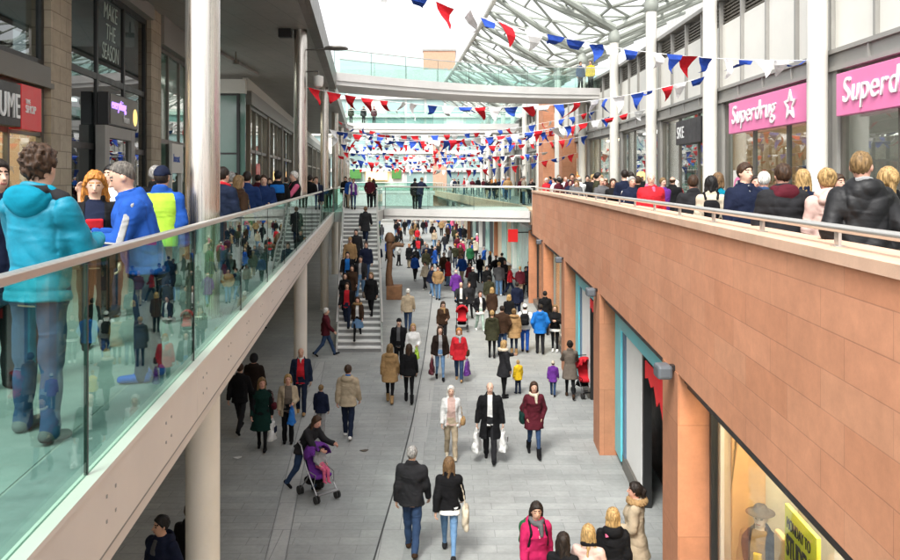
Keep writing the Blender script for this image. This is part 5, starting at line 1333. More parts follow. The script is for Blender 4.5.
        if e.startswith('panel:'):   # chest panel
            c1, z0_, z1_, w_ = e[6:].split(','); z0_, z1_, w_ = float(z0_), float(z1_), float(w_)
            gg = Grid((-.2, -.3, z0_ + dz - .02), (.2, .0, z1_ + dz + .02), vox)
            S = torso(gg, t_in + .006, .84, 1.5); S = np.maximum(S, np.maximum(np.abs(gg.X) - w_, gg.Y + .02)); S = np.maximum(S, np.maximum(z0_ + dz - gg.Z, gg.Z - z1_ - dz))
            part('front_panel', S, gg, C[c1])
        if e.startswith('back:'):
            c1, z0_, z1_, w_ = e[5:].split(','); z0_, z1_, w_ = float(z0_), float(z1_), float(w_)
            gg = Grid((-.25, -.05, z0_ + dz - .02), (.25, .35, z1_ + dz + .02), vox)
            S = torso(gg, t_in + .018, .8, 1.5); S = np.maximum(S, np.maximum(np.abs(gg.X) - w_, -gg.Y)); S = np.maximum(S, np.maximum(z0_ + dz - gg.Z, gg.Z - z1_ - dz))
            part('back_panel', S, gg, C[c1])
        if e.startswith('stripe:'):
            gg = Grid((mnA[0] - .14, mnA[1] - .14, .8 + dz), (mxA[0] + .14, max(mxA[1], .1) + .16, 1.56 + dz), vox); 
            for q, s in (('L', 1), ('R', -1)):
                S = gg.full()
                for off in (-.018, .0, .018):
                    o3 = np.array([s * .086, .0 + off, 0]); S = np.minimum(S, caps(gg, J['sh' + q] + o3 + np.array([-s * .03, 0, .03]), J['el' + q] + o3 * .95, .0115)); S = np.minimum(S, caps(gg, J['el' + q] + o3 * .95, J['wr' + q] + o3 * .7, .0085))
                part('sleeve_stripe', S, gg, C[e[7:]])
    # ---- hair / headwear
    gh = Grid(hc + np.array([-.17, -.17, -.42 if hs in ('long', 'pony', 'curlylong', 'wavy') else -.2]), hc + np.array([.17, .26, .20]), min(vox, .018))
    L = headlocal(gh, hc, Rm); x, y, z = L
    hm = hairmat(HC.get(hcol, (.05, .03, .02)))
    ang = np.arctan2(x, y + .001)
    strand = np.sin(ang * 13 + 3 * np.sin(z * 22 + ph)) * .5 + np.sin(ang * 23 + 4 * np.sin(z * 15)) * .3
    nse = np.sin(x * 70 + ph) * np.sin(y * 63 + z * 30) * .5 + np.sin(z * 55 + x * 40) * np.sin(y * 88 + ph) * .5
    if hs in ('short', 'crop', 'curly', 'bald', 'receding'):
        gr = {'short': .012, 'crop': .006, 'curly': .019, 'bald': .006, 'receding': .006}[hs]
        F = ell_l(L, (0, .014, .026 + gr * .4), (.079 + gr, .097 + gr, .100 + gr))
        F = F + ((nse * .004 + strand * .006) if hs != 'curly' else .013 * np.sin(x * 118 + 2 * np.sin(z * 40 + ph)) * np.sin(y * 105 + 2 * np.sin(x * 35)) + .012 * np.sin(z * 112 + 3 * np.sin(y * 33)) * np.sin(x * 64 + ph))
        F = np.maximum(F, -(.88 * y + .72 * z + (.012 if hs not in ('bald', 'receding') else -.005 if hs == 'bald' else -.022))); F = np.maximum(F, -(z + .078))
        if hs == 'bald': F = np.maximum(F, z - .048)
        part('hair', F, gh, None, mat=hm)
    elif hs in ('bob', 'long', 'pony', 'bun', 'curlylong', 'wavy'):
        gr = .018
        F = ell_l(L, (0, .016, .03), (.080 + gr, .098 + gr, .100 + gr))
        if hs in ('bob', 'long', 'curlylong', 'wavy'):
            dl = {'bob': -.10, 'long': -.27, 'curlylong': -.24, 'wavy': -.33}[hs]; wd = 1.25 if hs == 'curlylong' else 1.0
            for s in (1, -1):
                F = smin(F, caps(gh, hl((s * .060, .035, -.02)), hl((s * .070 * wd, .055, dl)), .048 * wd, .042 * wd), .03)
            F = smin(F, caps(gh, hl((0, .062, -.02)), hl((0, .085, dl * 1.05)), .062 * wd, .046), .03)
        if hs == 'pony': F = smin(F, smin(caps(gh, hl((0, .105, .055)), hl((0, .15, .02)), .03, .036), caps(gh, hl((0, .15, .02)), hl((0, .125, -.30)), .036, .018), .02), .02)
        if hs == 'bun': F = smin(F, ell_l(L, (0, .105, .075), (.05, .045, .045)), .015)
        F = F + nse * (.003 if hs != 'curlylong' else .012) + strand * .009
        F = np.maximum(F, -np.maximum(.80 * y + .6 * z + .012, y - .028 + (.02 if hs in ('long', 'wavy', 'curlylong', 'bob') else 0)))
        if hs in ('pony', 'bun'): F = np.maximum(F, -np.maximum(z + .07, .09 - y) * -1) if False else F
        part('hair', F, gh, None, mat=hm)
    elif hs in ('cap', 'beanie'):
        F = ell_l(L, (0, .014, .034), (.090, .108, .106)); F = np.maximum(F, -(z - (.03 if hs == 'cap' else .012) + y * .15))
        if hs == 'cap': F = np.minimum(F, np.maximum(ell_l(L, (0, -.10, .036), (.068, .085, .012)), y + .03))
        part('cap' if hs == 'cap' else 'woolly_hat', F, gh, C.get(hcol, C['navy']))
        F = np.maximum(ell_l(L, (0, .016, .01), (.084, .102, .1)), -np.minimum(y - .0, 1)); F = np.maximum(F, -(z + .07)); part('hair', np.maximum(F, z - .03), gh, None, mat=hairmat(HC['dark']))
    elif hs == 'hat':
        F = np.maximum(ell_l(L, (0, .012, .06), (.096, .116, .115)), .055 - z); F = smin(F, ell_l(L, (0, .012, .062), (.175, .195, .02)), .01); F = np.maximum(F, -(ell_l(L, (0, .0, .17), (.03, .12, .03))))
        part('hat', F, gh, C[hcol])
    elif hs == 'hooded':
        F = ell_l(L, (0, .022, .012), (.112, .125, .135)); F = np.maximum(F, -ell_l(L, (0, -.09, -.005), (.078, .12, .105))); part('hood', F + nse * .003, gh, C.get(hcol, C['black']))
    if 'glasses' in extra:
        m = MB()
        for s in (1, -1):
            m.tube([tuple(hl((s * .031 + .022 * math.cos(a), -.098, .012 + .017 * math.sin(a)))) for a in [k * math.pi / 5 for k in range(11)]], .003, 4, caps=False); m.tube([tuple(hl((s * .054, -.095, .016))), tuple(hl((s * .082, .01, .012)))], .003, 4)
        m.tube([tuple(hl((-.01, -.1, .016))), tuple(hl((.01, -.1, .016)))], .003, 4)
        o = m.build('glasses', M['black'], None, origin=False); o.parent = root
    if 'sunglasses' in extra:
        gg = Grid(hc - .13, hc + .13, .008); S = gg.full()
        for s in (1, -1): S = np.minimum(S, caps(gg, hl((s * .022, -.096, .012)), hl((s * .042, -.092, .012)), .016)); S = np.minimum(S, caps(gg, hl((s * .06, -.08, .016)), hl((s * .083, .01, .012)), .005))
        part('sunglasses', S, gg, None, mat=M['black'])
    root.location = loc; root.rotation_euler = (0, 0, R(face)); root.scale = (sc_,) * 3
    tag(root, label, cat, group)
    root['_'] = 0; del root['_']
    PJ[root.name] = (J, sc_, face, Vector(loc), prof, t_in, hc)
    return root
PJ = {}
def wpos(root, p):
    J, s, face, loc, *_ = PJ[root.name]; v = Vector([float(q) * s for q in p]); v.rotate(Matrix.Rotation(R(face), 3, 'Z')); return loc + v

# ---- carried things
def carrier(root, hand, label, colr='white', w=.36, h=.42, d=.10, name='carrier_bag', cat='bag', logo=None):
    J = PJ[root.name][0]; p = wpos(root, J['wr' + hand] + J['hd' + hand] * .11); mb = MB()
    f = R(PJ[root.name][2] + 78); T = lambda x, y, z: (p.x + x * math.cos(f) - y * math.sin(f), p.y + x * math.sin(f) + y * math.cos(f), p.z + z)
    g = Grid((-w / 2 - .03, -d - .03, -h - .12), (w / 2 + .03, d + .03, -.02), .016)
    ph = rnd.uniform(0, 6); tz = np.clip((-.05 - g.Z) / h, 0, 1)
    F = ((np.abs(g.X) / (w / 2 * (.72 + .28 * tz))) ** 4 + (np.abs(g.Y) / (d * (.35 + .5 * tz))) ** 3) ** .3 - 1
    F = np.maximum(F * .05, np.maximum(g.Z + .09, -h - .08 - g.Z)) + folds(g, ph, .010)
    V, Q = nets(F, g.o, g.h)
    V = np.array([T(*v) for v in V]) - np.array(p)
    o = meshobj(name, V, Q, fabric(C[colr], shiny=True)); o.location = p
    m = MB()
    for s in (-.03, .03): m.tube([tuple(Vector(T(-w * .25, s, -.10))), tuple(Vector(T(-.03, s * .3, .0))), tuple(Vector(T(.03, s * .3, .0))), tuple(Vector(T(w * .25, s, -.10)))], .008, 5)
    m.build('handle', fabric(C[colr], shiny=True), o)
    if logo:
        m = MB(); m.box(-w * .22, w * .22, -d * .86 - .012, -d * .7, -h * .75, -h * .45, T); m.build('printed_mark', fabric(C[logo]), o)
    return tag(o, label, cat)
def backpack(root, label, colr, trim=None, w=.30, h=.42):
    J, s, face, loc, prof, ti, hc = PJ[root.name]; g = Grid((-.22, .0, .9 + J['dz']), (.22, .45, 1.55 + J['dz']), .016)
    yb = .11 + ti; zc = 1.22 + J['dz']
    F = ((np.abs(g.X) / (w / 2)) ** 3.5 + (np.abs(g.Y - yb - .085) / .088) ** 3 + (np.abs(g.Z - zc) / (h / 2)) ** 3.5) ** .3 - 1
    F = smin(F * .08, (((np.abs(g.X) / (w * .38)) ** 3 + (np.abs(g.Y - yb - .17) / .05) ** 3 + (np.abs(g.Z - zc + .08) / .11) ** 3) ** .33 - 1) * .05, .02)
    V, Q = nets(F + folds(g, 1, .006), g.o, g.h); o = meshobj('backpack', V, Q, fabric(C[colr]))
    S = g2 = Grid((-.26, -.3, .95 + J['dz']), (.26, .25, 1.58 + J['dz']), .016); F = S.full()
    up = J['up']
    for sd in (1, -1):
        pts = [up(np.array([sd * .09, yb + .02, 1.40])), up(np.array([sd * .11, .02, 1.475 + ti * .9])), up(np.array([sd * .12, -.11 - ti, 1.36])), up(np.array([sd * .15, -.07 - ti * .6, 1.15])), up(np.array([sd * .14, yb, 1.05]))]
        for a, b in zip(pts, pts[1:]): F = np.minimum(F, caps(S, a, b, .021))
    V, Q = nets(F, S.o, S.h); st = meshobj('strap', V, Q, fabric(C[trim or colr])); st.parent = o
    o.location = loc; o.rotation_euler = (0, 0, R(face)); o.scale = (s,) * 3
    return tag(o, label, 'backpack')
def shoulder_bag(root, side, label, colr, w=.30, h=.30, drop=.86, strap=True, name='handbag', y=.02):
    J, s, face, loc, prof, ti, hc = PJ[root.name]; sd = 1 if side == 'L' else -1; g = Grid((-.5, -.3, drop - h + J['dz'] - .1), (.5, .3, 1.55 + J['dz']), .018)
    x0 = sd * .285; zc = drop - h / 2 + J['dz'] + .14
    F = (((np.abs(g.X - x0) / .06) ** 3 + (np.abs(g.Y - y) / (w / 2)) ** 4 + (np.abs(g.Z - zc) / (h / 2)) ** 4) ** .3 - 1) * .05
    V, Q = nets(F + folds(g, 2, .006), g.o, g.h); o = meshobj(name, V, Q, fabric(C[colr]))
    F = g.full(); up = J['up']
    for yy in (-.09, .09):
        for a, b in (((x0, y + yy, zc + h / 2 - .02), (x0 * .86, y + yy * .5, zc + h / 2 + .25)), ((x0 * .86, y + yy * .5, zc + h / 2 + .25), tuple(up(np.array([sd * .15, 0, 1.44 + ti]))))): F = np.minimum(F, caps(g, a, b, .012))
    V, Q = nets(F, g.o, g.h); st = meshobj('strap', V, Q, fabric(C[colr])); st.parent = o
    o.location = loc; o.rotation_euler = (0, 0, R(face)); o.scale = (s,) * 3
    return tag(o, label, 'bag')
def phone(root, hand, label):
    J = PJ[root.name][0]; p = wpos(root, J['wr' + hand] + J['hd' + hand] * .12); mb = MB(); mb.box(-.036, .036, -.07, .07, -.005, .005)
    o = mb.build('mobile_phone', M['black'], bevel=.003); o.location = p + Vector((0, 0, .02)); o.rotation_euler = (R(40), 0, R(PJ[root.name][2])); return tag(o, label, 'phone')
def stroller(loc, face, label, seatc, framec='lgrey', canopy=True, s=1.0):
    t = thing('stroller', label, 'pushchair', loc, rz=R(face)); t.scale = (s,) * 3
    def add(mb, nm, mat, **k):
        o = mb.build(nm, mat, None, origin=False, **k); o.parent = t; return o
    fm = plain('stroller_frame_' + framec, C[framec], .35, .5)
    mb = MB()
    for x in (-.23, .23):
        mb.tube([(x, .42, 1.03), (x, .30, .98), (x, .12, .62), (x, -.30, .16)], .014, 8); mb.tube([(x, .0, .46), (x, .34, .10)], .013, 8); mb.tube([(x, -.18, .30), (x * .9, -.22, .52), (x, .08, .55)], .011, 8)
    mb.tube([(-.23, .42, 1.03), (.23, .42, 1.03)], .013, 8); mb.tube([(-.23, .20, .26), (.23, .20, .26)], .011, 8); mb.tube([(-.23, -.26, .20), (.23, -.26, .20)], .011, 8); mb.tube([(-.23, -.36, .18), (.23, -.36, .18)], .02, 8)
    add(mb, 'frame', fm, smooth=True)
    for x in (-.23, .23):
        for y, rw in ((-.30, .075), (.34, .085)):
            for dx in (-.028, .028):
                m = MB(); pr = [(rw * .55, -.012), (rw, -.014), (rw, .014), (rw * .55, .012)]; m.lathe(0, 0, pr, 18); m.v = [(x + dx + v[2], y + v[0], rw + .004 + v[1]) for v in m.v]; w = add(m, 'wheel', M['rubber'], smooth=True)
                m = MB(); m.lathe(0, 0, [(.001, -.008), (rw * .54, -.008), (rw * .54, .008), (.001, .008)], 14); m.v = [(x + dx + v[2], y + v[0], rw + .004 + v[1]) for v in m.v]; o = m.build('hub', fm, None, origin=False); o.parent = w
    sm = fabric(C[seatc]); dk = fabric(C['black'])
    g = Grid((-.26, -.3, .3), (.26, .36, 1.0), .018)
    F = caps(g, (-.14, .04, .44), (.14, .04, .44), .06); F = smin(F, smin(caps(g, (-.15, -.16, .45), (.15, -.16, .45), .04), caps(g, (0, -.16, .45), (0, .05, .44), .04, sx=4), .03), .05)
    F = smin(F, caps(g, (0, .06, .46), (0, .23, .82), .035, sx=5.2), .04)
    V, Q = nets(F, g.o, g.h); meshobj('seat', V, Q, sm, t)
    if canopy:
        g = Grid((-.3, -.25, .6), (.3, .42, 1.12), .018); sh = ell(g, (0, .06, .80), (.265, .32, .27)); inn = ell(g, (0, .02, .79), (.24, .315, .25))
        F = np.maximum(np.maximum(sh, -inn), np.maximum(.74 - g.Z - g.Y * .4 + .06, -(g.Y + .20) - (g.Z - .9) * .3))
        V, Q = nets(F + folds(g, 1, .004), g.o, g.h); meshobj('canopy', V, Q, sm, t)
    g = Grid((-.24, -.02, .2), (.24, .4, .45), .02); F = (((np.abs(g.X) / .19) ** 4 + (np.abs(g.Y - .19) / .13) ** 4 + (np.abs(g.Z - .29) / .07) ** 4) ** .25 - 1) * .06
    V, Q = nets(F, g.o, g.h); meshobj('basket', V, Q, dk, t)
    return t
# ================================================================== THE CAST
def st(px, fy): Y = Yfeet(fy); return (Xat(px, Y), Y, .013)
def voxf(Y): return .0115 if Y < 8 else .0135 if Y < 13 else .0165 if Y < 20 else .021 if Y < 32 else .026
G_ST = 'shoppers walking on the lower street'; G_UL = 'people on the left upper walkway'; G_UR = 'people on the right upper walkway'; G_SS = 'people on the staircase'
def S(px, fy, face, h, pose, label, **k):
    loc = st(px, fy); return person(loc, face, h, voxf(loc[1]), pose, label=label, group=G_ST, **k)
def U(px, Y, face, h, pose, label, right=False, **k):
    return person((Xat(px, Y), Y, DECK + .004), face, h, voxf(Y), pose, label=label, group=G_UR if right else G_UL, **k)

# ---------------- lower street, near
a = S(412, 553, 172, 1.80, 'stroll', 'man in dark charcoal jacket and blue jeans walking away beside tote bag woman', top=('jacket', 'charcoal', .82), legs=('jeans', 'denim'), hair=('short', 'grey'), shoes='brown', skin=SK[0], extra=('collar:charcoal',))
b = S(449, 557, 178, 1.70, 'walk', 'long haired woman in black jacket with white shirt hem and bright blue jeans, walking away', fem=True, top=('jacket', 'black', .90), legs=('leggings', 'ldenim'), hair=('long', 'lbrown'), shoes='charcoal', extra=('under:white',))
shoulder_bag(b, 'R', 'cream tote bag on the shoulder of the woman in black jacket and bright blue jeans', 'cream', .34, .40, .80, name='tote_bag')
c = person((1.24, 11.5, .013), 12, 1.66, .0135, 'stroll', fem=True, top=('jacket', 'magenta', .82), legs=('jeans', 'denim'), hair=('bob', 'dark'), extra=('scarf:grey', 'hood', 'panel:white,1.28,1.42,.012'), yaw=-8, pitch=8, label='woman in magenta hooded jacket with grey scarf at the bottom of the picture', group=G_ST)
backpack(c, 'bright green backpack worn by the woman in the magenta jacket', 'green', 'black', .40)
person((1.50, 10.6, .013), 160, 1.60, .0135, 'stand', fem=True, top=('jacket', 'black', .84), legs=('jeans', 'ddenim'), hair=('long', 'dbrown' if 0 else 'dark'), label='person with long dark hair at the bottom edge between magenta jacket and pink coat', group=G_ST)
person((1.86, 10.75, .013), 168, 1.64, .0135, 'stand2', fem=True, top=('jacket', 'palepink', .80), legs=('jeans', 'denim'), hair=('long', 'blonde'), extra=('scarf:black',), label='woman with long golden hair in pale pink coat seen from behind at the bottom edge', group=G_ST)
d = person((2.28, 11.2, .013), 172, 1.68, .0135, 'stand', fem=True, top=('jacket', 'black', .82), legs=('jeans', 'ddenim'), hair=('bob', 'blonde'), extra=('hood',), label='woman with short blonde bob in black hooded jacket at the bottom edge', group=G_ST)
m = MB(); p = wpos(d, (-.14, .10, 1.38)); m.tube([tuple(wpos(d, (.09, .155, 1.40))), tuple(wpos(d, (.10, .12, 1.46))), tuple(wpos(d, (.11, .0, 1.49)))], .022, 6); o = m.build('pink_strap', fabric(C['pink']), d)
person((2.80, 12.1, .013), -108, 1.70, .0135, 'hold', fem=True, top=('parka', 'beige', .62), legs=('leggings', 'denim'), hair=('pony', 'dark'), extra=('fur:tan',), shoes='black', label='woman with dark ponytail in beige parka with fur collar beside the near sandstone pillar', group=G_ST)
person((-3.88, 10.75, .013), -28, 1.80, .0135, 'pocketwalk', top=('hoodie', 'navy', .86), legs=('jeans', 'ddenim'), hair=('short', 'black'), extra=('hood', 'panel:grey,1.30,1.49,.045'), yaw=-20, label='young man in navy hoodie below the left walkway by the near cream column', group=G_ST)
person((-3.66, 11.3, .013), 165, 1.72, .0165, 'stand', top=('jacket', 'black', .82), legs=('jeans', 'charcoal'), hair=('short', 'brown'), label='dark clothed man half hidden behind the near cream column', group=G_ST)

# ---------------- lower street, middle
S(451, 458, 4, 1.63, 'stroll', 'elderly white haired woman in white cardigan and beige trousers walking towards us', fem=True, top=('cardigan', 'white', .80), legs=('trousers', 'beige'), hair=('bob', 'white'), shirt='palepink', shoes='cream', skin=SK[1], extra=('wide',), belly=.02)
a = shoulder_bag(bpy.context.scene.objects['person'] if 0 else [o for o in col.objects if o.get('label', '').startswith('elderly white haired')][0], 'L', 'tan shoulder bag of the elderly woman in the white cardigan', 'tan', .22, .2, .86)
a = S(490, 461, -4, 1.77, 'bag', 'elderly man in long black coat carrying white bags in both hands', top=('coat', 'black', .55), legs=('trousers', 'charcoal'), hair=('bald', 'grey'), shirt='white', skin=SK[1])
carrier(a, 'R', 'white carrier bag in the right hand of the man in the long black coat', 'white', .34, .44); carrier(a, 'L', 'white carrier bag in the left hand of the man in the long black coat', 'white', .32, .40, logo='lgrey')
a = S(534, 456, 2, 1.70, 'pocketwalk', 'woman in dark russet red coat and blue jeans walking alone towards us', fem=True, top=('coat', 'maroon', .68), legs=('leggings', 'denim'), hair=('bob', 'brown'), extra=('scarf:cream',), shoes='blackboot')
shoulder_bag(a, 'R', 'dark green shoulder bag of the woman in the russet coat', 'dgreen', .26, .26, .92)
S(348, 438, 178, 1.78, 'stroll', 'man in beige jacket and blue jeans walking away in the middle of the street', top=('jacket', 'beige', .80), legs=('jeans', 'ddenim'), hair=('short', 'brown'), shoes='white', extra=('collar:bright', 'hood'))
a = S(262, 450, 8, 1.68, 'stroll', 'woman in dark green dress and black cardigan with long fair hair', fem=True, top=('dress', 'dgreen', .52), legs=('tights', 'black'), hair=('long', 'dblonde'), extra=('sleeves:black',), yaw=18)
carrier(a, 'L', 'white and navy carrier bag held by the woman in the green dress', 'white', .32, .42, logo='navy'); shoulder_bag(a, 'L', 'small maroon handbag at the arm of the woman in the green dress', 'maroon', .2, .16, 1.0)
a = S(288, 443, 12, 1.62, 'hold', 'older blonde woman in open beige jacket over patterned blouse and black trousers', fem=True, top=('jacket', 'beige', .72), legs=('trousers', 'black'), hair=('bob', 'blonde'), shirt='taupe', extra=('wide',), belly=.03)
carrier(a, 'L', 'bright blue carrier bag beside the older woman in beige', 'bright', .26, .34)
S(301, 414, 6, 1.78, 'stroll', 'bald older man in red sweater under dark jacket passing the middle left column', top=('jacket', 'ddenim', .78), legs=('jeans', 'ddenim'), hair=('bald', 'white'), shirt='red', extra=('wide', 'collar:white'), shoes='tan', belly=.04)
S(321, 436, 165, 1.24, 'stand', 'fair haired boy in navy jacket seen from behind near the pushchair', top=('jacket', 'navy', .80), legs=('trousers', 'lgrey'), hair=('short', 'dblonde'), shoes='lgrey')
a = S(303, 490, 62, 1.66, 'push', 'woman in dark jacket leaning over the purple pushchair', fem=True, top=('jacket', 'charcoal', .84), legs=('jeans', 'denim'), hair=('long', 'brown'), lean=32, pitch=18)
sx, sy, _ = st(319, 497)
stroller((sx, sy, .013), 40, 'silver framed pushchair with purple hood', 'purple')
person((sx + .02, sy + .02, .34), 40, .92, .017, 'sit', top=('sweater', 'lgrey', .88), legs=('trousers', 'pink'), hair=('short', 'lbrown'), shoes='pink', lean=-12, label='small child in pink trousers sitting in the purple pushchair', group=G_ST)
S(240, 432, 175, 1.75, 'walk', 'dark clothed person carrying a bag in the shade under the left walkway', top=('jacket', 'black', .80), legs=('jeans', 'charcoal'), hair=('short', 'brown'), extra=('back:black,.95,1.4,.15',))
S(254, 420, 178, 1.74, 'stroll', 'hooded person in dark plum top in the shade behind the dark clothed walker', top=('hoodie', 'dbrown', .84), legs=('jeans', 'black'), hair=('hooded', 'charcoal'))
S(326, 356, 100, 1.76, 'walk', 'grey haired man in maroon jacket striding towards the foot of the stairs', top=('jacket', 'maroon', .80), legs=('jeans', 'denim'), hair=('short', 'white'), shoes='black')
S(390, 403, 176, 1.66, 'stroll', 'woman in tan parka and tan boots with long blonde hair walking away', fem=True, top=('parka', 'tan', .66), legs=('leggings', 'black'), hair=('wavy', 'dblonde'), shoes='tanboot', extra=('hood',))
S(409, 403, 182, 1.66, 'stroll', 'woman in short black jacket with very long dark hair beside the tan parka', fem=True, top=('jacket', 'black', .84), legs=('leggings', 'black'), hair=('wavy', 'brown'), shoes='blackboot')
a = S(399, 372, -6, 1.74, 'stand', 'young person in black jacket and black beanie coming towards us behind the tan parka', top=('jacket', 'black', .82), legs=('jeans', 'black'), hair=('beanie', 'black'), shirt='grey')
a = S(413, 376, 8, 1.66, 'hold', 'fair haired person in white top holding a lime bag', fem=True, top=('sweater', 'white', .82), legs=('jeans', 'grey'), hair=('bob', 'blonde')); carrier(a, 'L', 'lime green bag held in front of the person in the white top', 'lime', .3, .3)
a = S(440, 380, 6, 1.70, 'bag', 'woman in dark brown jacket and faded jeans beside the red coat', fem=True, top=('jacket', 'dbrown', .82), legs=('leggings', 'ldenim'), hair=('long', 'brown'), shirt='lgrey', skin=SK[1]); carrier(a, 'R', 'dark red shopping bag carried by the woman in the dark brown jacket', 'maroon', .38, .42)
a = S(459, 381, -3, 1.66, 'bag', 'woman in bright red coat and blue jeans walking towards us', fem=True, top=('coat', 'red', .72), legs=('jeans', 'denim'), hair=('bob', 'ginger'), extra=('scarf:lgrey',), shoes='tan'); carrier(a, 'L', 'plum shopping bag carried by the woman in the red coat', 'purple', .36, .42); shoulder_bag(a, 'L', 'brown handbag at the hip of the woman in the red coat', 'brown', .26, .2, .9)
S(408, 331, 180, 1.76, 'stroll', 'white haired man in beige jacket walking away past the wooden post', top=('jacket', 'beige', .80), legs=('jeans', 'denim'), hair=('short', 'white'))
S(443, 345, 10, 1.64, 'hold', 'woman in brown jacket looking down behind the dark brown jacket woman', fem=True, top=('jacket', 'brown', .84), legs=('jeans', 'charcoal'), hair=('long', 'brown'), pitch=20, extra=('scarf:tan',))
sx, sy, _ = st(462, 331); stroller((sx, sy, .013), 0, 'black pushchair with red seat coming down the street', 'red', 'black'); 
S(461, 321, 0, 1.75, 'push', 'bald man in dark jacket pushing the red and black pushchair', top=('jacket', 'charcoal', .80), legs=('jeans', 'charcoal'), hair=('bald', 'grey'), shirt='white')
S(480, 331, 18, 1.68, 'pocketwalk', 'woman in black jacket over white top and pale mint trousers', fem=True, top=('jacket', 'black', .84), legs=('trousers', 'mint'), hair=('pony', 'dark'), shirt='white', shoes='white', extra=('under:white',))
S(492, 326, 178, 1.64, 'stand', 'blonde woman in dark brown fur coat seen from behind', fem=True, top=('coat', 'brown', .70), legs=('jeans', 'black'), hair=('bob', 'blonde'))
S(492, 358, 176, 1.66, 'stand', 'person in olive green parka with pale hair in the group seen from behind', fem=True, top=('parka', 'olive', .66), legs=('leggings', 'black'), hair=('short', 'blonde'), extra=('hood',))
S(502, 356, 182, 1.78, 'pocket', 'broad man in dark brown leather jacket and jeans between the olive and tan coats', top=('jacket', 'taupe' if 0 else 'brown', .82), legs=('jeans', 'denim'), hair=('crop', 'dark'), bulk=.02)
S(514, 355, 178, 1.64, 'stand', 'woman in quilted tan coat at the right of the group seen from behind', fem=True, top=('puffer', 'tan', .66), legs=('leggings', 'ddenim'), hair=('bun', 'dblonde'), extra=('fur:tan',), shoes='tanboot')
S(509, 335, 170, 1.62, 'stand', 'blonde woman just ahead of the tan coat group', fem=True, top=('jacket', 'black', .84), legs=('jeans', 'black'), hair=('bob', 'blonde'))
S(517, 322, 185, 1.75, 'stand', 'dark haired person in navy jacket ahead of the tan coat group', top=('jacket', 'navy', .82), legs=('jeans', 'ddenim'), hair=('short', 'dark'))
a = S(525, 352, 172, 1.74, 'pocket', 'young person in white jacket and bright blue trousers wearing a black backpack', top=('jacket', 'white', .84), legs=('jeans', 'blue'), hair=('cap', 'white')); backpack(a, 'black backpack on the person in the white jacket', 'black')
S(540, 354, 182, 1.78, 'pocket', 'person in bright royal blue raincoat seen from behind', top=('parka', 'bright', .74), legs=('jeans', 'charcoal'), hair=('short', 'dark'), extra=('hood',))
S(555, 352, -12, 1.70, 'cross', 'young woman in black jacket with long blonde hair and white shoes', fem=True, top=('jacket', 'black', .86), legs=('leggings', 'black'), hair=('long', 'dblonde'), shoes='white', extra=('under:white',))
S(545, 335, 178, 1.76, 'stand', 'dark haired person standing behind the blue raincoat and blonde woman', top=('jacket', 'black', .82), legs=('jeans', 'black'), hair=('short', 'black'))
a = S(504, 398, 118, 1.64, 'reach', 'woman in dark grey coat with pale fur hood holding a toddler by the hand', fem=True, top=('coat', 'charcoal', .66), legs=('tights', 'black'), hair=('bob', 'blonde'), extra=('fur:cream', 'hood'))
S(518, 394, -150, .98, 'stand', 'toddler in yellow raincoat beside the woman in the dark grey coat', top=('parka', 'yellow', .74), legs=('trousers', 'ddenim'), hair=('short', 'blonde'))
S(553, 396, 168, 1.02, 'stroll', 'small child in purple coat beside the woman in the floral coat', top=('coat', 'purple', .72), legs=('trousers', 'denim'), hair=('beanie', 'cream'))
a = S(570, 398, 175, 1.66, 'push', 'woman with dark bun in beige patterned coat and black tights by the turquoise shop', fem=True, top=('coat', 'taupe', .62), legs=('tights', 'black'), hair=('bun', 'dark'), shoes='brown')
S(579, 374, -40, 1.74, 'stand', 'older bald man in black jacket leaning by the sandstone pillar of the turquoise shops', top=('jacket', 'black', .78), legs=('trousers', 'black'), hair=('bald', 'grey'), shirt='taupe')
sx, sy, _ = st(586, 396); stroller((sx, sy, .013), 15, 'black and red pushchair beside the floral coat by the turquoise shop', 'red', 'black', s=1.05)

# ---------------- stairs
def SP(px, Yst, face, h, pose, label, **k):
    z = stair_z(Yst); return person((Xat(px, Yst), Yst, z + .004), face, h, .021, pose, label=label, group=G_SS, **k)
SP(365.5, 37.2, 178, 1.75, 'walk', 'person in long dark coat climbing the upper half of the stairs alone', top=('coat', 'charcoal', .62), legs=('jeans', 'ddenim'), hair=('short', 'lbrown'))
SP(350, 33.6, 0, 1.72, 'stroll', 'person in tan hooded jacket highest in the group coming down the stairs', top=('jacket', 'tan', .82), legs=('jeans', 'denim'), hair=('cap', 'tan'))
SP(347.5, 32.6, 4, 1.74, 'walk', 'man in bright blue top under dark coat coming down the stairs', top=('jacket', 'black', .80), legs=('jeans', 'black'), hair=('short', 'dark'), shirt='bright', extra=('wide',))
SP(360.5, 32.2, -4, 1.78, 'walk2', 'man in dark checked jacket and pale jeans coming down the stairs', top=('jacket', 'charcoal', .84), legs=('jeans', 'ldenim'), hair=('short', 'black'), shirt='lgrey')
SP(345, 31.3, 5, 1.66, 'stroll', 'dark haired woman in black at the left side of the stair group', fem=True, top=('jacket', 'black', .84), legs=('jeans', 'black'), hair=('bob', 'dark'))
SP(347, 30.5, 0, 1.76, 'walk', 'man in red sweater under open black jacket low on the stairs', top=('jacket', 'black', .80), legs=('jeans', 'ddenim'), hair=('short', 'brown'), shirt='red', extra=('wide',))
a = SP(371, 31.2, -10, 1.70, 'bag', 'blonde woman in long black coat with a bag on the right side of the stairs', fem=True, top=('coat', 'black', .66), legs=('leggings', 'black'), hair=('long', 'dblonde')); shoulder_bag(a, 'R', 'taupe bag of the blonde woman in black on the stairs', 'taupe', .28, .26, .84)
SP(357.5, 29.75, 0, 1.66, 'walk2', 'woman in tan trimmed jacket, pale blue skirt and black tights at the stair foot', fem=True, top=('jacket', 'brown', .90), legs=('tights', 'black'), hair=('long', 'brown'), shirt='white', extra=('skirt:ldenim', 'fur:tan'))

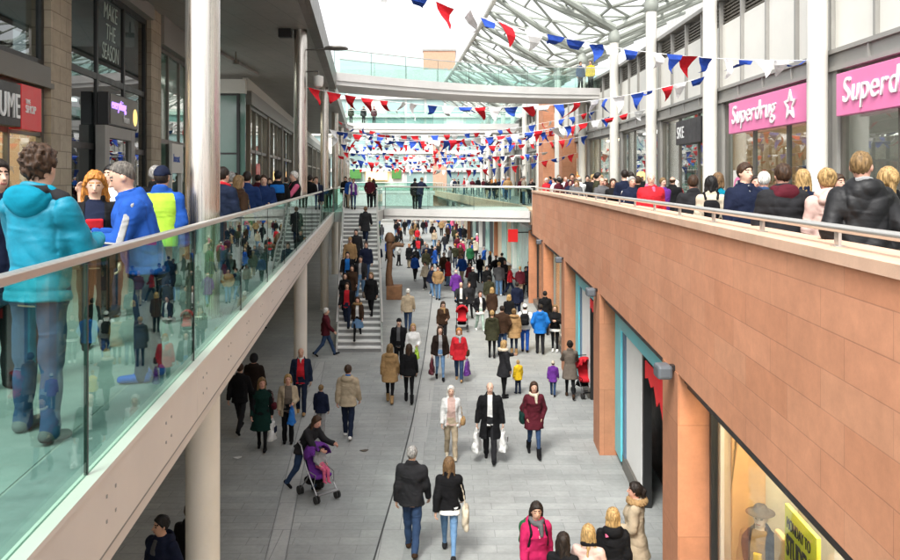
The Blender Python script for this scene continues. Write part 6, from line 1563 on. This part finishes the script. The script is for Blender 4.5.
SP(356, 34.4, 0, 1.70, 'walk', 'dark haired person in charcoal jacket just behind the tan hood on the stairs', top=('jacket', 'charcoal', .82), legs=('jeans', 'black'), hair=('short', 'dark'))
SP(352, 31.9, 3, 1.60, 'walk2', 'short person in brown coat in the middle of the stair group', fem=True, top=('coat', 'brown', .66), legs=('leggings', 'ddenim'), hair=('bob', 'dark'))
SP(366, 33.2, 0, 1.72, 'stroll', 'person in navy jacket on the right side behind the black coat on the stairs', top=('jacket', 'navy', .82), legs=('jeans', 'denim'), hair=('short', 'brown'))

# ---------------- left upper walkway
a = U(46, 5.0, 168, 1.79, 'atrail', 'man with dark curly hair in teal hooded jacket leaning at the left glass balustrade', top=('jacket', 'teal', .84), legs=('jeans', 'denim'), hair=('curly', 'brown'), shoes='grey', skin=SK[0], extra=('hoodpart:teal', 'lining:charcoal', 'shiny'), bulk=-.004)
a.location.x -= .04
a = U(146, 6.4, -72, 1.75, 'phone', 'balding man in bright blue tracksuit top looking down at his phone by the balustrade', top=('jacket', 'blue', .86), legs=('jeans', 'ddenim'), hair=('receding', 'salt'), shoes='blue', lean=14, pitch=26, extra=('stripe:lgrey', 'collar:blue'), skin=SK[0], bulk=.015)
phone(a, 'R', 'black mobile phone in the hand of the man in the blue tracksuit top')
U(95, 7.6, 22, 1.66, 'look_phone', 'woman with curly ginger hair in black cardigan over a navy and red top', fem=True, top=('cardigan', 'black', .80), legs=('jeans', 'black'), hair=('curlylong', 'ginger'), shirt='navy', extra=('wide', 'panel:red,1.20,1.30,.08', 'panel:white,1.235,1.265,.03'), pitch=14, skin=SK[1])
U(112, 9.4, -20, 1.76, 'ear', 'young man in white t shirt holding a phone to his ear by the dark portal', top=('tshirt', 'white', .86), legs=('jeans', 'ddenim'), hair=('short', 'black'), skin=SK[0])
U(162, 9.0, 176, 1.74, 'stand', 'person in yellow high visibility waistcoat and navy cap seen from behind', top=('jacket', 'blue', .86), legs=('trousers', 'navy'), hair=('cap', 'navy'), extra=('back:lime,.86,1.46,.20', 'back:lgrey,.98,1.03,.21'))
U(156, 11.4, 165, 1.78, 'stand', 'grey haired man in dark jacket just ahead of the yellow waistcoat', top=('jacket', 'black', .80), legs=('jeans', 'charcoal'), hair=('short', 'grey'))
U(-4, 6.1, 60, 1.74, 'stand', 'person in dark navy coat at the left edge beside the teal jacket', top=('coat', 'navy', .66), legs=('trousers', 'black'), hair=('short', 'dark'))
spec = [(223, 12.6, 150, 'person in dark navy coat with red hood lining beside the steel column', dict(top=('coat', 'ddenim', .62), hair=('short', 'dark'), extra=('scarf:red',)), 1.8),
        (231, 15.5, -160, 'grey jacketed man just behind the navy coat by the steel column', dict(top=('jacket', 'grey', .8), hair=('short', 'grey')), 1.74),
        (239, 14.2, 140, 'woman in dark coat with blonde hair and tan bag past the steel column', dict(fem=True, top=('coat', 'brown', .66), hair=('bob', 'dblonde')), 1.66),
        (247, 16.5, 185, 'man in royal blue jacket past the steel column', dict(top=('jacket', 'midblue', .82), hair=('short', 'dark')), 1.77),
        (264, 18.5, 10, 'man in dark blue jacket facing us midway along the left walkway', dict(top=('jacket', 'midblue', .80), hair=('short', 'brown'), skin=SK[1]), 1.70),
        (278, 18.8, 178, 'person in black and blue jacket seen from behind midway along the left walkway', dict(top=('jacket', 'black', .82), hair=('short', 'black'), extra=('back:bright,1.25,1.45,.17',)), 1.80),
        (294, 20.3, -60, 'white haired man with pink sleeves and black body warmer at the balustrade', dict(top=('vest', 'black', .84), hair=('short', 'white'), shirt='pink', skin=SK[1]), 1.80),
        (310, 26.5, 160, 'dark clothed person just past the second left column', dict(top=('jacket', 'black', .8), hair=('short', 'dark')), 1.75),
        (316, 28.5, 20, 'person in navy and white top past the second left column', dict(top=('jacket', 'navy', .8), hair=('short', 'brown'), shirt='white'), 1.72),
        (258, 24, 170, 'person in maroon jacket deep on the left walkway near the shopfronts', dict(top=('jacket', 'maroon', .8), hair=('short', 'dark')), 1.74),
        (270, 27, 0, 'woman in cream coat deep on the left walkway near the shopfronts', dict(fem=True, top=('coat', 'cream', .66), hair=('long', 'brown')), 1.66),
        (236, 21, 15, 'man in olive jacket near the green glass wall', dict(top=('jacket', 'olive', .8), hair=('short', 'brown')), 1.76),
        (228, 24.5, 180, 'tall person in black coat near the green glass wall', dict(top=('coat', 'black', .62), hair=('short', 'dark')), 1.82),
        (286, 31, 175, 'person in teal jacket in the distance along the left shopfronts', dict(top=('jacket', 'teal', .8), hair=('short', 'brown')), 1.7),
        (345.5, 45.6, 0, 'dark clothed man at the left of the stair head', dict(top=('jacket', 'black', .8), hair=('short', 'black')), 1.78),
        (350, 45.0, 10, 'man in bright blue jacket with beige trousers at the stair head', dict(top=('jacket', 'blue', .8), legs=('trousers', 'beige'), hair=('short', 'dblonde')), 1.72),
        (353.5, 43.2, 5, 'woman in purple body warmer over white sleeves at the top of the stairs', dict(fem=True, top=('vest', 'purple', .84), legs=('leggings', 'denim'), hair=('bun', 'dblonde'), shirt='white'), 1.68),
        (369.5, 46.2, -5, 'man in maroon top and jeans standing on the footbridge near the stair head', dict(top=('sweater', 'maroon', .82), hair=('short', 'black')), 1.75),
        (373.5, 46.8, -160, 'dark haired person beside the maroon top on the footbridge', dict(top=('jacket', 'charcoal', .82), hair=('long', 'brown'), fem=True), 1.66)]
for px, Y, f, lab, k, h in spec:
    k = dict(k); lg = k.pop('legs', ('jeans', ['denim', 'ddenim', 'charcoal', 'black'][int(Y * 7) % 4]))
    o = U(px, Y, f, h, ['stand', 'stroll', 'pocket', 'hold'][int(Y * 3) % 4] if abs(px - 294) > 1 else 'lean', lab, legs=lg, **k)
    if 'tan bag' in lab: shoulder_bag(o, 'R', 'tan handbag of the blonde woman past the steel column', 'tan', .26, .24, .92)
a = person((Xat(420, 43.6), 43.6, DECK + .004), 150, 1.76, .024, 'lean', top=('jacket', 'navy', .78), legs=('jeans', 'ddenim'), hair=('short', 'dblonde'), lean=16, label='man in navy jacket leaning on the front rail of the lower footbridge', group='people on the lower footbridge')
a = person((Xat(415, 43.8), 43.8, DECK + .004), 165, 1.68, .024, 'stand', top=('jacket', 'black', .78), legs=('jeans', 'black'), hair=('short', 'black'), label='dark clothed person beside the leaning man on the lower footbridge', group='people on the lower footbridge')

# ---------------- right upper walkway
V = lambda *a, **k: U(*a, right=True, **k)
a = V(862, 6.9, 172, 1.83, 'pocket', 'tall fair man in black hooded jacket and glasses seen from behind above the parapet', top=('jacket', 'black', .80), legs=('jeans', 'denim'), hair=('crop', 'dblonde'), skin=SK[3], yaw=-32, extra=('hood', 'glasses', 'collar:lgrey', 'shiny'), bulk=.02)
V(745, 10.3, 12, 1.80, 'stand', 'man in navy zip sweater over pale shirt facing us above the parapet', top=('sweater', 'navy', .84), legs=('jeans', 'ddenim'), hair=('short', 'brown'), skin=SK[1], yaw=12, extra=('collar:navy', 'panel:lgrey,1.40,1.49,.022'), bulk=.015)
V(783, 8.9, 176, 1.76, 'hold', 'man in black quilted waistcoat with crimson hood and sleeves seen from behind', top=('puffer', 'charcoal', .84), legs=('jeans', 'denim'), hair=('short', 'brown'), extra=('sleeves:maroon', 'hoodpart:maroon'), bulk=.02)
V(827, 8.6, 178, 1.70, 'stand', 'blonde woman in pale pink hooded coat seen from behind', fem=True, top=('jacket', 'palepink', .70), legs=('leggings', 'grey'), hair=('bun', 'blonde'), extra=('hoodpart:palepink',))
a = V(888, 7.8, 170, 1.70, 'stand', 'woman with fair ponytail in black coat at the right edge', fem=True, top=('coat', 'black', .66), legs=('tights', 'black'), hair=('pony', 'blonde')); shoulder_bag(a, 'L', 'tan leather bag of the woman with the fair ponytail at the right edge', 'tan', .3, .3, .84)
V(803, 10.9, 165, 1.72, 'stand', 'blonde woman in dark navy jacket between the waistcoat man and the pale pink coat', fem=True, top=('jacket', 'navy', .8), legs=('jeans', 'ddenim'), hair=('long', 'blonde'))
V(764, 11.6, 150, 1.70, 'stand', 'white haired person in blue denim jacket behind the navy sweater man', top=('jacket', 'denim', .8), legs=('jeans', 'denim'), hair=('short', 'white'))
V(755, 13.5, 0, 1.66, 'stand', 'dark haired person partly hidden behind the navy sweater man', top=('jacket', 'black', .8), legs=('jeans', 'black'), hair=('short', 'dark'))
V(838, 11.5, 20, 1.66, 'stand', 'brown haired woman hidden behind the pale pink coat', fem=True, top=('jacket', 'brown', .8), legs=('jeans', 'black'), hair=('bob', 'brown'))
a = V(693, 13.0, 172, 1.68, 'bag', 'person in black leather jacket carrying a white bag by the timber screened shop', top=('jacket', 'charcoal', .84), legs=('jeans', 'ddenim'), hair=('short', 'brown')); carrier(a, 'L', 'white bag carried by the person in the black leather jacket', 'white', .42, .3)
a = V(711, 12.2, 165, 1.64, 'stand', 'person in cream jacket with a small black backpack above the parapet', fem=True, top=('jacket', 'cream', .80), legs=('jeans', 'denim'), hair=('bob', 'black')); backpack(a, 'small black backpack on the cream jacket', 'black', None, .24, .32)
V(718, 13.4, 160, 1.70, 'stand', 'brown haired person in teal top behind the cream jacket', fem=True, top=('sweater', 'teal', .84), legs=('jeans', 'denim'), hair=('bob', 'lbrown'))
V(651, 16.0, -4, 1.72, 'stand', 'person in bright red jacket facing us above the parapet', top=('jacket', 'red', .78), legs=('jeans', 'charcoal'), hair=('bald', 'grey'), extra=('scarf:pink',), bulk=.03)
V(632, 18.0, 10, 1.66, 'stand', 'man in navy and white sports jacket beside the red jacket', top=('jacket', 'navy', .84), legs=('jeans', 'ddenim'), hair=('short', 'grey'), extra=('sleeves:white',))
V(638, 20, 170, 1.68, 'stand', 'dark person behind the sports jacket and red jacket', top=('jacket', 'black', .8), legs=('jeans', 'black'), hair=('short', 'brown'))
V(613, 21.4, 0, 1.62, 'stand', 'person in black top with brown hair left of the sports jacket', fem=True, top=('sweater', 'black', .84), legs=('jeans', 'black'), hair=('long', 'brown'))
for px, Y, lab in ((456, 47.6, 'person in teal jacket'), ):
    pass

# ---------------- people on the upper footbridges
for px, Y, colr, lab, f in ((580.5, 46.9, 'denim', 'person in denim blue jacket at the rail of the nearer upper footbridge', 20), (590.5, 46.6, 'yellow', 'person in yellow top at the rail of the nearer upper footbridge', -30)):
    person((Xat(px, Y), Y, L3 + .004), f, 1.72, .026, 'stand', top=('jacket', colr, .82), legs=('jeans', 'charcoal'), hair=('short', 'brown'), label=lab, group='people on the upper footbridges')
for px, Y, colr, lab in ((351, 75.2, 'olive', 'person in olive coat on the farther upper footbridge'), (363.5, 75.4, 'charcoal', 'person in dark coat on the farther upper footbridge'), (374, 75.4, 'maroon', 'person in maroon coat on the farther upper footbridge')):
    person((Xat(px, Y), Y, L3 + .004), 0, 1.72, .03, 'stand', top=('jacket', colr, .82), legs=('jeans', 'charcoal'), hair=('short', 'brown'), label=lab, group='people on the upper footbridges')

# ---------------- crowd: a few bodies, copied with their own clothes
protos = []
for k, (pose, fem, tt, hem, hs) in enumerate((('walk', False, 'jacket', .80, 'short'), ('walk2', True, 'jacket', .82, 'long'), ('stand', True, 'coat', .62, 'bob'), ('pocket', False, 'jacket', .84, 'short'), ('bag', True, 'parka', .70, 'pony'), ('stand2', False, 'hoodie', .84, 'crop'), ('stroll', True, 'jacket', .84, 'bun'), ('walk', False, 'coat', .64, 'bald'), ('hold', False, 'sweater', .82, 'short'))):
    o = person((0, 0, 0), 0, 1.75, .032, pose, fem=fem, top=(tt, 'navy', hem), legs=('jeans', 'denim'), hair=(hs, 'brown'), label='x', group=G_ST, seed=k)
    protos.append((o, tt, hs, fem))
tops = [('black', 14), ('navy', 10), ('charcoal', 9), ('grey', 4), ('white', 4), ('red', 4), ('blue', 5), ('brown', 5), ('beige', 4), ('olive', 3), ('maroon', 3), ('teal', 2), ('magenta', 2), ('purple', 2), ('cream', 3), ('green', 1), ('tan', 3), ('pink', 1)]
topl = [c for c, n in tops for _ in range(n)]
word = dict(black='black', navy='navy', charcoal='charcoal', grey='grey', white='white', red='red', blue='royal blue', brown='brown', beige='beige', olive='olive', maroon='maroon', teal='teal', magenta='magenta', purple='purple', cream='cream', green='green', tan='tan', pink='pink', lime='lime', denim='blue', ddenim='dark blue', ldenim='pale blue', orange='orange')
hw = dict(blonde='blonde', dblonde='fair', brown='brown', dark='dark', grey='grey', white='white', black='black', ginger='ginger', lbrown='light brown')
used = set(); cr = random.Random(3)
places = {}
def crowd(x, y, z, where, group, near=False):
    for tries in range(60):
        o, tt, hs, fem = cr.choice(protos); tc = cr.choice(topl); lc = cr.choice(['denim', 'ddenim', 'black', 'charcoal', 'ldenim', 'beige']); hc = cr.choice(['brown', 'dark', 'dark', 'brown', 'dblonde', 'blonde', 'grey', 'lbrown', 'black', 'black', 'ginger', 'white'] if hs != 'bald' else ['grey', 'white', 'brown'])
        nm = {'hoodie': 'hoodie', 'coat': 'long coat', 'parka': 'parka', 'sweater': 'sweater'}.get(tt, 'jacket')
        hair = {'bald': f'balding {hw[hc]} hair', 'bun': f'{hw[hc]} bun', 'pony': f'{hw[hc]} ponytail', 'long': f'long {hw[hc]} hair', 'bob': f'{hw[hc]} bob', 'crop': f'cropped {hw[hc]} hair', 'short': f'short {hw[hc]} hair'}[hs]
        lab = f'{hair}, {word[tc]} {nm}, {word.get(lc, lc)} trousers, {where}'
        if lab not in used: break
    used.add(lab)
    c = o.copy(); col.objects.link(c)
    c.location = (x, y, z); face = cr.choice([0, 0, 180, 180, 20, -25, 160, -150, 90, -90]) + cr.uniform(-15, 15); c.rotation_euler = (0, 0, R(face)); h = cr.uniform(1.58, 1.74) if fem else cr.uniform(1.68, 1.85)
    c.scale = (h / 1.75 * cr.uniform(.92, 1.1), h / 1.75 * cr.uniform(.95, 1.1), h / 1.75); tag(c, lab, 'person', group)
    sk = skinmat(cr.choice(SK))
    c.material_slots[0].link = 'OBJECT'; c.material_slots[0].material = sk
    for ch in o.children:
        d = ch.copy(); col.objects.link(d); d.parent = c
        b = ch.name.split('.')[0]
        m_ = {'hair': lambda: hairmat(HC[hc]), 'trousers': lambda: fabric(C[lc]), 'shoe': lambda: fabric(C['black' if cr.random() < .7 else 'white'])}.get(b, lambda: fabric(C[tc]))()
        d.material_slots[0].link = 'OBJECT'; d.material_slots[0].material = m_
    return c
occ = []
def free(x, y, r):
    if any((x - a) ** 2 + (y - b) ** 2 < r * r for a, b in occ): return False
    occ.append((x, y)); return True
# middle distance clusters seen in the photograph: (px, feet py)
for px, fy in ((438, 300), (456, 302), (432, 297), (425, 290), (470, 292), (448, 286), (473, 298), (462, 284), (480, 283), (415, 281), (399, 266), (409, 268), (388, 262), (432, 268), (438, 264), (425, 264), (418, 258), (444, 281), (499, 296), (505, 292), (510, 296), (490, 276), (496, 284), (484, 272), (487, 297), (520, 300), (526, 297), (529, 292), (502, 280), (470, 268), (463, 262), (475, 262), (455, 268), (450, 272), (469, 318), (489, 312), (416, 272)):
    x, y, z = st(px, fy); free(x, y, .1); crowd(x, y, z, 'in throng before the footbridge' if fy > 272 else 'in throng under the footbridge', G_ST)
n = 0; t_ = 0
while n < 85 and t_ < 4000:
    t_ += 1; y = cr.uniform(58, 118) if cr.random() < .8 else cr.uniform(50, 60); xl, xr_ = XL(y) + .3 + (0 if y > 46 else 2), (np.interp(y, [44, 57, 66, 75, 85, 97, 112, 120], [4.75, 4.75, 3.9, 3, 2.1, 1, -.5, -1]) - .6)
    x = cr.uniform(xl, xr_)
    if free(x, y, .75): crowd(x, y, .013, 'in far street crowd', 'people in the far street crowd'); n += 1
n = 0; t_ = 0
while n < 38 and t_ < 2000:
    t_ += 1; y = cr.uniform(20.5, 44); x = XR(y) + (.75 + abs(cr.gauss(0, 1.0)) if cr.random() < .8 else cr.uniform(.8, 3.8))
    if x < XC(y) - .5 and free(x, y, .62): crowd(x, y, DECK + .004, 'behind the right parapet', G_UR); n += 1
n = 0; t_ = 0
while n < 30 and t_ < 2000:
    t_ += 1; y = cr.uniform(46, 110); x = XR(y) + .6 + abs(cr.gauss(0, 1.2))
    if x < XC(y) - .5 and free(x, y, .62): crowd(x, y, DECK + .004, 'on far right walkway', G_UR); n += 1
n = 0; t_ = 0
while n < 12 and t_ < 2000:
    t_ += 1; y = cr.uniform(30, 100); x = XL(y) - .6 - cr.uniform(0, 2.2)
    if free(x, y, .8): crowd(x, y, DECK + .004, 'far along left walkway', G_UL); n += 1
for (x, y) in ((-7.4, 24.5), (-8.3, 30), (-7.9, 34)):
    if free(x, y, .5): crowd(x, y, .013, 'in shade under left walkway', G_ST)
for o, *_ in protos:
    for ch in list(o.children): bpy.data.objects.remove(ch)
    bpy.data.objects.remove(o)

# ---------------- mannequin in the nearest lower window
t, T, L, d = bays[1]
mx, my, _ = T(L - .50, .80, 0)
mskin = SK[1]
mq = person((mx, my, .30), -35, 1.82, .0135, 'stand2', top=('vest', 'ddenim', .84), legs=('jeans', 'charcoal'), hair=('hat', 'taupe'), shirt='tan', extra=('wide', 'panel:yellow,.95,1.25,.05'), skin=(.62, .50, .42), label='shop mannequin in brown hat and dark waistcoat in the nearest lower window', name='mannequin', cat='mannequin')
t2 = thing('display_plinth', 'low white display plinth under the mannequin', 'plinth', (mx, my, .05)); mb = MB(); mb.box(mx - .35, mx + .35, my - .4, my + .4, .052, .295); mb.build('plinth_top', M['whitepanel'], t2, bevel=.01)

# small litter and markings on the paving
for px, fy, lb_ in ((237, 458, 'small white scrap of paper on the shaded paving'), (364, 451, 'rusty brown drain cover plate set in the paving')):
    x, y, _ = st(px, fy); mb = MB(); mb.raw([(x + .10 * math.cos(a) * (1 + .3 * math.sin(3 * a)), y + .07 * math.sin(a), .016 + .01 * math.sin(2 * a)) for a in [k * math.pi / 5 for k in range(10)]], [tuple(range(10))])
    tag(mb.build('litter_scrap', fabric(C['white'] if 'white' in lb_ else C['taupe'])), lb_, 'litter')

# ================================================================== CAMERA, LIGHT, WORLD
cam = bpy.data.cameras.new('camera'); co = bpy.data.objects.new('camera', cam); col.objects.link(co)
cam.sensor_width = 36; cam.lens = 32; cam.shift_y = -(280 - 180) / 900; cam.clip_start = .05; cam.clip_end = 2000
co.location = (0, 0, CZ); co.rotation_euler = (R(90), 0, 0); sc.camera = co
w = bpy.data.worlds.new('World'); sc.world = w; w.use_nodes = True; nt = w.node_tree
sky = nt.nodes.new('ShaderNodeTexSky'); sky.sky_type = 'NISHITA'; sky.sun_disc = False
EL, AZ = 54.0, -157.0          # sun high, behind and to the left of the camera
sky.sun_elevation = R(EL); sky.sun_rotation = R(AZ); sky.dust_density = 4; sky.air_density = 1.0; sky.ozone_density = 1.0
hs_ = nt.nodes.new('ShaderNodeHueSaturation'); hs_.inputs['Saturation'].default_value = .10
nt.links.new(sky.outputs[0], hs_.inputs['Color']); nt.links.new(hs_.outputs[0], nt.nodes['Background'].inputs['Color']); nt.nodes['Background'].inputs['Strength'].default_value = .15
sl = bpy.data.lights.new('sun', 'SUN'); so = bpy.data.objects.new('sun', sl); col.objects.link(so)
sl.energy = 1.15; sl.angle = R(15); sl.color = (1, .96, .90)
dirv = Vector((math.sin(R(AZ)) * math.cos(R(EL)), math.cos(R(AZ)) * math.cos(R(EL)), math.sin(R(EL))))
so.rotation_euler = dirv.to_track_quat('Z', 'Y').to_euler(); so.location = (0, 0, 40)
sc.view_settings.view_transform = 'Standard'; sc.view_settings.look = 'None'; sc.view_settings.gamma = 1; sc.view_settings.use_curve_mapping = False
sc.view_settings.exposure = EXPOSURE
sc.cycles.use_denoising = True; sc.cycles.max_bounces = 8; sc.cycles.transparent_max_bounces = 24; sc.cycles.glossy_bounces = 4; sc.cycles.diffuse_bounces = 4; sc.cycles.caustics_reflective = False; sc.cycles.caustics_refractive = False; sc.cycles.sample_clamp_indirect = 6
